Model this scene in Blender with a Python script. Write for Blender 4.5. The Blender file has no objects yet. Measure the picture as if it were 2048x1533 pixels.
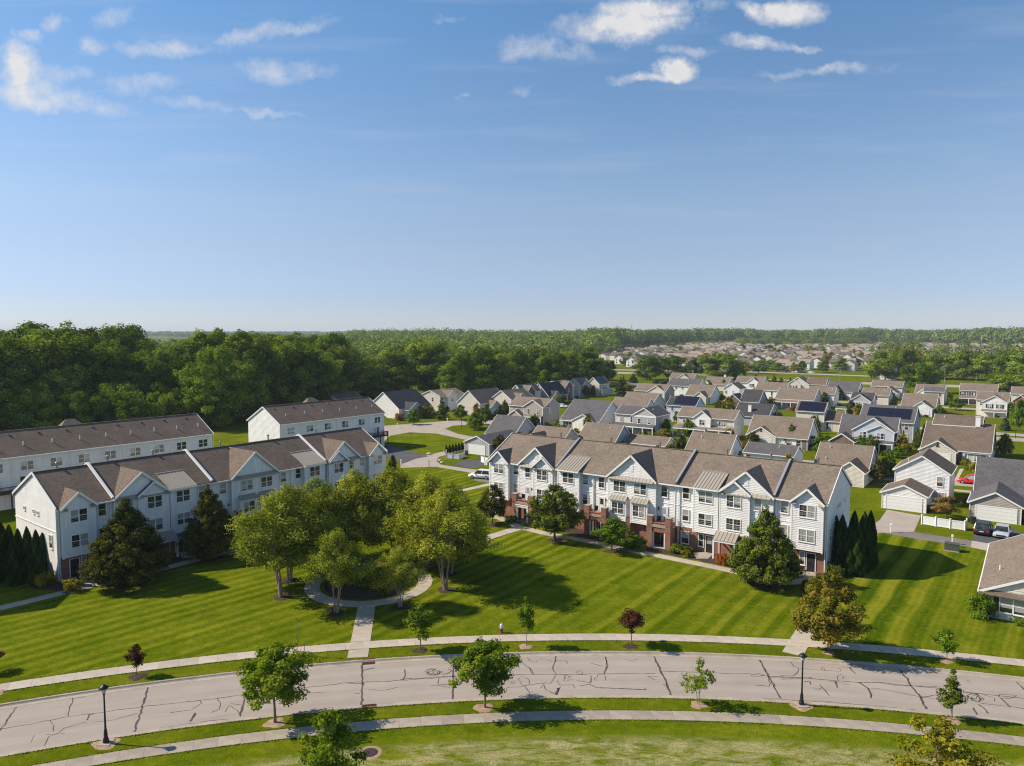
import bpy, math, random
import numpy as np
from mathutils import Vector, Matrix
rnd = random.Random(7)
sc = bpy.context.scene
COL = sc.collection

# ------------------------------------------------------------------ camera
F, HY, CAMH, CX, CY = 1450., 662., 28., 1024., 766.5
PITCH = math.atan((CY - HY) / F)
cam = bpy.data.cameras.new('camera'); camo = bpy.data.objects.new('camera', cam); COL.objects.link(camo)
camo.location = (0, 0, CAMH); camo.rotation_euler = (math.pi / 2 - PITCH, 0, 0)
cam.sensor_fit = 'HORIZONTAL'; cam.sensor_width = 36.; cam.lens = 36. * F / 2048.
cam.clip_start = .5; cam.clip_end = 30000
sc.camera = camo

# ------------------------------------------------------------------ sun and sky
SUN_EL = math.radians(38.9)
SUN_H = Vector((-.990, .141, 0))
SUN_DIR = Vector((SUN_H.x * math.cos(SUN_EL), SUN_H.y * math.cos(SUN_EL), math.sin(SUN_EL)))
sl = bpy.data.lights.new('sun', 'SUN'); sl.energy = 5.0; sl.angle = math.radians(.53); sl.color = (1, .90, .75)
so = bpy.data.objects.new('sun', sl); COL.objects.link(so)
so.rotation_euler = SUN_DIR.to_track_quat('Z', 'Y').to_euler(); so.location = (-60, 10, 60)

sc.view_settings.view_transform = 'Standard'; sc.view_settings.look = 'None'
sc.view_settings.gamma = 1; sc.view_settings.use_curve_mapping = False
sc.view_settings.exposure = .40
sc.cycles.use_denoising = True; sc.cycles.denoising_prefilter = 'NONE'; sc.cycles.filter_width = 1.15
sc.cycles.max_bounces = 5; sc.cycles.diffuse_bounces = 3; sc.cycles.glossy_bounces = 2
sc.cycles.transmission_bounces = 3; sc.cycles.volume_bounces = 0; sc.cycles.transparent_max_bounces = 4
sc.cycles.sample_clamp_indirect = 4
sc.cycles.volume_step_rate = 4

class NT:
    """small node helper"""
    def __init__(s, tree): s.t = tree; tree.nodes.clear()
    def n(s, typ, **kw):
        nd = s.t.nodes.new(typ)
        ins = kw.pop('ins', {})
        for k, v in kw.items(): setattr(nd, k, v)
        for k, v in ins.items():
            if isinstance(v, tuple) and len(v) == 2 and hasattr(v[0], 'outputs'):
                s.t.links.new(v[0].outputs[v[1]], nd.inputs[k])
            else: nd.inputs[k].default_value = v
        return nd
    def math(s, op, a, b=None, c=None, clamp=False):
        nd = s.t.nodes.new('ShaderNodeMath'); nd.operation = op; nd.use_clamp = clamp
        for i, v in enumerate((a, b, c)):
            if v is None: continue
            if isinstance(v, tuple): s.t.links.new(v[0].outputs[v[1]], nd.inputs[i])
            else: nd.inputs[i].default_value = v
        return (nd, 0)
    def mix(s, fac, a, b, mode='MIX'):
        nd = s.t.nodes.new('ShaderNodeMixRGB'); nd.blend_type = mode
        for i, v in enumerate((fac, a, b)):
            if isinstance(v, tuple) and len(v) == 2 and hasattr(v[0], 'outputs'): s.t.links.new(v[0].outputs[v[1]], nd.inputs[i])
            elif i == 0: nd.inputs[0].default_value = v
            else: nd.inputs[i].default_value = (*v, 1) if len(v) == 3 else v
        return (nd, 0)
    def ramp(s, src, stops, interp='LINEAR'):
        nd = s.t.nodes.new('ShaderNodeValToRGB'); s.t.links.new(src[0].outputs[src[1]], nd.inputs[0])
        cr = nd.color_ramp; cr.interpolation = interp
        while len(cr.elements) < len(stops): cr.elements.new(.5)
        for e, (p, c) in zip(cr.elements, stops):
            e.position = p; e.color = (*c, 1) if not isinstance(c, (int, float)) else (c, c, c, 1)
        return (nd, 0)
    def link(s, a, nd, i): s.t.links.new(a[0].outputs[a[1]], nd.inputs[i])

world = bpy.data.worlds.new('World'); sc.world = world; world.use_nodes = True
def build_world():
    g = NT(world.node_tree)
    sky = g.n('ShaderNodeTexSky', sky_type='NISHITA', sun_disc=False)
    sky.sun_elevation = SUN_EL
    sky.sun_rotation = math.atan2(SUN_H.x, SUN_H.y)
    sky.altitude = 250; sky.air_density = 1.0; sky.dust_density = .05; sky.ozone_density = 2.2
    tc = g.n('ShaderNodeTexCoord')
    sep = g.n('ShaderNodeSeparateXYZ', ins={0: (tc, 'Generated')})
    x, y, z = (sep, 0), (sep, 1), (sep, 2)
    # a direction as tangent coordinates  u = x/y, w = z/y : clouds are laid out over the front half of the sky
    yy = g.math('MAXIMUM', y, .05)
    u = g.math('DIVIDE', x, yy); w = g.math('DIVIDE', z, yy)
    comb = g.n('ShaderNodeCombineXYZ', ins={0: u, 1: w})
    # ragged edges: the layout is warped by fractal noise
    wn = g.n('ShaderNodeTexNoise', ins={'Vector': (comb, 0), 'Scale': 16., 'Detail': 7., 'Roughness': .62})
    ws = g.n('ShaderNodeSeparateColor', ins={0: (wn, 'Color')})
    wb = g.n('ShaderNodeTexNoise', ins={'Vector': (comb, 0), 'Scale': 5., 'Detail': 2.})
    wbs = g.n('ShaderNodeSeparateColor', ins={0: (wb, 'Color')})
    u0, w0 = u, w
    u = g.math('ADD', u, g.math('ADD', g.math('MULTIPLY', g.math('SUBTRACT', (ws, 0), .5), .085), g.math('MULTIPLY', g.math('SUBTRACT', (wbs, 0), .5), .07)))
    w = g.math('ADD', w, g.math('ADD', g.math('MULTIPLY', g.math('SUBTRACT', (ws, 1), .5), .048), g.math('MULTIPLY', g.math('SUBTRACT', (wbs, 1), .5), .03)))
    n1 = g.n('ShaderNodeTexNoise', ins={'Vector': (comb, 0), 'Scale': 13., 'Detail': 8., 'Roughness': .66})
    n2 = g.n('ShaderNodeTexNoise', ins={'Vector': (comb, 0), 'Scale': 34., 'Detail': 6., 'Roughness': .7})
    nz = g.math('ADD', g.math('MULTIPLY', (n1, 0), .68), g.math('MULTIPLY', (n2, 0), .32))
    dens = None
    # (pixel x, pixel y, half width px, half height px, tilt, strength)
    CL = [(1250, 48, 112, 26, -.08, 1.35), (1310, 16, 92, 20, 0, 1.3), (1235, 20, 60, 18, 0, .9), (1160, 62, 60, 14, 0, .8), (1335, 143, 36, 17, 0, 2.0), (1290, 155, 60, 10, .05, .9), (1570, 22, 60, 16, 0, 1.1), (1520, 20, 40, 14, .2, .9),
          (1510, 82, 70, 12, .05, .95), (1600, 90, 40, 8, .1, .7), (1090, 105, 95, 26, .05, .62), (1030, 100, 40, 26, 0, .55), (1650, 142, 120, 10, -.02, .62), (1370, 102, 60, 12, .1, .5), (1045, 180, 40, 14, 0, .5),
          (35, 130, 40, 34, .2, 1.05), (70, 180, 70, 24, .1, .85), (140, 200, 120, 26, .2, .8), (150, 140, 70, 26, 0, .5), (115, 47, 36, 18, -.1, .72), (190, 88, 45, 18, 0, .72), (50, 72, 30, 14, 0, .6), (240, 25, 70, 22, -.1, .55),
          (560, 145, 95, 28, 0, .62), (350, 95, 90, 18, .05, .7), (520, 65, 130, 18, -.25, .66), (610, 48, 70, 16, -.1, .6), (330, 170, 70, 18, 0, .45), (400, 215, 110, 14, .12, .5), (530, 232, 90, 9, .1, .5), (890, 47, 50, 8, .1, .4), (920, 190, 30, 8, 0, .45), (250, 170, 80, 24, .1, .45)]
    pv = g.t.nodes.new('ShaderNodeVectorMath')
    for (px, py, hw, hh, tilt, st) in CL:
        cu, cw = pix_dir(px, py); a, b = hw / F * 1.02, hh / F * 1.05
        du = g.math('SUBTRACT', u, cu); dw = g.math('SUBTRACT', g.math('ADD', w, g.math('MULTIPLY', du, tilt)), cw)
        r2 = g.math('ADD', g.math('POWER', g.math('ABSOLUTE', g.math('DIVIDE', du, a)), 2.), g.math('POWER', g.math('ABSOLUTE', g.math('DIVIDE', dw, b)), 2.))
        m = g.math('MULTIPLY', g.math('EXPONENT', g.math('MULTIPLY', r2, -.75)), st)
        dens = m if dens is None else g.math('MAXIMUM', dens, m)
    # the same kind of scattered cloud goes on over the rest of the sky, outside the frame
    nb = g.n('ShaderNodeTexNoise', ins={'Vector': (tc, 'Generated'), 'Scale': 3.2, 'Detail': 3.})
    high = g.math('MULTIPLY', g.math('SUBTRACT', z, .44), 6., clamp=True)
    bg = g.math('MULTIPLY', g.math('MULTIPLY', g.math('SUBTRACT', (nb, 0), .5, clamp=True), 4., clamp=True), high)
    dens = g.math('MAXIMUM', dens, bg)
    e = g.math('MULTIPLY', g.math('SUBTRACT', nz, .5), 4.0)
    cov = g.math('SUBTRACT', g.math('MULTIPLY', dens, g.math('ADD', .9, e)), .24)
    cov = g.math('MULTIPLY', cov, 1.2, clamp=True)
    # thin streaks of cirrus low down
    mp = g.n('ShaderNodeMapping', ins={'Vector': (comb, 0), 'Scale': (2.2, 22., 1)})
    n3 = g.n('ShaderNodeTexNoise', ins={'Vector': (mp, 0), 'Scale': 1.6, 'Detail': 4.})
    cir = g.math('MULTIPLY', g.math('SUBTRACT', (n3, 0), .52, clamp=True), .5)
    cov = g.math('MAXIMUM', cov, g.math('MULTIPLY', cir, g.math('MULTIPLY', g.math('SUBTRACT', w0, .02), 5., clamp=True)))
    ccol = g.mix(g.math('MULTIPLY', (n2, 0), .9), (6.3, 6.35, 6.6), (8.6, 8.3, 8.0))
    tint = g.ramp(g.math('MAXIMUM', z, 0.), [(0., (.335, .39, .58)), (.043, (.36, .385, .555)), (.1, (.465, .445, .515)), (.165, (.56, .53, .55)), (.23, (.56, .57, .595)), (.3, (.525, .585, .625)), (.42, (.46, .63, .70))])
    skc = g.mix(1., (sky, 0), g.mix(1., tint, (2., 2., 2.), 'MULTIPLY'), 'MULTIPLY')
    col = g.mix(g.math('MULTIPLY', cov, .92), skc, ccol)
    bgn = g.n('ShaderNodeBackground', ins={1: SKY_STR}); g.link(col, bgn, 0)
    out = g.n('ShaderNodeOutputWorld'); g.link((bgn, 0), out, 0)
SKY_TINT = (1., 1., 1.); SKY_STR = .083; HAZE = .00010
def pix_dir(px, py):
    a, b = (px - CX) / F, (CY - py) / F
    d = (a, math.cos(PITCH) + b * math.sin(PITCH), -math.sin(PITCH) + b * math.cos(PITCH))
    return d[0] / d[1], d[2] / d[1]
build_world()

# ------------------------------------------------------------------ pixels to places
_cp, _sp = math.cos(PITCH), math.sin(PITCH)
def ray(x, y):
    a, b = (x - CX) / F, (CY - y) / F
    return np.array([a, _cp + b * _sp, -_sp + b * _cp])
def G(x, y, z=0.):
    d = ray(x, y); t = (z - CAMH) / d[2]; return np.array([d[0] * t, d[1] * t])
def proj(X, Y, Z):
    v = (X, Y, Z - CAMH); dz = v[1] * _cp - v[2] * _sp
    return CX + F * v[0] / dz, CY - F * (v[1] * _sp + v[2] * _cp) / dz
def height_at(X, Y, y1):
    lo, hi = 0., 60.
    for _ in range(40):
        m = (lo + hi) / 2
        if proj(X, Y, m)[1] > y1: lo = m
        else: hi = m
    return lo
GA = math.radians(-36.)
eu = np.array([math.cos(GA), math.sin(GA)]); ev = np.array([-math.sin(GA), math.cos(GA)])   # the street grid

# ------------------------------------------------------------------ mesh helper
class MB:
    def __init__(s): s.v = []; s.f = []
    def face(s, *pts):
        i = len(s.v); s.v += [tuple(map(float, p)) for p in pts]; s.f.append(tuple(range(i, i + len(pts)))); return s
    def box(s, x0, x1, y0, y1, z0, z1):
        i = len(s.v)
        s.v += [(x0, y0, z0), (x1, y0, z0), (x1, y1, z0), (x0, y1, z0), (x0, y0, z1), (x1, y0, z1), (x1, y1, z1), (x0, y1, z1)]
        for q in ((3, 2, 1, 0), (4, 5, 6, 7), (0, 1, 5, 4), (1, 2, 6, 5), (2, 3, 7, 6), (3, 0, 4, 7)): s.f.append(tuple(i + k for k in q))
        return s
    def slab(s, pts, t):
        """closed slab: polygon pts (upper face, any plane) thickened downward by t"""
        n = len(pts); i = len(s.v)
        s.v += [tuple(map(float, p)) for p in pts] + [(float(p[0]), float(p[1]), float(p[2]) - t) for p in pts]
        s.f.append(tuple(range(i, i + n))); s.f.append(tuple(range(i + 2 * n - 1, i + n - 1, -1)))
        for k in range(n): s.f.append((i + k, i + n + k, i + n + (k + 1) % n, i + (k + 1) % n))
        return s
    def bar(s, a, b, w, h, up=(0, 0, 1)):
        a, b = Vector(a), Vector(b); d = (b - a).normalized(); u = Vector(up)
        r = d.cross(u); r = r.normalized() if r.length > 1e-5 else Vector((1, 0, 0)); u = r.cross(d).normalized()
        i = len(s.v)
        for p in (a, b):
            for sx, sy in ((-1, -1), (1, -1), (1, 1), (-1, 1)): s.v.append(tuple(p + r * (sx * w / 2) + u * (sy * h / 2)))
        for q in ((3, 2, 1, 0), (4, 5, 6, 7), (0, 1, 5, 4), (1, 2, 6, 5), (2, 3, 7, 6), (3, 0, 4, 7)): s.f.append(tuple(i + k for k in q))
        return s
    def tube(s, pts, rad, n=8, cap=True):
        pts = [Vector(p) for p in pts]; i0 = len(s.v)
        for k, p in enumerate(pts):
            d = (pts[min(k + 1, len(pts) - 1)] - pts[max(k - 1, 0)]).normalized()
            a = d.cross(Vector((.3, .9, .2))).normalized(); b = d.cross(a)
            for j in range(n):
                t = 2 * math.pi * j / n; s.v.append(tuple(p + (a * math.cos(t) + b * math.sin(t)) * rad[k]))
        for k in range(len(pts) - 1):
            for j in range(n):
                q = i0 + k * n; s.f.append((q + j, q + (j + 1) % n, q + n + (j + 1) % n, q + n + j))
        if cap:
            s.f.append(tuple(i0 + j for j in range(n))[::-1]); s.f.append(tuple(i0 + (len(pts) - 1) * n + j for j in range(n)))
        return s
    def lathe(s, prof, n=16, c=(0, 0)):
        i0 = len(s.v)
        for (r, z) in prof:
            for j in range(n):
                t = 2 * math.pi * j / n; s.v.append((c[0] + r * math.cos(t), c[1] + r * math.sin(t), z))
        for k in range(len(prof) - 1):
            for j in range(n):
                q = i0 + k * n; s.f.append((q + j, q + (j + 1) % n, q + n + (j + 1) % n, q + n + j))
        s.f.append(tuple(i0 + j for j in range(n))[::-1]); s.f.append(tuple(i0 + (len(prof) - 1) * n + j for j in range(n)))
        return s
    def mesh(s, name, smooth=False):
        me = bpy.data.meshes.new(name); me.from_pydata(s.v, [], s.f); me.update()
        if smooth: me.polygons.foreach_set('use_smooth', [True] * len(me.polygons))
        return me
    def build(s, name, m, parent=None, smooth=False, **kw):
        return mk(name, s.mesh(name, smooth), m, parent, **kw)
def mk(name, me, m=None, parent=None, loc=None, rz=None, sc_=None, **props):
    o = bpy.data.objects.new(name, me); COL.objects.link(o)
    if m is not None:
        if len(me.materials) == 0: me.materials.append(m)
        elif me.materials[0] != m:
            o.material_slots[0].link = 'OBJECT'; o.material_slots[0].material = m
    if parent is not None: o.parent = parent
    if loc is not None: o.location = loc
    if rz is not None: o.rotation_euler = (0, 0, rz)
    if sc_ is not None: o.scale = sc_
    for k, v in props.items(): o[k] = v
    return o
def thing(name, label, cat, loc, rz=0., group=None):
    o = bpy.data.objects.new(name, None); COL.objects.link(o); o.location = (loc[0], loc[1], loc[2] if len(loc) > 2 else 0); o.rotation_euler = (0, 0, rz)
    o.empty_display_size = .5; o['label'] = label; o['category'] = cat
    if group: o['group'] = group
    return o

# ------------------------------------------------------------------ materials
def srgb(r, g, b):
    f = lambda c: (c / 255 / 12.92) if c <= 10.3 else ((c / 255 + .055) / 1.055) ** 2.4
    return (f(r), f(g), f(b))
def vari(c, k): return tuple(min(1, x * k) for x in c)
def pmat(name, c, rough=.7, var=.12, scale=2., fine=0., bump=0., bscale=20., spec=.3, orand=0., metal=0.):
    m = bpy.data.materials.new(name); m.use_nodes = True; g = NT(m.node_tree)
    tc = g.n('ShaderNodeTexCoord')
    n1 = g.n('ShaderNodeTexNoise', ins={'Vector': (tc, 'Object'), 'Scale': scale, 'Detail': 4., 'Roughness': .6})
    col = g.mix(g.ramp((n1, 0), [(.3, 0.), (.7, 1.)]), vari(c, 1 - var), vari(c, 1 + var))
    if fine:
        n2 = g.n('ShaderNodeTexNoise', ins={'Vector': (tc, 'Object'), 'Scale': scale * 14, 'Detail': 2.})
        col = g.mix(1., col, g.ramp((n2, 0), [(.25, 1 - fine), (.75, 1 + fine)]), 'MULTIPLY')
    if orand:
        oi = g.n('ShaderNodeObjectInfo')
        col = g.mix(1., col, g.ramp((oi, 'Random'), [(0, 1 - orand), (1, 1 + orand)]), 'MULTIPLY')
    b = g.n('ShaderNodeBsdfPrincipled', ins={'Roughness': rough, 'Specular IOR Level': spec, 'Metallic': metal}); g.link(col, b, 'Base Color')
    if bump:
        n3 = g.n('ShaderNodeTexNoise', ins={'Vector': (tc, 'Object'), 'Scale': bscale, 'Detail': 3.})
        bn = g.n('ShaderNodeBump', ins={'Strength': bump, 'Distance': .03}); g.link((n3, 0), bn, 'Height'); g.link((bn, 0), b, 'Normal')
    o = g.n('ShaderNodeOutputMaterial'); g.link((b, 0), o, 0)
    return m
def sidingmat(name, c):
    m = bpy.data.materials.new(name); m.use_nodes = True; g = NT(m.node_tree)
    tc = g.n('ShaderNodeTexCoord')
    mp = g.n('ShaderNodeMapping', ins={'Vector': (tc, 'Object'), 'Scale': (1.6, 1.6, .16)})
    n1 = g.n('ShaderNodeTexNoise', ins={'Vector': (mp, 0), 'Scale': 1.5, 'Detail': 6., 'Roughness': .7})
    n2 = g.n('ShaderNodeTexNoise', ins={'Vector': (tc, 'Object'), 'Scale': .3, 'Detail': 4.})
    sp = g.n('ShaderNodeSeparateXYZ', ins={0: (tc, 'Object')})
    bd = g.n('ShaderNodeTexWhiteNoise', noise_dimensions='1D'); g.link(g.math('FLOOR', g.math('MULTIPLY', (sp, 2), 4.76)), bd, 'W')   # board to board
    col = g.mix(g.ramp((n1, 0), [(.32, 0.), (.62, 1.)]), vari(c, .86), vari(c, 1.03))
    col = g.mix(1., col, g.ramp((n2, 0), [(.3, .93), (.7, 1.04)]), 'MULTIPLY')
    col = g.mix(1., col, g.ramp((bd, 0), [(0., .955), (1., 1.03)]), 'MULTIPLY')
    b = g.n('ShaderNodeBsdfPrincipled', ins={'Roughness': .6, 'Specular IOR Level': .25}); g.link(col, b, 'Base Color')
    o = g.n('ShaderNodeOutputMaterial'); g.link((b, 0), o, 0)
    return m
def shingle(name, c):
    m = bpy.data.materials.new(name); m.use_nodes = True; g = NT(m.node_tree)
    tc = g.n('ShaderNodeTexCoord')
    n1 = g.n('ShaderNodeTexNoise', ins={'Vector': (tc, 'Object'), 'Scale': .35, 'Detail': 4.})
    mp = g.n('ShaderNodeMapping', ins={'Vector': (tc, 'Object'), 'Scale': (1., 1., 3.6)})
    n2 = g.n('ShaderNodeTexNoise', ins={'Vector': (mp, 0), 'Scale': 2.6, 'Detail': 3., 'Roughness': .75})
    n3 = g.n('ShaderNodeTexWhiteNoise')
    # one random tone per shingle tab
    sp = g.n('ShaderNodeSeparateXYZ', ins={0: (tc, 'Object')})
    cb = g.n('ShaderNodeCombineXYZ', ins={0: g.math('FLOOR', g.math('MULTIPLY', (sp, 0), 3.2)), 1: g.math('FLOOR', g.math('MULTIPLY', (sp, 1), 3.2)), 2: g.math('FLOOR', g.math('MULTIPLY', (sp, 2), 9.))})
    g.link((cb, 0), n3, 0)
    col = g.mix(g.ramp((n1, 0), [(.3, 0.), (.7, 1.)]), vari(c, .88), vari(c, 1.12))
    col = g.mix(1., col, g.ramp((n2, 0), [(.3, .8), (.7, 1.2)]), 'MULTIPLY')
    col = g.mix(1., col, g.ramp((n3, 0), [(0, .84), (1, 1.14)]), 'MULTIPLY')
    b = g.n('ShaderNodeBsdfPrincipled', ins={'Roughness': .9, 'Specular IOR Level': .15}); g.link(col, b, 'Base Color')
    bn = g.n('ShaderNodeBump', ins={'Strength': .5, 'Distance': .03}); g.link((n3, 0), bn, 'Height'); g.link((bn, 0), b, 'Normal')
    o = g.n('ShaderNodeOutputMaterial'); g.link((b, 0), o, 0)
    return m
def brickmat(name, c1, c2, mortar):
    m = bpy.data.materials.new(name); m.use_nodes = True; g = NT(m.node_tree)
    tc = g.n('ShaderNodeTexCoord'); sp = g.n('ShaderNodeSeparateXYZ', ins={0: (tc, 'Object')})
    cb = g.n('ShaderNodeCombineXYZ', ins={0: g.math('ADD', (sp, 0), (sp, 1)), 1: (sp, 2)})
    br = g.n('ShaderNodeTexBrick', ins={'Vector': (cb, 0), 'Color1': (*c1, 1), 'Color2': (*c2, 1), 'Mortar': (*mortar, 1), 'Scale': 1., 'Mortar Size': .009, 'Brick Width': .23, 'Row Height': .085})
    n1 = g.n('ShaderNodeTexNoise', ins={'Vector': (tc, 'Object'), 'Scale': 1.3, 'Detail': 4.})
    col = g.mix(1., (br, 0), g.ramp((n1, 0), [(.3, .78), (.7, 1.2)]), 'MULTIPLY')
    b = g.n('ShaderNodeBsdfPrincipled', ins={'Roughness': .85, 'Specular IOR Level': .2}); g.link(col, b, 'Base Color')
    bn = g.n('ShaderNodeBump', ins={'Strength': .4, 'Distance': .01}); g.link((br, 1), bn, 'Height'); bn.invert = True; g.link((bn, 0), b, 'Normal')
    o = g.n('ShaderNodeOutputMaterial'); g.link((b, 0), o, 0)
    return m
def glassmat():
    m = bpy.data.materials.new('window_glass'); m.use_nodes = True; g = NT(m.node_tree)
    oi = g.n('ShaderNodeObjectInfo'); tc = g.n('ShaderNodeTexCoord')
    sp = g.n('ShaderNodeSeparateXYZ', ins={0: (tc, 'Object')})
    slat = g.math('FRACT', g.math('MULTIPLY', (sp, 2), 14.))
    blind = g.mix(g.math('LESS_THAN', slat, .35), (.42, .40, .37), (.24, .23, .22))
    has = g.math('GREATER_THAN', (oi, 'Random'), .5)
    drop = g.math('FRACT', g.math('MULTIPLY', (oi, 'Random'), 37.))
    low = g.math('GREATER_THAN', (sp, 2), g.math('MULTIPLY', drop, .9))
    n1 = g.n('ShaderNodeTexNoise', ins={'Vector': (tc, 'Object'), 'Scale': 1.7, 'Detail': 2.})
    dark = g.mix(g.ramp((n1, 0), [(.35, 0.), (.65, 1.)]), (.012, .014, .015), (.06, .058, .05))
    col = g.mix(g.math('MULTIPLY', has, low), dark, blind)
    b = g.n('ShaderNodeBsdfPrincipled', ins={'Roughness': .04, 'Specular IOR Level': .6, 'Coat Weight': .3, 'Coat Roughness': .02}); g.link(col, b, 'Base Color')
    o = g.n('ShaderNodeOutputMaterial'); g.link((b, 0), o, 0)
    return m
def leafmat(name, dark, mid, light, trans=.36, orand=.16):
    m = bpy.data.materials.new(name); m.use_nodes = True; g = NT(m.node_tree)
    at = g.n('ShaderNodeAttribute', attribute_name='tint'); oi = g.n('ShaderNodeObjectInfo')
    col = g.ramp((at, 'Fac'), [(0., dark), (.5, mid), (1., light)])
    col = g.mix(1., col, g.ramp((oi, 'Random'), [(0, (1 - orand, 1 - orand * .8, 1 - orand)), (1, (1 + orand, 1 + orand * .7, 1 + orand * .3))]), 'MULTIPLY')
    d = g.n('ShaderNodeBsdfDiffuse'); g.link(col, d, 0)
    tcol = g.mix(1., col, (1.15, 1.2, .55), 'MULTIPLY')
    t = g.n('ShaderNodeBsdfTranslucent'); g.link(tcol, t, 0)
    mx = g.n('ShaderNodeMixShader', ins={0: trans}); g.link((d, 0), mx, 1); g.link((t, 0), mx, 2)
    o = g.n('ShaderNodeOutputMaterial'); g.link((mx, 0), o, 0)
    return m
GR_D, GR_M, GR_L, STRAW = (.042, .078, .001), (.114, .140, .004), (.225, .220, .016), (.44, .37, .20)
def grassmat(name, ang=None, period=2.1, amp=.5, curve=None, straw=0., base=1., dark=0.):
    """mown lawn: fine blades, blotches and, where it was mown in lanes, the lanes the mower left"""
    m = bpy.data.materials.new(name); m.use_nodes = True; g = NT(m.node_tree)
    ge = g.n('ShaderNodeNewGeometry'); sp = g.n('ShaderNodeSeparateXYZ', ins={0: (ge, 'Position')})
    x, y = (sp, 0), (sp, 1)
    nb = g.n('ShaderNodeTexNoise', ins={'Vector': (ge, 'Position'), 'Scale': .22, 'Detail': 5., 'Roughness': .6})
    nm = g.n('ShaderNodeTexNoise', ins={'Vector': (ge, 'Position'), 'Scale': 1.6, 'Detail': 4., 'Roughness': .7})
    nf = g.n('ShaderNodeTexNoise', ins={'Vector': (ge, 'Position'), 'Scale': 9., 'Detail': 3., 'Roughness': .8})
    f = g.math('ADD', g.math('MULTIPLY', g.math('SUBTRACT', (nb, 0), .5), 1.0), g.math('MULTIPLY', g.math('SUBTRACT', (nm, 0), .5), 1.0))
    f = g.math('ADD', f, g.math('MULTIPLY', g.math('SUBTRACT', (nf, 0), .5), 1.5))
    if ang is not None:
        a = math.radians(ang)
        if curve is None:
            s = g.math('SUBTRACT', g.math('MULTIPLY', x, math.sin(a)), g.math('MULTIPLY', y, math.cos(a)))
        else:
            s = g.math('SQRT', g.math('ADD', g.math('POWER', g.math('SUBTRACT', x, curve[0]), 2.), g.math('POWER', g.math('SUBTRACT', y, curve[1]), 2.)))
        nd = g.n('ShaderNodeTexNoise', ins={'Vector': (ge, 'Position'), 'Scale': .09, 'Detail': 1.})
        s = g.math('ADD', s, g.math('ADD', g.math('MULTIPLY', (nd, 0), 1.0), g.math('MULTIPLY', (nm, 0), .45)))
        w = g.math('SINE', g.math('MULTIPLY', s, 2 * math.pi / period))
        w = g.math('MULTIPLY', w, 1.7); w = g.math('MAXIMUM', g.math('MINIMUM', w, 1.), -1.)
        # lanes differ in strength
        lane = g.n('ShaderNodeTexWhiteNoise', noise_dimensions='1D'); g.link(g.math('FLOOR', g.math('DIVIDE', s, period)), lane, 'W')
        w = g.math('MULTIPLY', w, g.math('ADD', .12, g.math('MULTIPLY', (lane, 0), 1.4)))
        w2 = g.math('SINE', g.math('MULTIPLY', s, 2 * math.pi / (period * .23)))
        f = g.math('ADD', f, g.math('ADD', g.math('MULTIPLY', w, amp * .5), g.math('MULTIPLY', w2, amp * .09)))
    col = g.ramp(g.math('ADD', f, .5 - dark), [(0., GR_D), (.5, GR_M), (1., GR_L)])
    nh_ = g.n('ShaderNodeTexNoise', ins={'Vector': (ge, 'Position'), 'Scale': .35, 'Detail': 6., 'Roughness': .7})
    col = g.mix(g.math('MULTIPLY', g.math('SUBTRACT', (nh_, 0), .5, clamp=True), 2.4, clamp=True), col, (.05, .105, .0))   # lusher clumps
    nw_ = g.n('ShaderNodeTexNoise', ins={'Vector': (ge, 'Position'), 'Scale': .6, 'Detail': 6., 'Roughness': .75, 'W': 4.} if False else {'Vector': (ge, 'Position'), 'Scale': .62, 'Detail': 6., 'Roughness': .78, 'Distortion': .6})
    col = g.mix(g.math('MULTIPLY', g.math('SUBTRACT', (nw_, 0), .57, clamp=True), 3.2, clamp=True), col, (.24, .185, .02))    # dry patches
    if straw:
        mp = g.n('ShaderNodeMapping', ins={'Vector': (ge, 'Position'), 'Scale': (.55, 1.5, 1.)})
        ns = g.n('ShaderNodeTexNoise', ins={'Vector': (mp, 0), 'Scale': .8, 'Detail': 7., 'Roughness': .72, 'Distortion': .9})
        nh = g.n('ShaderNodeTexNoise', ins={'Vector': (mp, 0), 'Scale': 7., 'Detail': 5., 'Roughness': .85, 'Distortion': 2.2})
        r = g.math('SQRT', g.math('ADD', g.math('POWER', g.math('SUBTRACT', x, 7.5), 2.), g.math('POWER', g.math('SUBTRACT', y, -60.), 2.)))
        edge = g.math('MULTIPLY', g.math('SUBTRACT', 109.2, g.math('ADD', r, g.math('MULTIPLY', (nm, 0), 1.2))), 1.1, clamp=True)
        k = g.math('MULTIPLY', g.math('MULTIPLY', g.math('SUBTRACT', (ns, 0), .40, clamp=True), 5., clamp=True), edge)
        k = g.math('MULTIPLY', k, g.math('MULTIPLY', g.math('SUBTRACT', (nh, 0), .40, clamp=True), 6., clamp=True))
        col = g.mix(g.math('MULTIPLY', k, straw), col, STRAW)
    if base != 1.: col = g.mix(1., col, (base, base, base), 'MULTIPLY')
    b = g.n('ShaderNodeBsdfPrincipled', ins={'Roughness': 1., 'Specular IOR Level': .0}); g.link(col, b, 'Base Color')
    bn = g.n('ShaderNodeBump', ins={'Strength': .8, 'Distance': .08}); g.link((nf, 0), bn, 'Height'); g.link((bn, 0), b, 'Normal')
    o = g.n('ShaderNodeOutputMaterial'); g.link((b, 0), o, 0)
    return m

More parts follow.
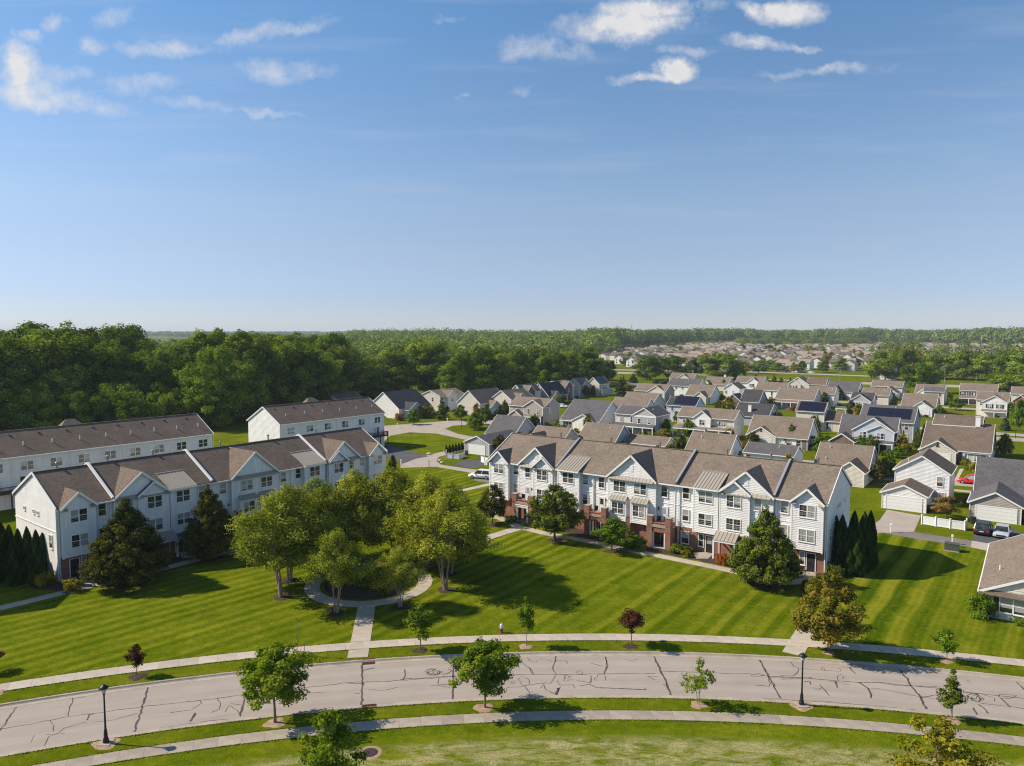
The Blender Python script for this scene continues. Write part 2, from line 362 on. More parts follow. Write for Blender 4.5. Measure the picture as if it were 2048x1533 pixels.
M = {}
M['grass'] = grassmat('grass', None, base=.92)
M['lawn_lanes'] = grassmat('lawn_lanes', 54., 1.8, .38)
M['lawn_arc'] = grassmat('lawn_arc', 46., 1.75, .30)
M['lawn_bold'] = grassmat('lawn_bold', 52.5, 2.9, .85)
M['lawn_park'] = grassmat('lawn_park', 20., 1.6, .35)
M['lawn_hay'] = grassmat('lawn_hay', 3., 2.4, .2, straw=1.)
def roadmat():
    m = bpy.data.materials.new('road'); m.use_nodes = True; g = NT(m.node_tree)
    ge = g.n('ShaderNodeNewGeometry'); sp = g.n('ShaderNodeSeparateXYZ', ins={0: (ge, 'Position')})
    dx, dy = g.math('SUBTRACT', (sp, 0), 7.5), g.math('SUBTRACT', (sp, 1), -60.)
    r = g.math('SQRT', g.math('ADD', g.math('MULTIPLY', dx, dx), g.math('MULTIPLY', dy, dy))); th = g.math('ARCTAN2', dx, dy)
    pv = g.n('ShaderNodeCombineXYZ', ins={0: g.math('MULTIPLY', th, 14.), 1: g.math('MULTIPLY', r, 1.3)})
    n0 = g.n('ShaderNodeTexNoise', ins={'Vector': (pv, 0), 'Scale': 1., 'Detail': 5., 'Roughness': .65})
    n1 = g.n('ShaderNodeTexNoise', ins={'Vector': (ge, 'Position'), 'Scale': .35, 'Detail': 5., 'Roughness': .6})
    n2 = g.n('ShaderNodeTexNoise', ins={'Vector': (ge, 'Position'), 'Scale': 11., 'Detail': 4., 'Roughness': .8})
    n4 = g.n('ShaderNodeTexNoise', ins={'Vector': (ge, 'Position'), 'Scale': 1.1, 'Detail': 6., 'Roughness': .75})
    wear = g.math('MULTIPLY', g.math('COSINE', g.math('MULTIPLY', g.math('SUBTRACT', r, 117.6), 2 * math.pi / 1.95)), .035)
    f = g.math('ADD', g.math('ADD', g.math('MULTIPLY', g.math('SUBTRACT', (n0, 0), .5), .42), g.math('MULTIPLY', g.math('SUBTRACT', (n1, 0), .5), .3)), g.math('ADD', g.math('MULTIPLY', g.math('SUBTRACT', (n2, 0), .5), .3), wear))
    f = g.math('SUBTRACT', f, g.math('MULTIPLY', g.math('SUBTRACT', (n4, 0), .62, clamp=True), 1.6))
    col = g.ramp(g.math('ADD', f, .5), [(0., (.19, .158, .135)), (.5, (.335, .284, .242)), (1., (.46, .40, .345))])
    b = g.n('ShaderNodeBsdfPrincipled', ins={'Roughness': .9, 'Specular IOR Level': .15}); g.link(col, b, 'Base Color')
    bn = g.n('ShaderNodeBump', ins={'Strength': .3, 'Distance': .02}); g.link((n2, 0), bn, 'Height'); g.link((bn, 0), b, 'Normal')
    o = g.n('ShaderNodeOutputMaterial'); g.link((b, 0), o, 0); return m
M['road'] = roadmat()
M['kerb'] = pmat('kerb', (.36, .30, .235), .9, .18, .8, fine=.1)
M['slab'] = pmat('slab', (.42, .355, .285), .9, .12, .9, fine=.08, orand=.10)
M['slab_worn'] = pmat('slab_worn', (.315, .265, .21), .9, .18, .8, fine=.12, orand=.12)
M['flash'] = pmat('flashing', (.26, .265, .28), .6, .1)  # darkened stand-in for white fire wall metal; shade put into the colour
M['muntin'] = pmat('muntin', (.42, .42, .41), .5, .05)
M['concrete'] = pmat('concrete', (.365, .305, .25), .88, .12, .4, fine=.07)
M['asphalt'] = pmat('asphalt', (.085, .08, .082), .9, .2, .3, fine=.12)
M['asphalt_pale'] = pmat('asphalt_pale', (.185, .155, .14), .9, .15, .3, fine=.1)
M['tar'] = pmat('tar', (.075, .062, .055), .8, .4, 1.2, fine=.3)
M['mulch'] = pmat('mulch', (.055, .032, .022), .95, .4, 3., fine=.3, bump=.6, bscale=12)
M['bare'] = pmat('bare_soil', (.33, .22, .145), .95, .3, 3., fine=.25, bump=.4, bscale=12)
M['white'] = sidingmat('white_siding', (.82, .795, .755))
M['trim'] = pmat('white_trim', (.82, .80, .77), .5, .03, 1.)
M['cream'] = sidingmat('cream_siding', (.66, .60, .51))
M['tan'] = sidingmat('tan_siding', (.43, .375, .315))
M['grey'] = sidingmat('grey_siding', (.40, .40, .41))
M['blue'] = sidingmat('pale_blue_siding', (.55, .58, .62))
M['brick'] = brickmat('brick', (.24, .085, .050), (.32, .13, .075), (.33, .25, .2))
M['stone'] = brickmat('brown_brick', (.14, .085, .065), (.22, .14, .105), (.25, .2, .17))
M['roof_tan'] = shingle('shingle_tan', (.190, .150, .116))
M['roof_brown'] = shingle('shingle_brown', (.150, .112, .085))
M['roof_slate'] = shingle('shingle_slate', (.108, .100, .104))
M['roof_dark'] = shingle('shingle_dark', (.060, .057, .060))
M['metal'] = pmat('standing_seam_metal', (.34, .295, .24), .5, .05, .5, spec=.4)
M['glass'] = glassmat()
M['black'] = pmat('black_paint', (.018, .018, .02), .45, .1)
M['door_dark'] = pmat('dark_door', (.022, .022, .025), .4, .1)
M['pv'] = pmat('solar_cell', (.012, .010, .022), .15, .2, 1., spec=.6)
M['deckwood'] = pmat('dark_deck_wood', (.075, .045, .035), .8, .25, 2.)
M['grille'] = pmat('iron', (.05, .03, .03), .6, .2)
M['rust'] = pmat('rusty_grate', (.10, .022, .018), .7, .3)
M['vent'] = pmat('pvc_vent', (.72, .66, .60), .5, .05)
M['ductmetal'] = pmat('flue_metal', (.30, .27, .25), .4, .1, metal=.6)
M['bark'] = pmat('bark', (.12, .09, .07), .95, .3, 4., bump=.5, bscale=15)
M['bark_pale'] = pmat('birch_bark', (.30, .23, .18), .95, .35, 5., bump=.4, bscale=15)
M['bark_sap'] = pmat('sapling_bark', (.22, .16, .12), .95, .25, 5.)
M['rubber'] = pmat('tyre_rubber', (.015, .015, .016), .8, .1)
M['rim'] = pmat('alloy', (.5, .5, .52), .3, .05, metal=.7)
M['lamp_lens'] = pmat('frosted_lens', (.62, .60, .55), .3, .03)
M['taillight'] = pmat('tail_light', (.45, .015, .015), .25, .05)
M['utility_green'] = pmat('utility_box', (.075, .085, .065), .6, .1)
M['pole'] = pmat('pole_wood', (.30, .25, .21), .9, .2, 2.)
M['wire'] = pmat('wire', (.25, .25, .26), .6, .05)
M['rock'] = pmat('pale_rock', (.55, .48, .40), .9, .15, 2.)
L_ = leafmat
M['lf_maple'] = L_('leaf_maple', (0.061, 0.1122, 0.0061), (0.1525, 0.2196, 0.0122), (0.3172, 0.366, 0.0293))
M['lf_birch'] = L_('leaf_birch', (0.0915, 0.1159, 0.0073), (0.2623, 0.2867, 0.022), (0.4636, 0.4636, 0.0732), .34)
M['lf_dark'] = L_('leaf_dark', (0.0276, 0.0376, 0.0053), (0.0657, 0.0753, 0.0106), (0.1728, 0.1411, 0.0229), .2)
M['lf_linden'] = L_('leaf_linden', (0.0488, 0.0756, 0.0073), (0.1037, 0.1403, 0.0146), (0.244, 0.2684, 0.0366), .22)
M['lf_arbor'] = L_('leaf_arborvitae', (0.013, 0.0294, 0.0058), (0.0292, 0.0529, 0.0091), (0.0583, 0.0911, 0.0132), .12)
M['lf_wood'] = L_('leaf_wood', (0.0549, 0.1037, 0.0098), (0.1281, 0.2013, 0.0171), (0.2684, 0.3416, 0.0366), .3, .3)
M['lf_wood2'] = L_('leaf_wood_bright', (0.0793, 0.1342, 0.0098), (0.1891, 0.2562, 0.0195), (0.3538, 0.4026, 0.0488), .32, .22)
M['lf_purple'] = L_('leaf_purple', (0.0285, 0.0106, 0.0096), (0.0648, 0.0212, 0.0173), (0.1361, 0.0494, 0.0346), .2)
M['lf_orange'] = L_('leaf_orange', (.075, .095, .008), (.175, .165, .018), (.33, .20, .032), .32)
M['lf_rusty'] = L_('leaf_rusty', (.07, .09, .012), (.20, .17, .03), (.42, .16, .06), .3)
M['lf_mix'] = L_('leaf_mixed', (0.0549, 0.0915, 0.0122), (0.1281, 0.183, 0.0195), (0.3172, 0.3172, 0.0488), .3, 0.)
M['lf_red'] = L_('leaf_red', (0.1555, 0.0823, 0.0132), (0.324, 0.1176, 0.0231), (0.5443, 0.1529, 0.033), .3)
M['lf_spruce'] = L_('leaf_spruce', (0.0259, 0.0529, 0.0216), (0.0518, 0.0882, 0.036), (0.1004, 0.1441, 0.0576), .1)
M['lf_bush'] = L_('leaf_bush', (0.0422, 0.0956, 0.0065), (0.1159, 0.2008, 0.0107), (0.253, 0.3348, 0.0215), .28)
M['lf_yellow'] = L_('leaf_yellowish', (0.1215, 0.1176, 0.0099), (0.2673, 0.2352, 0.0182), (0.4374, 0.3601, 0.033), .32)
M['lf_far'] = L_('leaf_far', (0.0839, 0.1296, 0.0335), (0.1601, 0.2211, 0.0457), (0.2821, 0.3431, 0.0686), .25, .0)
def paint(name, c): return pmat(name, c, .25, .03, spec=.6)
M['hydrant_red'] = paint('hydrant_red', (.24, .022, .018))
M['paint_white'] = paint('paint_white', (.75, .75, .75)); M['paint_red'] = paint('paint_red', (.60, .012, .010)); M['paint_maroon'] = paint('paint_maroon', (.11, .010, .014))
M['paint_navy'] = paint('paint_navy', (.015, .025, .035)); M['paint_silver'] = paint('paint_silver', (.42, .44, .47)); M['paint_grey'] = paint('paint_grey', (.16, .17, .18))
# ------------------------------------------------------------------ ground, road, kerbs, walks
RC = np.array([7.5, -60.]); R_NEAR, R_FAR = 113.64, 121.63
def pol(r, th, z=0.): return (RC[0] + r * math.sin(th), RC[1] + r * math.cos(th), z)
TH0, TH1 = math.radians(-62), math.radians(62)
def struct(o): o['kind'] = 'structure'; return o
def build_ground():
    radii = [0, 40, 80, 100, 108, R_NEAR - .02, R_NEAR, R_FAR, R_FAR + .02, 130, 150, 200, 300, 450, 700, 1100, 1800, 3200, 6000]
    ths = sorted(set([math.radians(t) for t in range(-180, 180, 4)] + [TH0, TH0 - .001, TH1, TH1 + .001]))
    v = []; f = []
    for r in radii:
        for t in ths:
            z = -.16 if (r in (R_NEAR, R_FAR) and TH0 <= t <= TH1) else 0.
            v.append(pol(r, t, z))
    n = len(ths)
    for i in range(len(radii) - 1):
        for j in range(n):
            a, b = i * n + j, i * n + (j + 1) % n
            if i == 0: f.append((a, b + n, a + n)[::-1] if False else (0, a + n, b + n)[::-1])
            else: f.append((a, a + n, b + n, b)[::-1])
    me = bpy.data.meshes.new('ground'); me.from_pydata(v, [], f); me.update()
    bmf = me.polygons
    me.flip_normals() if bmf[50].normal.z < 0 else None
    struct(mk('ground', me, M['grass']))
build_ground()
def arc(name, r0, r1, z, m, t0=TH0, t1=TH1, n=160, parent=None, thick=0):
    b = MB()
    for k in range(n):
        a, c = t0 + (t1 - t0) * k / n, t0 + (t1 - t0) * (k + 1) / n
        b.face(pol(r0, a, z), pol(r0, c, z), pol(r1, c, z), pol(r1, a, z))
        if thick:
            b.face(pol(r0, a, z - thick), pol(r0, c, z - thick), pol(r0, c, z), pol(r0, a, z)); b.face(pol(r1, c, z - thick), pol(r1, a, z - thick), pol(r1, a, z), pol(r1, c, z))
    o = b.build(name, m, parent); return o
road = struct(arc('road', R_NEAR + .02, R_FAR - .02, -.13, M['road']))
def kerb(name, re, sgn):
    """rolled concrete kerb with gutter; sgn=+1: road lies at smaller radius"""
    prof = [(-.62, -.121), (-.22, -.124), (-.14, -.06), (-.10, .0), (-.05, .018), (.08, .022), (.10, -.02)]
    b = MB(); n = 200
    for k in range(n):
        a, c = TH0 + (TH1 - TH0) * k / n, TH0 + (TH1 - TH0) * (k + 1) / n
        for (d0, z0), (d1, z1) in zip(prof, prof[1:]):
            b.face(pol(re + sgn * d0, a, z0), pol(re + sgn * d0, c, z0), pol(re + sgn * d1, c, z1), pol(re + sgn * d1, a, z1))
    return struct(b.build(name, M['kerb']))
kerb('kerb', R_FAR, 1); kerb('kerb', R_NEAR, -1)

def poly_sheet(name, pts, z, m, parent=None, thick=0.):
    b = MB()
    if thick: b.slab([(p[0], p[1], z) for p in pts], thick)
    else: b.face(*[(p[0], p[1], z) for p in pts])
    o = b.build(name, m, parent)
    if len(pts) > 4:
        import bmesh
        bm = bmesh.new(); bm.from_mesh(o.data); bmesh.ops.triangulate(bm, faces=[f for f in bm.faces if len(f.verts) > 4]); bm.to_mesh(o.data); bm.free()
    if o.data.polygons[0].normal.z < 0 and not thick: o.data.flip_normals()
    return o
def arcpts(r, t0, t1, n=24): return [pol(r, t0 + (t1 - t0) * k / n)[:2] for k in range(n + 1)]
def ang_of(p): return math.atan2(p[0] - RC[0], p[1] - RC[1])
# lawns (mown sheets)
struct(arc('lawn', 60, 110.5, .004, M['lawn_hay'], math.radians(-50), math.radians(50), 60))
g = lambda *q: [G(x, y) for x, y in q]
tm = ang_of(G(735, 1290)); 
struct(poly_sheet('lawn', arcpts(125.2, tm, math.radians(36)) + g((2300, 1100), (1990, 1090), (1660, 1050), (1480, 1010), (1040, 1000), (900, 1000), (870, 1100), (735, 1215)), .004, M['lawn_lanes']))
struct(poly_sheet('lawn', arcpts(125.25, ang_of(G(1650, 1280)), math.radians(35)) + g((2300, 1110), (1985, 1098), (1830, 1078), (1742, 1062), (1700, 1110), (1668, 1180)), .0075, M['lawn_bold']))
struct(poly_sheet('lawn', arcpts(125.2, math.radians(-44), tm) + g((735, 1215), (700, 1100), (480, 1060), (60, 1130), (-300, 1190)), .004, M['lawn_arc']))
struct(poly_sheet('lawn', g((776, 890), (800, 868), (830, 866), (945, 874), (941, 900), (900, 905), (872, 911), (850, 912), (822, 904), (780, 903)), .005, M['lawn_park']))
struct(poly_sheet('lawn', g((806, 936), (860, 934), (905, 939), (975, 948), (978, 990), (905, 1000), (850, 1000), (800, 960)), .0055, M['lawn_lanes']))
struct(poly_sheet('lawn', g((428, 868), (500, 862), (520, 870), (520, 900), (425, 896)), .004, M['lawn_park']))

# sidewalks of single slabs
def sidewalk(name, r0, r1, t0, t1, step, z=.03, sm='slab'):
    T = bpy.data.objects.new(name, None); COL.objects.link(T); T['kind'] = 'structure'
    rm = (r0 + r1) / 2; n = int((t1 - t0) * rm / step); base = None
    b = MB(); h = step / rm / 2 * .992; k = 4
    for i in range(k):
        a, c = -h + 2 * h * i / k, -h + 2 * h * (i + 1) / k
        P = lambda r, t, zz: (r * math.sin(t), r * math.cos(t) - rm, zz)
        b.face(P(r0, a, 0), P(r0, c, 0), P(r1, c, 0), P(r1, a, 0)); b.face(P(r0, a, -.06), P(r0, c, -.06), P(r0, c, 0), P(r0, a, 0)); b.face(P(r1, c, -.06), P(r1, a, -.06), P(r1, a, 0), P(r1, c, 0))
    P = lambda r, t, zz: (r * math.sin(t), r * math.cos(t) - rm, zz)
    for t, s in ((-h, 1), (h, -1)):
        q = [P(r0, t, -.06), P(r0, t, 0), P(r1, t, 0), P(r1, t, -.06)]; b.face(*(q if s > 0 else q[::-1]))
    me = b.mesh('slab')
    if me.polygons[0].normal.z < 0: me.flip_normals()
    for i in range(n):
        t = t0 + (i + .5) * step / rm
        o = mk('slab', me, M[sm], T, loc=pol(rm, t, z + rnd.uniform(-.006, .006)), rz=-t); o.rotation_euler[0] = rnd.uniform(-.003, .003)
    return T
sidewalk('sidewalk', 123.87, 125.33, math.radians(-30), math.radians(31), 1.53)
sidewalk('sidewalk', 110.43, 111.69, math.radians(-27), math.radians(31), 1.53, sm='slab_worn')
def walk(name, pts, w, z=.028, m='slab', step=1.5, closed=False):
    """a concrete footpath along a line of points, poured in slabs"""
    T = bpy.data.objects.new(name, None); COL.objects.link(T); T['kind'] = 'structure'
    P = [np.array(p, float) for p in pts]
    dense = []
    for a, b in zip(P, P[1:]):
        n = max(1, int(np.hypot(*(b - a)) / step + .5))
        for k in range(n): dense.append(a + (b - a) * k / n)
    dense.append(P[-1])
    def nrm(i):
        if closed: d = dense[(i + 1) % (len(dense) - 1)] - dense[(i - 1) % (len(dense) - 1)]
        else: d = dense[min(i + 1, len(dense) - 1)] - dense[max(i - 1, 0)]
        d = d / np.hypot(*d); return np.array([-d[1], d[0]])
    for i in range(len(dense) - 1):
        a, b = dense[i], dense[i + 1]; d = (b - a) * .006; na, nb = nrm(i), nrm(i + 1)
        q = [a + d - na * w / 2, b - d - nb * w / 2, b - d + nb * w / 2, a + d + na * w / 2]
        c = sum(q) / 4; zz = z + rnd.uniform(-.003, .003)
        bb = MB().slab([(p[0] - c[0], p[1] - c[1], 0) for p in q], .05); bb.build('slab', M[m], T, loc=(c[0], c[1], zz))
    return T
RING = np.array([-15.85, 78.8])
ringpts = [RING + 6.2 * np.array([math.sin(t), math.cos(t)]) for t in np.linspace(0, 2 * math.pi, 27)]
walk('footpath', ringpts, 1.6, .030, closed=True)
walk('footpath', [G(715, 1316), G(718, 1300), G(729, 1240), G(733, 1214)], 1.75, .034)
walk('footpath', g((1585, 1309), (1612, 1262), (1640, 1225)), 1.7, .033)
walk('footpath', g((1003, 1038), (1040, 1055), (1088, 1067), (1175, 1083), (1276, 1104), (1405, 1130), (1480, 1146), (1560, 1166), (1625, 1163)), 1.45, .031)
walk('footpath', g((1040, 1056), (985, 1073), (935, 1090), (880, 1105)), 1.7, .036)
walk('footpath', g((985, 968), (905, 986)), 1.4, .034)
walk('footpath', g((1003, 1038), (960, 1026)), 1.4, .036)
walk('footpath', g((-60, 1232), (0, 1217), (170, 1176), (263, 1155), (363, 1128), (488, 1095), (600, 1068)), 1.35, .031)
# doorsteps and patios
for q in ([(1388, 1106), (1432, 1104), (1416, 1118), (1392, 1118)], [(160, 1158), (205, 1148), (215, 1160), (170, 1172)], [(352, 1106), (406, 1098), (398, 1116), (366, 1117)], [(1592, 1143), (1634, 1145), (1628, 1162), (1590, 1160)]):
    struct(poly_sheet('patio', g(*q), .024, M['concrete'], thick=.03))
# planting beds along the fronts
struct(poly_sheet('planting_bed', g((1005, 1020), (1030, 1042), (1200, 1082), (1400, 1122), (1560, 1158), (1650, 1168), (1700, 1150), (1640, 1130), (1400, 1080), (1200, 1050)), .010, M['mulch']))
struct(poly_sheet('planting_bed', g((60, 1176), (130, 1185), (175, 1172), (262, 1150), (360, 1124), (500, 1088), (490, 1070), (115, 1160), (60, 1150)), .010, M['mulch']))
struct(poly_sheet('planting_bed', g((1975, 1195), (1990, 1230), (2048, 1250), (2200, 1260), (2200, 1190)), .010, M['mulch']))
bedp = [RING + 4.9 * np.array([math.sin(t), math.cos(t)]) for t in np.linspace(0, 2 * math.pi, 28)[:-1]]
struct(poly_sheet('planting_bed', bedp, .012, M['mulch']))
# back lanes, streets and drives
def street(name, q, z, m): return struct(poly_sheet(name, g(*q), z, M[m]))
street('street', [(768, 852), (850, 846), (930, 839), (1010, 838), (1020, 852), (960, 848), (905, 852), (890, 858), (915, 868), (1000, 885), (1010, 906), (950, 884), (875, 868), (820, 865), (780, 872), (760, 890)], .008, 'concrete')
street('alley', [(800, 936), (806, 926), (832, 916), (850, 912), (880, 905), (905, 899), (935, 893), (940, 899), (905, 907), (878, 914), (873, 923), (882, 930), (915, 935), (1000, 946), (1000, 958), (930, 944), (870, 934)], .009, 'concrete')
street('drive', [(770, 896), (778, 890), (800, 897), (858, 913), (832, 918), (806, 928), (798, 922), (775, 918)], .011, 'asphalt')
street('drive', [(904, 930), (930, 920), (960, 921), (972, 926), (958, 935), (935, 936)], .012, 'asphalt')
street('drive', [(940, 946), (985, 950), (1000, 965), (975, 966), (950, 962)], .012, 'asphalt_pale')
street('alley', [(1742, 1062), (1745, 1048), (1795, 1060), (2000, 1090), (2200, 1120), (2200, 1150), (1975, 1100), (1830, 1078)], .009, 'asphalt_pale')
street('drive', [(1774, 1020), (1842, 1032), (1828, 1064), (1782, 1066), (1738, 1066), (1744, 1052), (1760, 1040)], .013, 'concrete')
street('drive', [(1950, 1048), (2045, 1064), (2020, 1098), (1946, 1088)], .013, 'asphalt')
street('drive_apron', [(1944, 1082), (1980, 1088), (1974, 1102), (1941, 1095)], .017, 'slab')
street('street', [(1700, 945), (1800, 948), (2250, 985), (2250, 1000), (1800, 962), (1700, 958)], .008, 'concrete')
street('sidewalk_strip', [(1745, 968), (1790, 967), (1960, 984), (2060, 996), (2060, 999), (1960, 988), (1790, 971)], .012, 'slab')
street('driveway', [(1750, 935), (1780, 926), (1792, 932), (1772, 950)], .011, 'concrete')
street('footpath_strip', [(1909, 960), (1920, 938), (1928, 938), (1916, 960)], .014, 'slab')
street('street', [(1990, 874), (2200, 884), (2200, 892), (1990, 881)], .008, 'concrete')
def gstreet(name, a0, a1, b0, b1, z, m): return struct(poly_sheet(name, [eu * a0 + ev * b0, eu * a1 + ev * b0, eu * a1 + ev * b1, eu * a0 + ev * b1], z, M[m]))
gstreet('street', -122, -26, 157.5, 163.5, .0085, 'concrete'); gstreet('street', -130, 40, 234, 240, .0085, 'concrete'); gstreet('street', -120, 40, 304, 310, .0085, 'concrete')
street('road_far', [(1180, 744), (1330, 746), (1700, 764), (2300, 782), (2300, 788), (1700, 768.5), (1330, 749), (1180, 747)], .02, 'concrete')
street('road_far', [(1215, 739), (1480, 742), (1745, 752), (1745, 754), (1480, 744.5), (1215, 741)], .02, 'concrete')
street('street', [(1240, 765), (1262, 764), (1300, 770), (1240, 776)], .02, 'asphalt_pale')
struct(poly_sheet('lawn', g((1520, 752), (1745, 757), (1735, 764), (1620, 762), (1520, 758)), .03, M['lawn_lanes']))
# crack sealing on the road: poured tar, told apart line by line
def tar(ox, pts, w=.06, wob=.035):
    P = [G(ox + x / 3.992, 1149 + y / 3.992, -.13) for x, y in pts]; w = w * 1.0
    Q = [P[0]]
    for a, b in zip(P, P[1:]):
        n = max(1, int(np.hypot(*(b - a)) / .35))
        for k in range(1, n + 1):
            p = a + (b - a) * k / n
            if True: p = p + np.array([rnd.gauss(0, wob), rnd.gauss(0, wob)])
            Q.append(p)
    b = MB(); L = []
    for i, p in enumerate(Q):
        d = Q[min(i + 1, len(Q) - 1)] - Q[max(i - 1, 0)]; n = np.hypot(*d)
        if n < 1e-6: continue
        nn = np.array([-d[1], d[0]]) / n * w * rnd.uniform(.55, 1.25) / 2; L.append((p - nn, p + nn))
    for (a, c), (d, e) in zip(L, L[1:]): b.face((*a, -.1255), (*d, -.1255), (*e, -.1255), (*c, -.1255))
    o = b.build('tar_seal', M['tar'], road); 
    return o
def loop(cx, cy, rx, ry, n=9):
    """a lazy, uneven curl of poured tar"""
    t0 = rnd.uniform(0, 6.28); t1 = t0 + rnd.uniform(3.6, 7.2) * rnd.choice((-1, 1)); out = []
    for k in range(n + 1):
        t = t0 + (t1 - t0) * k / n; q = rnd.uniform(.55, 1.25); out.append((cx + rx * q * math.cos(t), cy + ry * q * math.sin(t)))
    return out
TK = .17
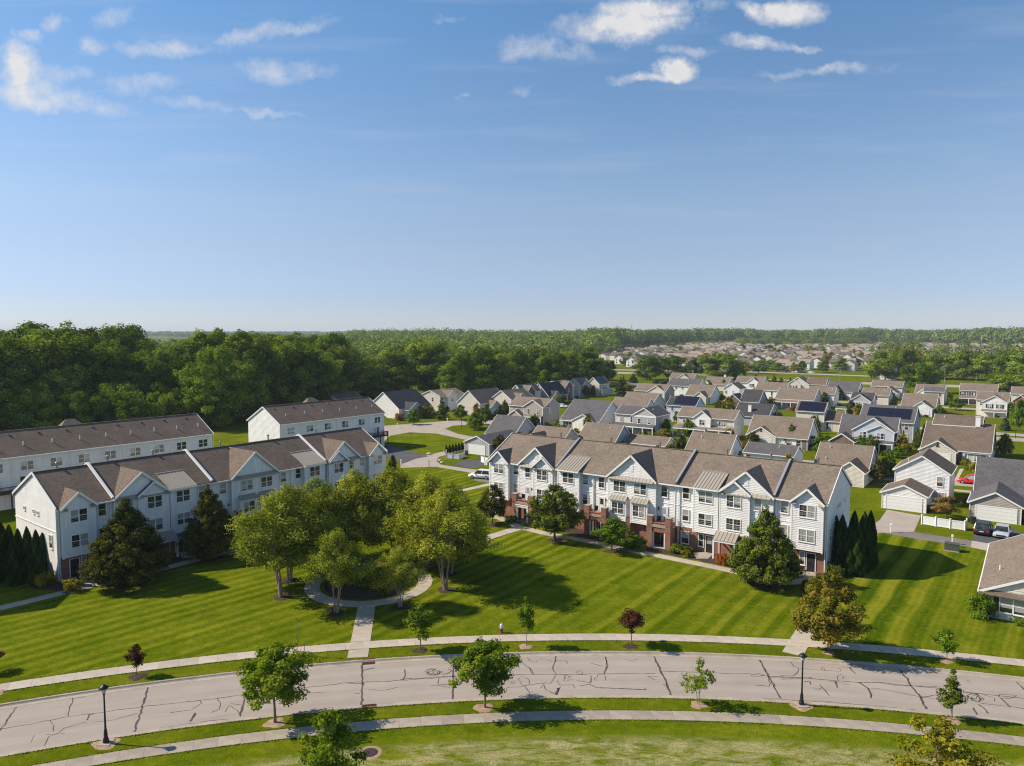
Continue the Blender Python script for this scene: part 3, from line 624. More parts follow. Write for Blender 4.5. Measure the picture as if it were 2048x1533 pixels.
for ox, L in {0: [([(0, 1250), (60, 1160), (135, 1060)], .12), ([(0, 1235), (200, 1205), (400, 1165), (545, 1135), (740, 1115), (1100, 1060), (1540, 1015), (1750, 990), (1960, 955)], .07), ([(545, 1135), (560, 1060), (585, 985)], .09), ([(400, 1165), (430, 1210), (430, 1250)], .06), ([(350, 1375), (385, 1300), (480, 1260), (510, 1230), (690, 1180)], .08), ([(370, 1280), (480, 1275), (510, 1270)], .06), ([(695, 1165), (715, 1120), (740, 1115)], .13), ([(1070, 1260), (1110, 1150), (1140, 1050), (1180, 900)], TK), ([(1100, 1110), (900, 1165), (760, 1180)], .05), ([(1360, 1105), (1520, 1085), (1605, 1030), (1600, 1010), (1540, 1015)], .06), ([(1520, 1175), (1560, 1105)], .2), ([(1740, 990), (1765, 1040), (1740, 1085), (1690, 1100)], .07), ([(1800, 1100), (1830, 1045), (1910, 1105)], .06), ([(1840, 1025), (1930, 1045)], .06), ([(1920, 1135), (1940, 1040), (1965, 920)], TK), ([(0, 1450), (500, 1370), (1000, 1275), (1500, 1195), (2044, 1130)], .05), ([(250, 1340), (275, 1280)], .04), ([(600, 990), (660, 985), (680, 975)], .05)],
 400: [([(365, 870), (375, 950), (840, 905)], .05), ([(840, 905), (1050, 885), (1180, 865), (1300, 860), (1500, 855), (1620, 845), (1840, 830), (2044, 815)], .07), ([(1290, 1045), (1295, 900), (1295, 725)], TK), ([(1300, 770), (1390, 745)], .12), ([(855, 950), (1000, 940)], .05), ([(1345, 925), (1470, 925), (1580, 900)], .06), ([(1620, 845), (1640, 810), (1640, 760)], .1), ([(1180, 870), (1240, 875), (1320, 868)], .08), ([(1230, 950), (1285, 955)], .08), ([(455, 1060), (465, 1010), (480, 1060)], .05), ([(0, 1180), (540, 1125), (1000, 1075), (1500, 1030), (2044, 1000)], .05)],
 800: [([(418, 1000), (425, 840), (425, 680)], TK), ([(0, 840), (380, 815), (580, 815), (880, 805), (1050, 800), (1400, 800), (1700, 795), (2044, 795)], .08), (loop(270, 785, 66, 28), .07), (loop(285, 785, 52, 18), .09), (loop(255, 780, 45, 26), .06), (loop(290, 778, 36, 22), .08), ([(340, 800), (380, 795), (415, 770), (385, 755)], .12), ([(410, 910), (310, 885), (240, 890)], .06), ([(310, 825), (305, 885), (410, 880)], .07), ([(1015, 665), (1030, 690), (1090, 705), (1100, 685)], .06), ([(970, 700), (1030, 745), (1060, 770), (1065, 800), (1040, 770), (1035, 745)], .07), ([(1120, 675), (1180, 680), (1215, 700)], .05), ([(1245, 655), (1235, 710), (1215, 750), (1245, 795)], .1), ([(1240, 690), (1340, 690), (1340, 715)], .06), ([(835, 950), (855, 905), (950, 900), (1020, 885), (1090, 875), (1200, 870), (1240, 810)], .07), (loop(905, 862, 18, 14), .05), (loop(985, 850, 44, 40), .06), ([(1000, 900), (1025, 920), (1040, 965)], .08), ([(1120, 910), (1150, 880), (1160, 920), (1250, 960), (1280, 900)], .09), ([(1250, 965), (1265, 910)], .2), ([(1255, 850), (1280, 885), (1380, 880), (1395, 910)], .07), (loop(1340, 830, 40, 22), .06), (loop(1330, 822, 24, 12), .07), ([(1440, 890), (1510, 875), (1570, 905), (1700, 910), (1960, 920)], .08), ([(1410, 850), (1530, 865), (1525, 810)], .1), (loop(1605, 832, 50, 28), .06), ([(1645, 660), (1655, 730), (1630, 795)], .08), ([(1520, 710), (1630, 735)], .05), (loop(1430, 783, 24, 16), .05), ([(1800, 680), (1880, 700), (1840, 690), (1900, 675)], .04)],
 1200: [([(45, 660), (55, 720), (35, 795)], .08), ([(430, 655), (490, 780), (540, 890), (565, 965)], TK), ([(490, 775), (750, 780), (950, 790), (1200, 795), (1350, 815), (1500, 820), (1536, 822)], .07), ([(380, 815), (480, 820)], .06), ([(380, 815), (440, 845)], .06), ([(500, 880), (545, 870), (520, 890), (545, 900)], .08), ([(1270, 680), (1340, 800), (1440, 990)], TK), (loop(1260, 806, 56, 9), .06), ([(1240, 885), (1350, 895), (1365, 870), (1335, 835)], .07), ([(0, 905), (170, 915), (360, 922), (370, 908)], .06), ([(0, 968), (700, 975), (1400, 1000), (2044, 1040)], .05)],
 1536: [([(170, 690), (200, 730), (245, 750), (240, 790), (190, 810), (100, 808)], .08), ([(250, 755), (480, 770), (580, 775), (570, 745)], .05), (loop(440, 757, 14, 12), .05), ([(560, 850), (555, 820), (580, 800), (605, 820), (600, 835)], .06), ([(0, 820), (270, 825), (540, 850), (720, 862), (900, 865), (1130, 890), (1360, 910), (1560, 940), (2044, 990)], .09), ([(110, 838), (220, 838), (270, 832), (350, 825)], .09), ([(650, 740), (685, 790)], .12), ([(580, 740), (740, 745)], .05), ([(540, 855), (550, 905)], .16), ([(410, 880), (450, 920), (485, 970)], .09), ([(360, 905), (400, 920), (430, 905)], .07), ([(290, 860), (340, 855), (340, 880)], .12), ([(470, 850), (600, 870), (660, 885)], .05), ([(730, 865), (800, 910), (820, 960), (820, 990)], .14), ([(800, 915), (890, 915), (1050, 945), (1220, 980), (1400, 1005)], .07), ([(1035, 755), (1110, 830), (1140, 890), (1200, 960), (1270, 1080)], TK), ([(1220, 980), (1370, 960)], .08), (loop(1650, 985, 60, 30), .07), (loop(1655, 985, 40, 36), .08), (loop(1640, 975, 34, 24), .08), (loop(1670, 990, 50, 22), .06), ([(1560, 940), (1720, 960), (1800, 990), (1810, 1015)], .09), ([(1640, 1065), (1670, 1125)], .12), ([(1680, 1040), (1720, 1065), (1760, 1110)], .13), ([(1700, 1030), (1930, 1055), (2044, 1075)], .07), (loop(1910, 978, 70, 18), .07), ([(1860, 990), (1930, 1060)], .1), ([(1985, 860), (2044, 920)], .14), ([(890, 865), (920, 875), (1100, 890), (1360, 898)], .06), ([(1580, 850), (1610, 850), (1600, 865)], .05), ([(0, 995), (500, 1020), (1000, 1065), (1500, 1120), (2044, 1178)], .05)]}.items():
    for pts, w in L: tar(ox, pts, w)
# inlets, manhole
for (x, y, w) in ((737, 1323, 1.05), (738, 1412, 1.05)):
    p = G(x, y, -.1); t = ang_of(p); rr = R_FAR if y < 1350 else R_NEAR
    T = thing('storm_inlet', 'rusty storm drain inlet set in the %s kerb' % ('kerb by the footpath to the birch ring' if y < 1350 else 'kerb on the hay-strewn side of the road'), 'storm drain', pol(rr + (-.3 if y < 1350 else .3), t, -.12), -t)
    MB().box(-w / 2, w / 2, -.32, -.26, 0, .035).box(-w / 2, w / 2, .26, .32, 0, .035).box(-w / 2, -w / 2 + .06, -.26, .26, 0, .035).box(w / 2 - .06, w / 2, -.26, .26, 0, .035).build('frame', M['rust'], T)
    for k in range(9): MB().box(-.03, .03, -.26, .26, .002, .03).build('grate_bar', M['rust'], T, loc=(-w / 2 + .1 + k * (w - .2) / 8, 0, 0))
    MB().box(-w / 2, w / 2, -.3, .3, -.02, .004).build('pit', M['black'], T)  # thin black plate paints the dark below the grate bars
    h = .2 if y < 1350 else -.2
    MB().box(-w / 2, w / 2, min(h * 1.6, h * 2.4), max(h * 1.6, h * 2.4), .02, .17).build('hood', M['rust'], T)
p = G(740, 1506); T = thing('manhole', 'round iron manhole cover in the hay-strewn lawn', 'manhole', (*p, .0))
MB().lathe([(.50, 0), (.50, .045), (.40, .05), (.39, .06), (0.01, .062)], 28).build('cover', M['grille'], T)
MB().lathe([(.82, .0), (.78, .012), (.5, .02), (.01, .02)], 24).build('collar', M['bare'], T)
# tufts of grass leaning over the edges of walks and kerbs
def edge_tufts():
    rng = np.random.default_rng(77); Ps = []
    for r, sg in ((123.83, -1), (125.37, 1), (110.39, -1), (111.73, 1), (R_FAR + .11, 1), (R_NEAR - .11, -1)):
        n = 5200; th = rng.uniform(math.radians(-29), math.radians(31), n); rr = r + sg * np.abs(rng.normal(0, .07, n)) - sg * .035
        Ps.append(np.c_[RC[0] + rr * np.sin(th), RC[1] + rr * np.cos(th), np.zeros(n)])
    P = np.concatenate(Ps); n = len(P); a = rng.uniform(0, 6.283, n); w = rng.uniform(.02, .05, n); h = rng.uniform(.02, .06, n)
    dx, dy = np.cos(a) * w, np.sin(a) * w; lx, ly = rng.normal(0, .05, n), rng.normal(0, .05, n)
    V = np.empty((n, 4, 3)); V[:, 0] = P + np.c_[-dx, -dy, np.zeros(n)]; V[:, 1] = P + np.c_[dx, dy, np.zeros(n)]; V[:, 2] = P + np.c_[dx * .5 + lx, dy * .5 + ly, h]; V[:, 3] = P + np.c_[-dx * .5 + lx, -dy * .5 + ly, h]
    me = bpy.data.meshes.new('grass_tufts'); me.from_pydata(V.reshape(-1, 3).tolist(), [], np.arange(n * 4).reshape(-1, 4).tolist()); me.update()
    o = mk('grass_tufts', me, M['tuft']); o['kind'] = 'stuff'; o['label'] = 'grass tufts leaning over the edges of walks and kerbs'; o['category'] = 'grass'
M['tuft'] = pmat('tuft', (.115, .150, .006), .95, .35, .8, fine=.2, spec=0.)
edge_tufts()
#@@PART3
# ------------------------------------------------------------------ building kit (local frame: x along the front, y into the house, z up)
def lap(b, o, dx, n, x0, x1, z0, z1, xl=None, xr=None, course=.21):
    """lapped boards on a wall plane; o origin, dx direction along, n outward; xl/xr narrow it row by row (gables)"""
    o, dx, n = Vector(o), Vector(dx), Vector(n)
    k = max(1, int(round((z1 - z0) / course))); h = (z1 - z0) / k
    for i in range(k):
        a, c = z0 + i * h, z0 + (i + 1) * h
        la, lc = (xl(a), xl(c)) if xl else (x0, x0); ra, rc = (xr(a), xr(c)) if xr else (x1, x1)
        P = lambda x, z, d: tuple(o + dx * x + n * d + Vector((0, 0, z)))
        b.face(P(la, a, .045), P(ra, a, .045), P(rc, c, .004), P(lc, c, .004))
        b.face(P(la, a, .004), P(ra, a, .004), P(ra, a, .045), P(la, a, .045))
    return b
_win = {}
def window_mesh(w, h, cols):
    key = (round(w, 2), round(h, 2), cols)
    if key in _win: return _win[key]
    b = MB(); t = .085; d = .07
    b.box(-w / 2 - t, -w / 2, -d, 0.0, -t, h + t).box(w / 2, w / 2 + t, -d, 0.0, -t, h + t).box(-w / 2, w / 2, -d, 0, -t, 0).box(-w / 2, w / 2, -d, 0, h, h + t)
    b.box(-w / 2 - t - .03, w / 2 + t + .03, -d - .03, 0, -t - .05, -t)
    sw = w / cols; panes = []
    for c in range(cols):
        x0 = -w / 2 + c * sw
        if c: b.box(x0 - .06, x0 + .06, -d + .01, 0, 0, h)
        a0, a1 = x0 + (.06 if c else 0), x0 + sw - (.06 if c < cols - 1 else 0)
        b.box(a0, a1, -d + .02, -.012, h * .5 - .03, h * .5 + .03)
        panes.append((a0, a1))
    me = b.mesh('window')
    pm = []
    for a0, a1 in panes:
        q = MB().face((a0, -.022, 0), (a1, -.022, 0), (a1, -.022, h / 2 - .03), (a0, -.022, h / 2 - .03)); q.face((a0, -.036, h / 2 + .03), (a1, -.036, h / 2 + .03), (a1, -.036, h), (a0, -.036, h)); pm.append(q.mesh('pane'))
    mu = MB()
    for a0, a1 in panes:
        for zz in (0, h / 2):
            mu.box((a0 + a1) / 2 - .009, (a0 + a1) / 2 + .009, -.05, -.0365, zz + .03, zz + h / 2 - .03); mu.box(a0, a1, -.05, -.0365, zz + h / 4 - .009, zz + h / 4 + .009)
    _win[key] = (me, pm, mu.mesh('muntin')); return _win[key]
def window(parent, x, y, z, w, h, cols=1, rz=0., muntin=False, name='window'):
    me, pm, mu = window_mesh(w, h, cols)
    o = mk(name, me, M['trim'], parent, loc=(x, y, z), rz=rz)
    for q in pm: mk('pane', q, M['glass'], o)
    if muntin: mk('muntin', mu, M['muntin'], o)
    return o
def door(parent, x, y, z, w, h, m='door_dark', rz=0., glazed=True):
    b = MB(); t = .09
    b.box(-w / 2 - t, -w / 2, -.06, 0, 0, h + t).box(w / 2, w / 2 + t, -.06, 0, 0, h + t).box(-w / 2, w / 2, -.06, 0, h, h + t)
    f = b.build('door', M['trim'], parent, loc=(x, y, z), rz=rz)
    MB().box(-w / 2, w / 2, -.035, 0, 0, h).build('leaf', M[m], f)
    if glazed: MB().box(-w / 2 + .14, w / 2 - .14, -.042, -.03, h * .52, h - .14).build('pane', M['glass'], f)
    MB().box(w / 2 - .11, w / 2 - .06, -.09, -.03, h * .46, h * .52).build('handle', M['rim'], f)
    return f
def gable_roof_pts(x0, x1, y0, y1, ze, zr, axis, ov, oe):
    """two slopes (each a quad) of a gable roof with eave overhang ov and end overhang oe"""
    if axis == 'u':
        ym = (y0 + y1) / 2; s = (zr - ze) / (ym - y0); zo = ze - s * ov
        return [[(x0 - oe, y0 - ov, zo), (x1 + oe, y0 - ov, zo), (x1 + oe, ym, zr), (x0 - oe, ym, zr)], [(x1 + oe, y1 + ov, zo), (x0 - oe, y1 + ov, zo), (x0 - oe, ym, zr), (x1 + oe, ym, zr)]]
    xm = (x0 + x1) / 2; s = (zr - ze) / (x1 - xm); zo = ze - s * ov
    return [[(x0 - ov, y1 + oe, zo), (x0 - ov, y0 - oe, zo), (xm, y0 - oe, zr), (xm, y1 + oe, zr)], [(x1 + ov, y0 - oe, zo), (x1 + ov, y1 + oe, zo), (xm, y1 + oe, zr), (xm, y0 - oe, zr)]]
def lift(q, dz): return [(p[0], p[1], p[2] + dz) for p in q]

# ------------------------------------------------------------------ the two front townhouse rows
TL, TD, TE, TR = 48.83, 12.2, 8.2, 11.62        # length, depth, eave, ridge
TS = (TR - 8.25) / (TD / 2 + .35)
def zroof(y): return 8.25 + TS * (y + .35)
def yroof(z): return (z - 8.25) / TS - .35
def townhouse(name, label, loc, rz, mirror):
    T = thing(name, label, 'townhouses', loc, rz)
    mx = (lambda x: TL - x) if mirror else (lambda x: x)
    def iv(a, b):
        p, q = mx(a), mx(b); return (p, q) if p < q else (q, p)
    # walls
    br = MB(); br.box(.03, TL - .03, 0, .3, 0, 2.8).build('brick_wall', M['brick'], T)
    w = MB()
    w.box(.02, TL - .02, .05, .3, 2.8, TE); lap(w, (0, .05, 0), (1, 0, 0), (0, -1, 0), .02, TL - .02, 2.8, TE)
    w.box(.02, TL - .02, TD - .3, TD, 0, TE)
    w.build('wall', M['white'], T)
    for x, nx in ((0, -1), (TL, 1)):
        e = MB()
        sl = lambda z: max(0, (z - TE) / (TR - .15 - TE)) * TD / 2
        a = lambda z: .05 + sl(z); c = lambda z: TD - sl(z)
        lap(e, (x, 0, 0), (0, 1, 0), (nx, 0, 0), 0, TD, .0, TE); lap(e, (x, 0, 0), (0, 1, 0), (nx, 0, 0), 0, TD, TE, TR - .16, a, c)
        xx = x - nx * .02
        e.face((xx, 0, 0), (xx, TD, 0), (xx, TD, TE), (xx, TD / 2, TR - .15), (xx, 0, TE))
        e.build('end_wall', M['white'], T)
        q = MB(); q.box(x - .06 + nx * .04, x + .06 + nx * .04, -.04, .14, 0 if nx else 0, TE)
        q.box(x - .05 + nx * .05, x + .05 + nx * .05, .15, TD, 5.5, 5.62)
        q.box(x + nx * .04 - .04, x + nx * .04 + .04, -.06, .04, 0, TE - .1)
        q.build('corner_board', M['trim'], T)
        dp = MB().box(x - nx * .12 - .05, x - nx * .12 + .05, -.14, -.04, .1, 8.0); dp.build('downspout', M['trim'], T)
    end = mx(0) if not mirror else mx(TL)
    # small high windows and one lower window on the open end
    ex = TL if not mirror else 0; rzz = math.pi / 2 if not mirror else -math.pi / 2
    for yy, zz, ww, hh in ((5.2, 6.8, .5, .35), (6.4, 6.8, .5, .35), (9.2, 6.8, .5, .35), (1.7, 3.5, .75, 1.45)): window(T, ex + (.03 if not mirror else -.03), yy, zz, ww, hh, 1, rzz)
    # main roof in four fields between the fire walls
    cuts = sorted([0, TL, mx(12.3), mx(30.55), mx(42.95)])
    for i, (a, c) in enumerate(zip(cuts, cuts[1:])):
        dz = (0, .06, .0, .06)[i]; a2, c2 = (a - .12 if a == 0 else a + .01), (c + .12 if c == TL else c - .01)
        r = MB()
        for q in gable_roof_pts(a2, c2, 0, TD, TE + .2, TR + .02, 'u', .35, 0): r.slab(lift(q, dz), .16)
        ro = r.build('roof', M['roof_tan' if not mirror else 'roof_brown'], T)
        MB().bar((a2, TD / 2, TR + .05 + dz), (c2, TD / 2, TR + .05 + dz), .3, .06).build('ridge_cap', M['roof_brown'], ro)
    b = MB()
    s0 = (TE + .2) - TS * .35
    for y0, y1 in ((-.47, -.35), (TD + .35, TD + .47)): b.box(-.12, TL + .12, y0, y1, 8.02, 8.17)
    b.build('gutter', M['trim'], T)
    for x in (-.16, TL + .16):
        for y0, y1 in ((-.4, TD / 2), (TD + .4, TD / 2)): MB().bar((x, y0, zroof(-.4) + .05), (x, y1, TR - .02), .07, .26).build('rake_board', M['trim'], T)
    for x in (12.3, 30.55, 42.95):
        f = MB(); X = mx(x)
        for y0, y1 in ((-.42, TD / 2), (TD + .42, TD / 2)):
            f.bar((X, y0, zroof(-.42) + .26), (X, y1, TR + .26), .26, .24)
        f.build('fire_wall', M['trim' if mirror else 'flash'], T)  # sunlit row gets its shaded-side tone as colour, the other stays white
    # flues and vents on the roof
    for x in (8.8, 17.5, 25.2, 34.8, 40.5, 46.2):
        X = mx(x); v = MB(); v.tube([(X, TD / 2 + .35, TR - .2), (X, TD / 2 + .35, TR + .62)], [.11, .11], 10); v.lathe([(.12, TR + .62), (.2, TR + .66), (.2, TR + .72), (.08, TR + .8)], 10, (X, TD / 2 + .35)); v.build('flue', M['ductmetal'], T)
    # cross gables
    def cross(xl, xr, p, zb, za, pent=None, vent=False, sub=False):
        xl, xr = iv(xl, xr); xa = (xl + xr) / 2; hw = (xr - xl) / 2; k = (za - zb) / hw; yb = yroof(za) + .3 if not sub else yroof(za) + .3
        wl = MB(); lap(wl, (0, -p, 0), (1, 0, 0), (0, -1, 0), xl, xr, TE - .1, za - .12, lambda z: xl + max(0, (z - zb + .05) / k), lambda z: xr - max(0, (z - zb + .05) / k))
        go = wl.build('gable', M['white'], T)
        r = MB(); o = .22; f = -p - .32
        r.slab([(xl - o, f, zb - o * k + .1), (xa, f, za + .1), (xa, yb, za + .1), (xl - o, yroof(zb) + .15, zb - o * k + .1)], .13)
        r.slab([(xa, f, za + .1), (xr + o, f, zb - o * k + .1), (xr + o, yroof(zb) + .15, zb - o * k + .1), (xa, yb, za + .1)], .13)
        r.build('gable_roof', M['roof_tan' if not mirror else 'roof_brown'], go)
        for sx in (-1, 1):      # rake boards, and small roofed cornice returns at the gable feet
            ex_ = xa + sx * (hw + o); ix = ex_ - sx * .75
            MB().bar((xa, f - .03, za - .02), (ex_, f - .03, zb - o * k - .02), .06, .24, (0, 0, 1)).build('rake_board', M['trim'], go)
            rt = MB(); rt.slab([(min(ex_, ix), f, zb - .28), (max(ex_, ix), f, zb - .28), (max(ex_, ix), -p, zb - .02), (min(ex_, ix), -p, zb - .02)], .1)
            rt.build('cornice_return', M['metal'], go)
        if pent:
            a, c = iv(*pent)
            pt = MB().slab([(a, -p - .45, zb - .30), (c, -p - .45, zb - .30), (c, -p, zb + .12), (a, -p, zb + .12)], .07).build('pent_roof', M['metal'], go)
            sm = MB(); n = int((c - a) / .5)
            for i in range(n + 1): sm.bar((a + (c - a) * i / n, -p - .45, zb - .285), (a + (c - a) * i / n, -p, zb + .135), .03, .04)
            sm.build('seam', M['metal'], pt, kind='stuff')
        if vent:
            vm = MB().box(xa - .28, xa + .28, -p - .05, -p, zb + .85, zb + 1.75).box(xa - .2, xa + .2, -p - .07, -p - .05, zb + .93, zb + 1.67).build('gable_vent', M['trim'], go)
        return go
    def bay(a, c, p, z0, z1, m='white'):
        a, c = iv(a, c); b = MB(); b.box(a, c, -p, .1, z0, z1)
        lap(b, (a, -p, 0), (1, 0, 0), (0, -1, 0), 0, c - a, z0, z1); lap(b, (c, -p, 0), (0, 1, 0), (1, 0, 0), 0, p, z0, z1); lap(b, (a, 0, 0), (0, -1, 0), (-1, 0, 0), 0, p, z0, z1)
        o = b.build('bay', M[m], T)
        t = MB()
        for x in (a, c): t.box(x - .07, x + .07, -p - .05, -p + .12, z0 - .1, z1)
        if z1 - z0 > 4: t.box(a, c, -p - .04, -p + .02, 5.5, 5.62)
        t.build('corner_board', M['trim'], o)
        return o
    P1, P2 = .6, .32
    for (a, c) in ((.5, 3.9), (45.05, 48.5)):
        bay(a, c, P1, 2.6, TE); cross(a, c, P1, 8.3, 9.85)
        x0, x1 = iv(a, c); xc = (x0 + x1) / 2
        for z in (6.52, 3.66): window(T, xc, -P1 - .02, z, 1.68, 1.36, 2, muntin=not mirror)
    for (a, c, na, nc) in ((5.8, 11.9, 8.5, 11.8), (36.4, 42.8, 36.45, 40.1)):
        bay(a, c, P2, 2.8, TE); cross(a, c, P2, 8.3, 10.98, (a + .2, c - .2), True)
        bay(na, nc, P1, 2.8 if a < 20 else 3.0, TE); cross(na, nc, P1, 8.28, 9.7, sub=True)
    bay(20.8, 27.75, P2 + .1, 2.8, TE); cross(20.8, 27.75, P2 + .1, 8.35, 11.42, (21.0, 27.5), True)
    for (a, c) in ((12.75, 16.2), (33.05, 36.2)):
        bay(a, c, P1, 2.6, TE)
        x0, x1 = iv(a, c); y1 = yroof(9.82)
        s = MB().slab([(x0 - .15, -P1 - .4, 8.36), (x1 + .15, -P1 - .4, 8.36), (x1 + .15, y1, 9.86), (x0 - .15, y1, 9.86)], .1)
        s.face((x0, -P1, 8.1), (x0, -P1, 8.3), (x0, y1, 9.76)); s.face((x1, -P1, 8.1), (x1, y1, 9.76), (x1, -P1, 8.3))
        so_ = s.build('shed_roof', M['metal'], T)
        sm = MB()
        for i in range(9):
            x = x0 - .13 + (x1 - x0 + .26) * i / 8; sm.bar((x, -P1 - .4, 8.385), (x, y1, 9.885), .035, .06)
        sm.build('seam', M['metal'], so_, kind='stuff')
        MB().bar((x0 - .2, y1, 9.88), (x1 + .2, y1, 9.88), .18, .1).build('ridge_cap', M['metal'], so_)
        MB().box(x0 - .15, x1 + .15, -P1 - .5, -P1 - .38, 8.16, 8.3).build('gutter', M['trim'], so_)
        for z in (6.55, 3.67): window(T, (x0 + x1) / 2, -P1 - .02, z, 1.68, 1.36, 2)
    # windows on the plain wall and on the shallow gable fronts (x from, z, columns, front offset)
    F2 = P2 + .02; F3 = P1 + .02; F4 = P2 + .12
    for a, c, z, cols, f, mu in ((4.55, 5.35, 6.57, 1, -.02, 0), (4.55, 5.35, 3.7, 1, -.02, 0), (6.93, 7.75, 6.43, 1, F2, 1), (9.2, 10.88, 6.4, 2, F3, 1), (9.2, 10.88, 3.55, 2, F3, 1), (16.55, 17.37, 6.55, 1, -.02, 0), (16.55, 17.37, 3.69, 1, -.02, 0),
                                (19.1, 19.92, 6.4, 1, -.02, 1), (21.65, 23.35, 6.32, 2, F4, 1), (24.72, 26.42, 6.32, 2, F4, 0), (28.42, 29.25, 6.38, 1, -.02, 0), (31.4, 32.2, 6.55, 1, -.02, 0), (31.4, 32.2, 3.68, 1, -.02, 0),
                                (37.35, 39.05, 6.45, 2, F3, 1), (37.35, 39.05, 3.6, 2, F3, 1), (40.65, 41.45, 6.45, 1, F2, 0), (40.65, 41.45, 3.6, 1, F2, 0), (43.65, 44.45, 6.53, 1, -.02, 0), (43.65, 44.45, 3.66, 1, -.02, 0)):
        x0, x1 = iv(a, c); window(T, (x0 + x1) / 2, -f if f > 0 else -.01, z, x1 - x0, 1.38, cols, muntin=bool(mu) and not mirror)
    for a, c in ((31.3, 32.25), (37.3, 38.2), (24.8, 26.5), (33.62, 34.2), (46.0, 46.45), (21.8, 23.2)):
        x0, x1 = iv(a, c); window(T, (x0 + x1) / 2, -.02, .72, x1 - x0, 1.5, 2 if c - a > 1.2 else 1)
    for x, y, z, m in ((35.0, -.01, .08, 'door_dark'), (47.2, -.01, .08, 'door_dark'), (1.6, -.01, .08, 'door_dark'), (13.6, -.01, .08, 'door_dark')): door(T, mx(x), y, z, .92, 2.08, m)
    for x, f in ((7.38, F2), (19.6, .02), (28.85, .02)): door(T, mx(x), -f, 2.98, .82, 2.02, 'trim')
    # box bays with metal hoods under the wide gable
    for a, c in ((21.4, 23.72), (24.5, 26.85)):
        bay(a, c, 1.0, 2.5, 5.3); x0, x1 = iv(a, c)
        q = MB().slab([(x0 - .15, -1.3, 5.28), (x1 + .15, -1.3, 5.28), (x1, -.4, 5.82), (x0, -.4, 5.82)], .07).build('bay_hood', M['metal'], T)
        sm = MB()
        for i in range(6): sm.bar((x0 - .12 + (x1 - x0 + .24) * i / 5, -1.3, 5.3), (x0 + .02 + (x1 - x0 - .04) * i / 5, -.4, 5.84), .03, .05)
        sm.build('seam', M['metal'], q, kind='stuff')
        window(T, (x0 + x1) / 2, -1.02, 3.45, 1.66, 1.42, 2, muntin=not mirror)
    # trims: thin verticals, a lamp beside each upper door
    t = MB()
    for x in (18.1, 20.65, 30.3, 43.0, 5.75, 12.55): t.box(mx(x) - .06, mx(x) + .06, -.05, .06, 2.8, TE)
    t.box(.1, TL - .1, -.03, .055, 5.5, 5.6)
    t.build('trim_board', M['trim'], T)
    for x in (18.25, 30.85, 5.6, 36.3, 43.15): MB().box(mx(x) - .045, mx(x) + .045, -.16, -.06, .2, 8.05).build('downspout', M['trim'], T)
    for x, f in ((8.15, P2), (20.3, 0), (28.1, 0)): MB().lathe([(.04, 4.55), (.09, 4.7), (.09, 4.85), (.03, 4.95)], 8, (mx(x), -f - .13)).build('wall_lamp', M['black'], T)
    # porches: brick piers, deck with rail above, way in below
    def porch(a, c, kind):
        a, c = iv(a, c); d = 2.0; pw = .75
        pr = MB().box(a, c, -d, -.32, 2.72, 3.0).build('porch_deck', M['concrete'], T)
        for x in (a, c - pw):
            q = MB().box(x, x + pw, -d, -d + .72, 0, 4.05).build('pier', M['brick'], pr)
            MB().box(x - .04, x + pw + .04, -d - .04, -d + .76, 4.05, 4.13).build('cap', M['concrete'], q)
        l = MB(); z0 = 2.25 if kind else 2.05
        l.box(a + pw, c - pw, -d + .1, -d + .4, z0, 3.25); l.build('lintel', M['brick'], pr)
        cp = MB().box(a + pw, c - pw, -d + .04, -d + .46, 3.25, 3.33).build('coping', M['brick'], pr)
        s = MB()
        for x in (a + .1, c - .4): s.box(x, x + .3, -d + .72, -.33, 0 if x > a + 1 else 0, 3.35)
        s.build('side_wall', M['brick'], pr)
        rl = MB()
        for x in (a + .25, c - .25):
            rl.box(x - .03, x + .03, -d + .7, -.35, 3.88, 3.94)
            for k in range(8): rl.box(x - .012, x + .012, -d + .8 + k * .15, -d + .824 + k * .15, 3.35, 3.9)
        rl.build('railing', M['black'], pr)
        if kind == 1:
            t = MB(); w0, w1 = a + pw, c - pw
            t.box(w0, w0 + .28, -d + .03, -d + .2, 0, 2.25).box(w1 - .28, w1, -d + .03, -d + .2, 0, 2.25).box(w0 - .06, w1 + .06, -d - .03, -d + .22, 2.2, 2.5).box(w0 - .12, w1 + .12, -d - .09, -d + .24, 2.5, 2.6)
            t.build('door_surround', M['trim'], pr)
        else:
            t = MB(); t.box(a + pw + .02, a + pw + .18, -d + .12, -d + .3, 0, z0); t.box(c - pw - .18, c - pw - .02, -d + .12, -d + .3, 0, z0); t.build('post', M['trim'], pr)
        door(T, (a + c) / 2 + .1, -.33, .06, .9, 2.0, 'door_dark')
        MB().box(a + .4, c - .4, -d + .1, -.3, .0, .05).build('porch_floor', M['concrete'], pr)
    porch(5.65, 9.25, 1); porch(17.95, 21.3, 0); porch(27.3, 30.6, 0)
    # brick pier between the box bays, small hooded entry
    for a, c in ((23.75, 24.45),):
        x0, x1 = iv(a, c); MB().box(x0, x1, -1.0, -.01, 0, 3.0).build('pier', M['brick'], T)
    x0, x1 = iv(20.9, 27.3); MB().box(x0, x1, -.42, 0, 0, 2.8).build('brick_base', M['brick'], T)
    x0, x1 = iv(36.1, 38.95)
    h = MB().slab([(x0, -2.0, 2.42), (x1, -2.0, 2.42), (x1, -.6, 3.2), (x0, -.6, 3.2)], .08).build('entry_hood', M['metal'], T)
    sm = MB()
    for i in range(7): sm.bar((x0 + .02 + (x1 - x0 - .04) * i / 6, -2.0, 2.445), (x0 + .02 + (x1 - x0 - .04) * i / 6, -.6, 3.225), .03, .05)
    sm.build('seam', M['metal'], h, kind='stuff')
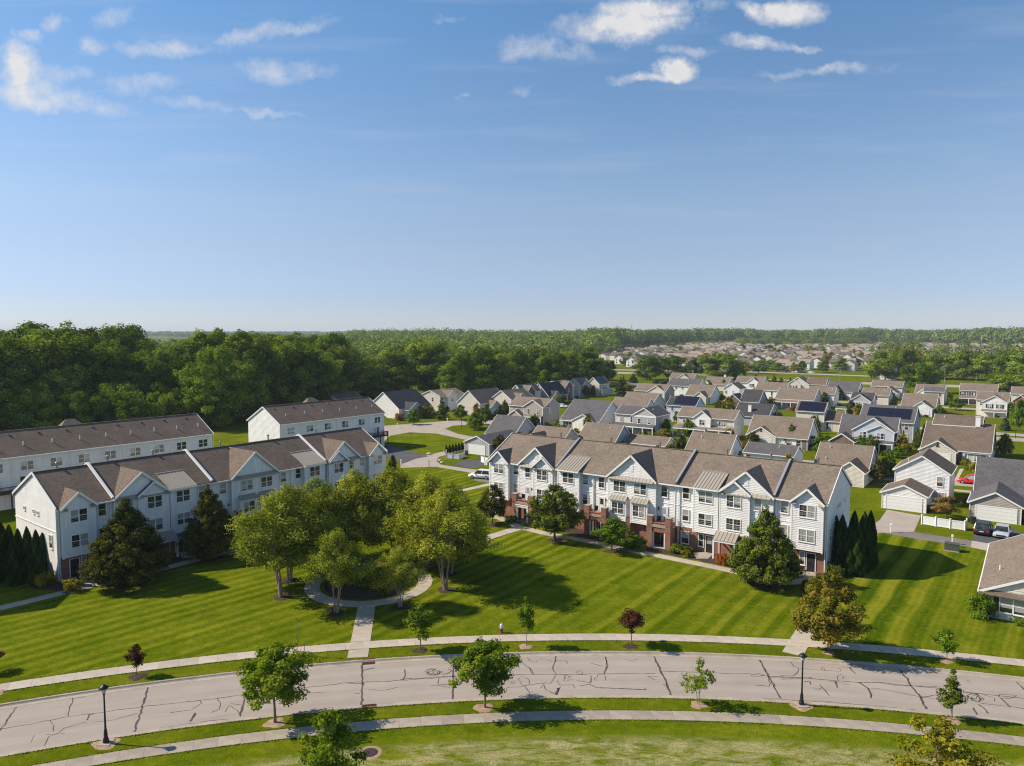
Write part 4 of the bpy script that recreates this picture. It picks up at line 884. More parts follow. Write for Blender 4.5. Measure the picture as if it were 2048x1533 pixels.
    MB().box(x0, x1, -1.98, -1.84, 2.16, 2.36).box(x0, x0 + .14, -1.84, -.3, 2.16, 2.36).box(x1 - .14, x1, -1.84, -.3, 2.16, 2.36).build('beam', M['trim'], h)
    for x in (x0 + .12, x1 - .12): MB().box(x - .1, x + .1, -1.98, -1.78, 0, 2.16).build('post', M['trim'], h)
    x0, x1 = iv(36.6, 42.6); MB().box(x0, x1, -.3, 0, 0, 2.8).build('brick_base', M['brick'], T)
    return T
OR = np.array([-3.4, 110.4])
TH_R = townhouse('townhouse_row', 'sunlit white townhouse row with brick porches behind the striped lawn', (*OR, 0), GA, False)
OL = np.array([-50.7, 79.4])
TH_L = townhouse('townhouse_row', 'shaded white townhouse row with brown roof behind the birch ring', (*OL, 0), math.atan2(38.9, 30.), True)

# ------------------------------------------------------------------ the two townhouse rows seen from behind
def back_row(label, px_right, length, nwin, hip_at, deck_u, angle):
    c, s = math.cos(angle), math.sin(angle); pr = G(*px_right, 8.2); o = pr - np.array([c, s]) * length
    T = thing('townhouse_row', label, 'townhouses', (*o, 0), angle)
    w = MB(); w.box(0, length, 0, .3, 0, 8.2).box(0, length, 11.7, 12, 0, 8.2); lap(w, (0, 0, 0), (1, 0, 0), (0, -1, 0), 0, length, 0, 8.2, course=.25); w.build('wall', M['white'], T)
    for x, nx in ((0, -1), (length, 1)):
        e = MB(); sl = lambda z: max(0, (z - 8.2) / 3.3) * 6
        lap(e, (x, 0, 0), (0, 1, 0), (nx, 0, 0), 0, 12, 0, 8.2, course=.25); lap(e, (x, 0, 0), (0, 1, 0), (nx, 0, 0), 0, 12, 8.2, 11.45, lambda z: sl(z), lambda z: 12 - sl(z), course=.25)
        e.build('end_wall', M['white'], T)
        MB().bar((x + nx * .2, -.4, 8.1), (x + nx * .2, 6, 11.55), .07, .24).bar((x + nx * .2, 12.4, 8.1), (x + nx * .2, 6, 11.55), .07, .24).build('rake_board', M['trim'], T)
    r = MB()
    for q in gable_roof_pts(0, length, 0, 12, 8.35, 11.65, 'u', .35, .16): r.slab(q, .15)
    ro = r.build('roof', M['roof_brown'], T)
    MB().bar((-.1, 6, 11.68), (length + .1, 6, 11.68), .3, .06).build('ridge_cap', M['roof_brown'], ro)
    MB().box(-.1, length + .1, -.47, -.35, 8.0, 8.16).build('gutter', M['trim'], T)
    sp = length / nwin
    for i in range(nwin):
        x = (i + .55) * sp
        window(T, x, -.03, 5.9, 1.7, 1.35, 2)
        MB().tube([(x + .3, 2.2, 9.3), (x + .3, 2.2, 10.2)], [.09, .09], 8).build('vent_pipe', M['vent'], ro)
        MB().box(x - .9, x - .6, 4.6, 4.9, 10.9, 11.1).build('roof_vent', M['black'], ro)
        window(T, x - .3, -.03, 3.0, 1.5, 1.9, 2); MB().box(x - 1.9, x + .9, -.08, -.03, .1, 2.3).build('garage_door', M['trim'], T)
        if i % 2 == 0: MB().box(x + sp / 2 - .05, x + sp / 2 + .05, -.12, -.03, .1, 8).build('downspout', M['trim'], T)
    for u in hip_at:
        h = MB(); a, c2 = u - 2.6, u + 2.6
        h.face((a, 9, 10.2), (u - .7, 7.2, 12.6), (u + .7, 7.2, 12.6), (c2, 9, 10.2)); h.face((a, 5.0, 10.9), (u - .7, 7.2, 12.6), (a, 9, 10.2)); h.face((c2, 9, 10.2), (u + .7, 7.2, 12.6), (c2, 5.0, 10.9)); h.face((a, 5.0, 10.9), (c2, 5.0, 10.9), (u + .7, 7.2, 12.6), (u - .7, 7.2, 12.6))
        h.build('hip_roof', M['roof_tan'], ro)
    for u in deck_u:
        d = MB().box(u - 2.4, u + 2.4, -2.2, -.02, 2.75, 2.95).build('deck', M['deckwood'], T)
        rr = MB().box(u - 2.4, u + 2.4, -2.2, -2.12, 3.8, 3.9).box(u - 2.4, u - 2.32, -2.2, 0, 3.8, 3.9).box(u + 2.32, u + 2.4, -2.2, 0, 3.8, 3.9)
        for k in range(33): rr.box(u - 2.38 + k * .148, u - 2.34 + k * .148, -2.18, -2.14, 2.9, 3.85)
        for k in range(14): rr.box(u - 2.38, u - 2.34, -2.1 + k * .15, -2.06 + k * .15, 2.9, 3.85).box(u + 2.34, u + 2.38, -2.1 + k * .15, -2.06 + k * .15, 2.9, 3.85)
        rr.build('railing', M['deckwood'], d)
        for x in (u - 2.3, u, u + 2.3): MB().box(x - .09, x + .09, -2.15, -1.97, 0, 2.75).build('post', M['deckwood'], d)
    return T
A2 = math.radians(51.5)
back_row('long white townhouse row seen from behind, below the dark wood', (424, 867.5), 46.2, 11, (24., ), (12., 3.5), A2)
back_row('short white townhouse row with one wooden deck, beside the small green park', (768, 825.5), 29., 6, (13.,), (26.,), A2)
#@@PART4
# ------------------------------------------------------------------ detached houses, measured corner by corner
S6 = 6.3875
def CR(ox, oy): return lambda X, Y: (ox + X / S6, oy + Y / S6)
c1, c2, c3, c4, c5, c6 = CR(640, 740), CR(940, 740), CR(1240, 730), CR(1480, 730), CR(1728, 730), CR(1728, 900)
def ab(px, z): P = G(px[0], px[1], z); return P @ eu, P @ ev
def onA(px, a): d = ray(*px); t = a / (d[:2] @ eu); P = d * t; return P[:2] @ ev, P[2] + CAMH
def onB(px, b): d = ray(*px); t = b / (d[:2] @ ev); P = d * t; return P[:2] @ eu, P[2] + CAMH
def solve(m, c, *q):
    if m == 'u':
        FL, FR, AP, ze = q[:4]; a1, b0 = ab(c(*FR), ze); a0 = onB(c(*FL), b0)[0]; br, zr = onA(c(*AP), a1); B = 2 * (br - b0)
        if len(q) > 4: B = q[4]; zr = q[5] if len(q) > 5 else zr
        return a0, a1, b0, b0 + B, ze, zr, 'u'
    if m == 'ul':
        FL, FR, AL, ze = q[:4]; a0, b0 = ab(c(*FL), ze); a1 = onB(c(*FR), b0)[0]; br, zr = onA(c(*AL), a0); return a0, a1, b0, b0 + 2 * (br - b0), ze, zr, 'u'
    if m == 'v':
        FL, FR, AP, ze, B = q; a1, b0 = ab(c(*FR), ze); a0 = onB(c(*FL), b0)[0]; zr = onB(c(*AP), b0)[1]; return a0, a1, b0, b0 + B, ze, zr, 'v'
    if m == 'r':
        RL, RR, zr, ze, B = q; a1, br = ab(c(*RR), zr); a0 = onB(c(*RL), br)[0]; return a0, a1, br - B / 2, br + B / 2, ze, zr, 'u'
    if m == 'x': return q        # given in grid metres
FOOT = []
def house(label, blocks, rows=None, name='house', cat='house', group=None):
    """blocks: (solved box, wall material, roof material, extras); the first block carries the thing's origin"""
    b0_ = blocks[0][0]; A1, B0 = b0_[1], b0_[2]; P = eu * A1 + ev * B0
    T = thing(name, label, cat, (P[0], P[1], 0), GA, group)
    for (a0, a1, b0, b1, ze, zr, ax), wm, rm, ex in blocks:
        x0, x1, y0, y1 = a0 - A1, a1 - A1, b0 - B0, b1 - B0; zb = ex.get('zb', 0.)
        FOOT.append((a0, a1, b0, b1))
        far = (B0 > 250); cs = .4 if far else .22
        w = MB(); w.box(x0 + .01, x1 - .01, y0 + .01, y1 - .01, zb, ze)
        fz = ze
        lap(w, (x0, y0, 0), (1, 0, 0), (0, -1, 0), 0, x1 - x0, zb, ze, course=cs); lap(w, (x1, y0, 0), (0, 1, 0), (1, 0, 0), 0, y1 - y0, zb, ze, course=cs)
        zt = zr - .12
        if ax == 'u':
            hw = (y1 - y0) / 2; k = (zt - ze) / hw
            for x, nx in ((x1, 1), (x0, -1)):
                if nx > 0: lap(w, (x, y0, 0), (0, 1, 0), (nx, 0, 0), 0, 2 * hw, ze, zt, lambda z: (z - ze) / k, lambda z: 2 * hw - (z - ze) / k, course=cs)
                w.face((x - nx * .02, y0, ze), (x - nx * .02, y1, ze), (x - nx * .02, y0 + hw, zt))
        else:
            hw = (x1 - x0) / 2; k = (zt - ze) / hw
            lap(w, (x0, y0, 0), (1, 0, 0), (0, -1, 0), 0, 2 * hw, ze, zt, lambda z: (z - ze) / k, lambda z: 2 * hw - (z - ze) / k, course=cs)
            for y in (y0 + .02, y1 - .02): w.face((x0, y, ze), (x1, y, ze), (x0 + hw, y, zt))
        wo = w.build('wall', M[wm], T)
        ov = ex.get('ov', .32); r = MB()
        for q in gable_roof_pts(x0, x1, y0, y1, ze + .02, zr, ax, ov, .22): r.slab(lift(q, .1), .14)
        ro = r.build('roof', M[rm], T)
        t = MB(); s = (zr - ze) / hw
        zl = ze + .02 - s * ov
        if ax == 'u':
            for x in (x0 - .25, x1 + .25):
                for ya, sg in ((y0, -1), (y1, 1)): t.bar((x, ya + sg * ov, zl + .0), (x, (y0 + y1) / 2, zr + .0), .06, .22)
            t.box(x0 - .2, x1 + .2, y0 - ov - .1, y0 - ov + .0, zl - .06, zl + .08); t.box(x0 - .2, x1 + .2, y1 + ov, y1 + ov + .1, zl - .06, zl + .08)
            t.bar((x0, (y0 + y1) / 2, zr + .12), (x1, (y0 + y1) / 2, zr + .12), .26, .05) if False else None
        else:
            for y in (y0 - .25, y1 + .25):
                for xa, sg in ((x0, -1), (x1, 1)): t.bar((xa + sg * ov, y, zl), ((x0 + x1) / 2, y, zr), .06, .22)
            for x in (x0 - ov - .1, x1 + ov): t.box(x, x + .1, y0 - .2, y1 + .2, zl - .06, zl + .08)
        if ex.get('corner', 1):
            for x, y in ((x0, y0), (x1, y0), (x1, y1)): t.box(x - .07, x + .07, y - .07, y + .07, zb, ze - .05)
        t.build('trim', M['trim'], T)
        for q in ex.get('win', ()):
            side, fr, z, ww, hh, cols = q[:6]
            if side == 'f': window(T, x0 + (x1 - x0) * fr, y0 - .03, z, ww, hh, cols)
            else: window(T, x1 + .03, y0 + (y1 - y0) * fr, z, ww, hh, cols, math.pi / 2)
            if len(q) > 6 and side == 'f':
                for sx in (-1, 1): MB().box(-.2, .2, -.06, 0, 0, hh).build('shutter', M[q[6]], T, loc=(x0 + (x1 - x0) * fr + sx * (ww / 2 + .32), y0 - .03, z))
        for q in ex.get('garage', ()):
            fr, ww, hh = q[:3]; side = q[3] if len(q) > 3 else 'f'
            gx = x0 + (x1 - x0) * fr if side == 'f' else x1 + .02; gy = y0 - .02 if side == 'f' else y0 + (y1 - y0) * fr; rz = 0 if side == 'f' else math.pi / 2
            fm = MB().box(-ww / 2 - .14, -ww / 2, -.07, 0, 0, hh + .14).box(ww / 2, ww / 2 + .14, -.07, 0, 0, hh + .14).box(-ww / 2, ww / 2, -.07, 0, hh, hh + .14).build('garage_door', M['trim'], T, loc=(gx, gy, 0), rz=rz)
            if len(q) > 4 and q[4] == 'open': MB().face((-ww / 2, -.035, 0), (ww / 2, -.035, 0), (ww / 2, -.035, hh), (-ww / 2, -.035, hh)).build('opening', M['black'], fm)  # flat black sheet paints the dark inside of the open garage
            else:
                nP = 4
                for k in range(nP): MB().box(-ww / 2 + .01, ww / 2 - .01, -.045, -.005, .012, hh / nP - .012).build('door_panel', M['trim' if len(q) < 5 else q[4]], fm, loc=(0, 0, k * hh / nP))
        for q in ex.get('door', ()): door(T, x0 + (x1 - x0) * q[0], y0 - .02, .1, .95, 2.05, q[1])
        for q in ex.get('face', ()):      # masonry veneer on part of a front
            fa, fb, z0, z1, m = q; MB().box(x0 + (x1 - x0) * fa, x0 + (x1 - x0) * fb, y0 - .09, y0 + .005, z0, z1).build('veneer', M[m], T)
        for q in ex.get('gface', ()):     # masonry or vent in the gable triangle
            h0, m = q; xm = (x0 + x1) / 2; hw2 = (zt - h0) / k * .92; MB().slab([(xm - hw2, y0 - .05, h0), (xm + hw2, y0 - .05, h0), (xm, y0 - .05, zt - .1)], 0.0).build('gable_panel', M[m], T)
        for q in ex.get('pv', ()):        # rows of solar panels on the front slope
            fa, fb, ga, gb, nc, nr = q
            yo, zo_, ym, zm = y0 - ov, zl + .13, (y0 + y1) / 2, zr + .13
            ln = math.hypot(ym - yo, zm - zo_); al = math.atan2(zm - zo_, ym - yo); pw = (fb - fa) * (x1 - x0) / nc; ph = (gb - ga) * ln / nr
            pmz = MB().box(.015, pw - .015, .015, ph - .015, 0, .04).mesh('solar_panel')
            for i in range(nc):
                for j in range(nr):
                    d = ga * ln + j * ph
                    o = mk('solar_panel', pmz, M['pv'], ro, loc=(x0 + fa * (x1 - x0) + i * pw, yo + d * math.cos(al), zo_ + d * math.sin(al) + .05)); o.rotation_euler = (al, 0, 0)
        for q in ex.get('vent', ()):
            fx, fy = q; yy = y0 + (y1 - y0) / 2 * fy if ax == 'u' else y0 + (y1 - y0) * .3; zz = ze + (zr - ze) * fy + .1
            xx = x0 + (x1 - x0) * fx
            if ax == 'v': zz = zr - abs(xx - (x0 + x1) / 2) * s + .1
            MB().tube([(xx, yy, zz - .1), (xx, yy, zz + .5)], [.08, .08], 8).build('vent_pipe', M['vent'], ro)
        for q in ex.get('chimney', ()):
            fx, fy, hh = q; xx = x0 + (x1 - x0) * fx; yy = y0 + (y1 - y0) * fy; c_ = MB().box(xx - .45, xx + .45, yy - .35, yy + .35, ze, zr + hh).build('chimney', M['trim'], ro)
            MB().box(xx - .5, xx + .5, yy - .4, yy + .4, zr + hh, zr + hh + .12).build('cap', M['vent'], c_)
        for q in ex.get('porch', ()):     # lean-to roof on posts along part of the front: from, to, depth, height at wall, height at edge
            fa, fb, d, zw, zo2, m = q; xa, xb = x0 + (x1 - x0) * fa, x0 + (x1 - x0) * fb
            p_ = MB().slab([(xa - .2, y0 - d, zo2), (xb + .2, y0 - d, zo2), (xb + .2, y0, zw), (xa - .2, y0, zw)], .12).build('porch_roof', M[m], T)
            MB().box(xa - .15, xb + .15, y0 - d - .04, y0 - d + .1, zo2 - .38, zo2 - .12).build('beam', M['trim'], p_)
            n = max(2, int((xb - xa) / 2.6) + 1)
            for i in range(n): xx = xa + .1 + (xb - xa - .2) * i / (n - 1); MB().box(xx - .11, xx + .11, y0 - d + .0, y0 - d + .22, 0, zo2 - .38).build('post', M['trim'], p_)
            MB().box(xa, xb, y0 - d, y0, 0, .12).build('porch_floor', M['concrete'], p_)
    return T
W2 = [('f', .22, 3.6, .8, 1.3, 1), ('f', .5, 3.6, .8, 1.3, 1), ('f', .78, 3.6, .8, 1.3, 1), ('f', .3, .9, 1.5, 1.3, 2)]
RS = [('r', .45, 3.5, .7, 1.2, 1), ('r', .6, .9, .7, 1.2, 1)]
RS1 = [('r', .5, 1.0, .8, 1.2, 1)]
s = solve
# --- first row along the back lane
h1 = s('v', c6, (400, 245), (1090, 310), (745, 80), 5.3, 9.); h1g = s('v', c6, (235, 545), (795, 600), (520, 455), 2.6, 6.); h1g = (*h1g[:3], h1[2] + .4, *h1g[4:])
house('white gable house with attached low garage and concrete drive on the back lane', [(h1, 'white', 'roof_brown', dict(win=[('f', .84, 3.2, .8, 1.45, 1), ('f', .82, .1, 1.7, 2.05, 2)] , vent=[(.2, .5)])), (h1g, 'white', 'roof_brown', dict(garage=[(.5, 4.85, 2.1)]))])
h2 = s('ul', c6, (1420, 520), (2300, 640), (1465, 90), 2.8); h2g = s('v', c6, (1355, 650), (2010, 735), (1705, 550), 2.6, 5.); h2g = (*h2g[:3], h2[2] + 3., *h2g[4:])
house('beige house with big slate roof, two cars before its garage', [(h2, 'tan', 'roof_slate', {}), (h2g, 'tan', 'roof_slate', dict(garage=[(.52, 4.9, 2.1)]))])
h5 = s('r', c4, (1045, 990), (1705, 1045), 6.3, 2.9, 9.)
h5w = (h5[1] - 4.6, h5[1] + .0, h5[2] - 4.2, h5[2] + 1.5, 2.7, 4.4, 'v')
house('cream house with long tan roof and a dish, right behind the sunlit townhouses', [(h5, 'cream', 'roof_tan', dict(win=[('r', .3, .8, .7, 1.3, 1), ('r', .62, 1.2, .6, .9, 1), ('r', .55, 3.4, .5, .7, 1)], vent=[(.2, .75), (.18, .2)])), (h5w, 'cream', 'roof_brown', {})])
w1 = s('u', c4, (55, 1115), (680, 1170), (725, 1065), 4.5)
house('low white house with slate roof and small upper windows behind the townhouses', [((w1[0], w1[1], w1[2], w1[2] + 6.5, 4.5, 6.0, 'u'), 'white', 'roof_slate', dict(win=[('f', .09, 3.1, .8, .8, 1), ('f', .9, 3.1, .8, .8, 1), ('r', .3, 2.9, .5, .9, 1)], vent=[(.66, .6)]))])
n7 = s('r', c3, (945, 850), (1480, 900), 6.5, 2.9, 9.)
house('white house with broad plain tan roof behind the middle of the townhouse ridge', [(n7, 'white', 'roof_tan', dict(win=RS1, vent=[(.25, .7)]))])
n6 = s('u', c3, (65, 985), (575, 1035), (640, 930), 2.9)
house('cream garage with low tan roof and white gable trim behind the townhouse ridge', [(n6, 'cream', 'roof_tan', dict(win=[('r', .5, 1.0, .7, .9, 1)]))], cat='garage', name='garage')
n5 = s('r', c2, (1500, 680), (1960, 710), 6.5, 2.9, 9.)
house('grey house with broad tan roof and a round gable vent behind the townhouses', [(n5, 'grey', 'roof_tan', dict(win=RS1, vent=[(.72, .75)]))])
n2 = s('r', c2, (880, 710), (1290, 750), 5.5, 2.8, 8.)
n2w = (n2[0] + .5, n2[0] + 5.2, n2[2] - 3.4, n2[2] + 2., 2.7, 4.6, 'v')
house('low pale house with tan cross-gabled roof beside the grey slate-roofed house', [(n2, 'cream', 'roof_tan', {}), (n2w, 'cream', 'roof_brown', {})])
n1 = s('r', c2, (360, 575), (710, 605), 7., 3., 10.); n1g = s('v', c2, (-65, 910), (245, 950), (105, 850), 2.7, 6.); n1g = (*n1g[:3], n1[2] + 2.5, *n1g[4:])
house('grey house with dark slate roof and white garage door by the park', [(n1, 'grey', 'roof_slate', dict(vent=[(.2, .8)])), (n1g, 'grey', 'roof_slate', dict(garage=[(.5, 4.6, 2.1)]))])
# --- second row
h4 = s('r', c4, (1320, 640), (2030, 680), 8.0, 5.2, 9.); h4d = s('v', c4, (1445, 825), (1970, 860), (1710, 680), 5.2, 4.); h4n = s('v', c4, (1650, 835), (1985, 850), (1805, 760), 5.2, 4.); h4g = s('v', c4, (1150, 950), (1450, 985), (1310, 880), 2.7, 5.)
h4m = (h4[0], h4[1], h4[2] + .3, h4[3], 3.4, 8., 'u')
house('pale grey-blue house with slate roof and an open, cluttered garage', [(h4m, 'blue', 'roof_slate', dict(win=[('r', .4, 3.4, .5, 1.2, 1)])), ((h4d[0], h4d[1], h4d[2], h4[2] + 4.4, 5.2, h4d[5], 'v'), 'blue', 'roof_slate', dict(win=[('f', .25, 3.5, 1.35, 1.25, 2)])),
    ((h4n[0], h4n[1], h4d[2] - .5, h4d[2] + 1., 5.2, h4n[5], 'v'), 'blue', 'roof_slate', dict(win=[('f', .5, 3.45, 1.4, 1.3, 2)], porch=[(0., 1., 1.3, 3.1, 2.75, 'roof_slate')], zb=2.6)),
    ((h4g[0], h4g[1], h4g[2], h4[2] + 2, 2.7, h4g[5], 'v'), 'stone', 'roof_slate', {}), ((h4n[0] - .4, h4n[1], h4d[2] - .4, h4d[2] + 1, 2.55, 2.7, 'u'), 'trim', 'roof_slate', dict(garage=[(.5, 2.9, 2.1, 'f', 'open')]))])
h3 = s('ul', c5, (740, 1055), (1615, 1150), (820, 712), 2.8); h3g = s('v', c5, (715, 1085), (1170, 1115), (940, 970), 2.7, 5.); h3g = (*h3g[:3], h3[2] + 3.5, *h3g[4:])
h3u = (h3[0] + 1.2, h3[1] - 2.2, (h3[2] + h3[3]) / 2 - 1.2, h3[3] - 1.4, 7.2, 9.0, 'u')
house('beige house with wide brown roof, dark brick entry and white chimney', [((h3[0], h3[1], h3[2], h3[3], 2.8, h3[5], 'u'), 'cream', 'roof_brown', dict(door=[(.64, 'trim')], face=[(.53, .60, 0, 2.7, 'stone')], win=[('f', .86, .8, 2.0, 1.4, 2), ('r', .25, .8, .9, 1.4, 1)], porch=[(.62, 1., .25, 2.9, 2.7, 'roof_brown')])), (h3g, 'cream', 'roof_brown', dict(gface=[(3.4, 'stone')], garage=[(.5, 4.6, 2.1)])),
    (h3u, 'cream', 'roof_brown', dict(zb=5.0, vent=[(.2, .6)], chimney=[(.93, -.02, .3)]))])
n22 = s('u', c4, (100, 890), (860, 945), (935, 690), 2.8); n22g = s('v', c4, (100, 890), (460, 915), (275, 790), 2.7, 6.); n22g = (*n22g[:2], n22g[2] - .6, n22[2] + 3., *n22g[4:])
house('cream house with tan roof, half-hidden garage door and a bay on its gable end', [(n22, 'white', 'roof_tan', dict(win=[('f', .86, .7, 1.0, 1.5, 1), ('f', .70, .7, 1., 1.5, 1)], face=[(.92, .99, 0, 2.6, 'stone')])), (n22g, 'cream', 'roof_tan', dict(garage=[(.52, 4.6, 2.1, 'f', 'vent')], gface=[(3.6, 'stone')])), ((n22[1] - .1, n22[1] + .8, n22[2] + 2.2, n22[2] + 4.4, 2.6, 3.0, 'u'), 'white', 'roof_dark', dict(win=[('f', .5, .8, .5, 1.5, 1), ('r', .5, .8, 1.2, 1.5, 2)]))])
n9 = s('u', c3, (740, 650), (1455, 700), (1520, 580), 5.4); n9w = s('v', c3, (920, 675), (1130, 690), (1020, 595), 5.4, 3.); n9w = (*n9w[:2], n9[2] - .9, n9[2] + 2.2, *n9w[4:])
house('two-storey tan house with wide front porch and two roof fields', [(n9, 'cream', 'roof_tan', dict(win=[('f', .16, 3.6, 1.9, .9, 3), ('f', .8, 3.3, 1.9, 1.3, 3), ('r', .4, 3.7, .6, .8, 1), ('f', .2, .7, 2.1, 1.6, 3)], face=[(.02, .99, 2.95, 3.6, 'tan')], porch=[(-.03, .56, 2.6, 3.2, 2.6, 'roof_tan'), (.58, 1., 2.0, 3.2, 2.7, 'roof_tan')])), (n9w, 'white', 'roof_tan', dict(zb=2.7, win=[('f', .5, 3.5, 1.35, 1.35, 2)]))])
n8 = s('v', c3, (165, 650), (455, 660), (320, 555), 5.4, 9.); n8l = (n8[0] - 5.6, n8[0] + 1., n8[2] + .8, n8[2] + 7.8, 5.4, 7.2, 'u')
house('two-storey grey house with slate roof, white gable and porch', [(n8, 'grey', 'roof_slate', dict(win=[('f', .28, 3.2, .7, 1.3, 1), ('f', .72, 3.2, .7, 1.3, 1), ('r', .35, 1.6, .4, .5, 1), ('r', .55, 1.6, .4, .5, 1), ('r', .7, 1.6, .4, .5, 1)], face=[(.0, 1., 4.9, 5.4, 'trim')], gface=[(5.5, 'trim')], porch=[(-.75, 1., 1.8, 3.1, 2.6, 'roof_slate')], vent=[(.7, .5)])), (n8l, 'cream', 'roof_slate', dict(win=[('f', .28, 3.2, .8, 1.4, 1), ('f', .75, 3.2, .8, 1.4, 1)]))])
n3 = s('u', c2, (1170, 625), (1650, 660), (1840, 390), 2.9); n3g = s('v', c2, (1350, 645), (1650, 658), (1480, 560), 2.8, 5.); n3g = (n3g[0] + .2, n3g[1] - .3, n3[2] - 1.2, n3[2] + 4., *n3g[4:])
house('white house with big slate roof, corner porch and white garage', [((n3[0], n3[1], n3[2], n3[2] + 15., 2.9, 7.9, 'u'), 'blue', 'roof_slate', dict(win=[('r', .62, 3.9, .7, 1.2, 1), ('r', .4, .8, .7, 1.2, 1), ('r', .62, .8, .7, 1.2, 1), ('f', .12, .7, 1.5, 1.4, 2)], porch=[(-.02, .34, .6, 2.95, 2.7, 'roof_slate')], face=[(.2, .36, .1, 2.6, 'stone')])), (n3g, 'white', 'roof_slate', dict(garage=[(.6, 3.9, 2.1)]))])
m0 = s('u', c2, (505, 460), (940, 480), (1045, 370), 5.4); m0w = s('v', c2, (700, 465), (940, 480), (815, 385), 5.4, 3.); m0w = (*m0w[:2], m0[2] - .5, m0[2] + 3., *m0w[4:]); m0p = s('v', c2, (435, 580), (590, 595), (515, 525), 2.7, 4.); m0p = (*m0p[:2], m0[2] - 2.2, m0[2] + 1., *m0p[4:])
house('two-storey tan house with three small square windows under its eave', [(m0, 'tan', 'roof_tan', dict(win=[('f', .08, 4.5, .5, .5, 1), ('f', .22, 4.5, .5, .5, 1), ('f', .38, 4.5, .5, .5, 1), ('r', .4, 3.5, .7, 1.2, 1)], porch=[(.12, 1.0, 1.6, 3.1, 2.6, 'roof_tan')])), (m0w, 'tan', 'roof_tan', dict(zb=2.8, win=[('f', .25, 3.2, .7, 1.4, 1), ('f', .75, 3.2, .7, 1.4, 1)])), (m0p, 'tan', 'roof_brown', {})])
# --- third row
n29 = s('u', c5, (-60, 735), (630, 745), (680, 540), 5.0)
house('grey house with a wide row of black solar panels on slate roof', [(n29, 'grey', 'roof_slate', dict(win=[('f', .88, 3.2, .8, 1.4, 1), ('f', .88, .8, .8, 1.4, 1), ('r', .4, 3.2, .7, 1.2, 1)], pv=[(.12, .93, .2, .8, 9, 2)], vent=[(.62, .85)]))])
n24 = s('u', c4, (790, 590), (1075, 605), (1110, 490), 5.3); n24r = (n24[1] - .2, n24[1] + 4.6, n24[2] + .6, n24[3] + 1.5, 2.9, 5.4, 'u')
house('cream house with square solar array and lower brown roof wing', [((n24[0] - 1.5, n24[1], n24[2], n24[2] + 7., 5.3, 7.7, 'u'), 'cream', 'roof_brown', dict(win=[('f', .72, 3.3, .8, 1.3, 1)], pv=[(.05, .98, .06, .92, 6, 3)])), (n24r, 'cream', 'roof_brown', dict(win=[('f', .3, .4, 1.4, 2.0, 2)]))])
n21 = s('r', c4, (0, 475), (430, 505), 6.2, 2.8, 11.)
house('low house with dark grey roof and a tall white chimney', [(n21, 'grey', 'roof_dark', dict(chimney=[(.42, .18, -.4)]))])
n14 = s('u', c3, (600, 510), (960, 530), (1020, 415), 5.2)
house('pale blue house with dark roof half covered by black solar panels', [(n14, 'blue', 'roof_dark', dict(win=[('f', .2, 3.4, .7, 1.1, 1)], pv=[(.22, .99, .12, .95, 6, 3)], vent=[(.15, .8)]))])
n10 = s('u', c3, (0, 525), (390, 540), (510, 365), 3.)
house('pale house with broad tan roof behind the grey two-storey house', [((n10[0], n10[1], n10[2], n10[2] + 12.5, 3., 7., 'u'), 'cream', 'roof_tan', dict(vent=[(.6, .85)]))])
n28 = s('v', c4, (1400, 455), (1665, 470), (1545, 380), 5., 8.); n28b = (n28[0] - .2, n28[1] + .2, n28[2] + 3., n28[2] + 10., 5., 7.3, 'u')
house('pale blue house with small dark roof and white front gable', [((*n28[:3], n28[2] + 4.5, *n28[4:]), 'blue', 'roof_dark', dict(win=[('f', .3, 3.2, 1.2, 1.2, 2), ('f', .75, 3.2, 1.2, 1.2, 2)], gface=[(5.1, 'trim')], porch=[(-.6, .3, 2., 3., 2.5, 'roof_slate')])), (n28b, 'blue', 'roof_dark', {})])
n23 = s('u', c4, (450, 455), (935, 470), (1010, 315), 3.)
house('tan-roofed house with glazed white-posted porch', [((n23[0], n23[1], n23[2], n23[2] + 13., 3.4, 7., 'u'), 'cream', 'roof_tan', dict(porch=[(.0, .7, 2.6, 3.3, 2.7, 'roof_tan')], win=[('f', .15, .7, 1.4, 1.5, 2), ('f', .4, .7, 1.4, 1.5, 2), ('r', .5, 3.6, .5, 1., 1)]))])
n19 = s('r', c3, (1600, 315), (1830, 325), 6.7, 2.8, 10.); n19w = (n19[0] - 5.5, n19[0] + .5, n19[2] - 1, n19[2] + 6, 2.8, 5.2, 'v')
house('grey house with dark slate roof and brown-brick front gable behind a yellowing tree', [(n19, 'grey', 'roof_dark', {}), (n19w, 'stone', 'roof_dark', {})])
n13 = s('r', c3, (910, 250), (1220, 265), 6.8, 3., 11.); n13w = (n13[1] - 5.5, n13[1] - .6, n13[2] - 3, n13[2] + 3., 2.8, 4.8, 'v')
house('white house with tan roof beyond the solar-panelled dark roof', [(n13, 'white', 'roof_tan', dict(win=[('r', .5, 3.4, .5, 1.2, 1)])), (n13w, 'cream', 'roof_tan', {})])
n20 = s('u', c4, (200, 325), (580, 330), (610, 240), 5.2)
house('tall white house with tan roof and two dark end windows', [((n20[0], n20[1], n20[2], n20[2] + 7.5, 5.2, 7.9, 'u'), 'white', 'roof_tan', dict(win=[('f', .55, 3.2, .7, 1.4, 1), ('f', .55, .6, .7, 1.4, 1)], vent=[(.2, .7)]))])
n25 = s('u', c4, (860, 365), (1200, 375), (1230, 300), 4.6)
house('white house with plain tan roof and blank side wall in the middle rows', [((n25[0], n25[1], n25[2], n25[2] + 8, 4.6, 6.9, 'u'), 'white', 'roof_tan', dict(vent=[(.25, .8), (.9, .6)], garage=[(.75, 3.6, 2.2)]))])
n25b = s('r', c5, (0, 300), (340, 305), 6.9, 4.6, 9.)
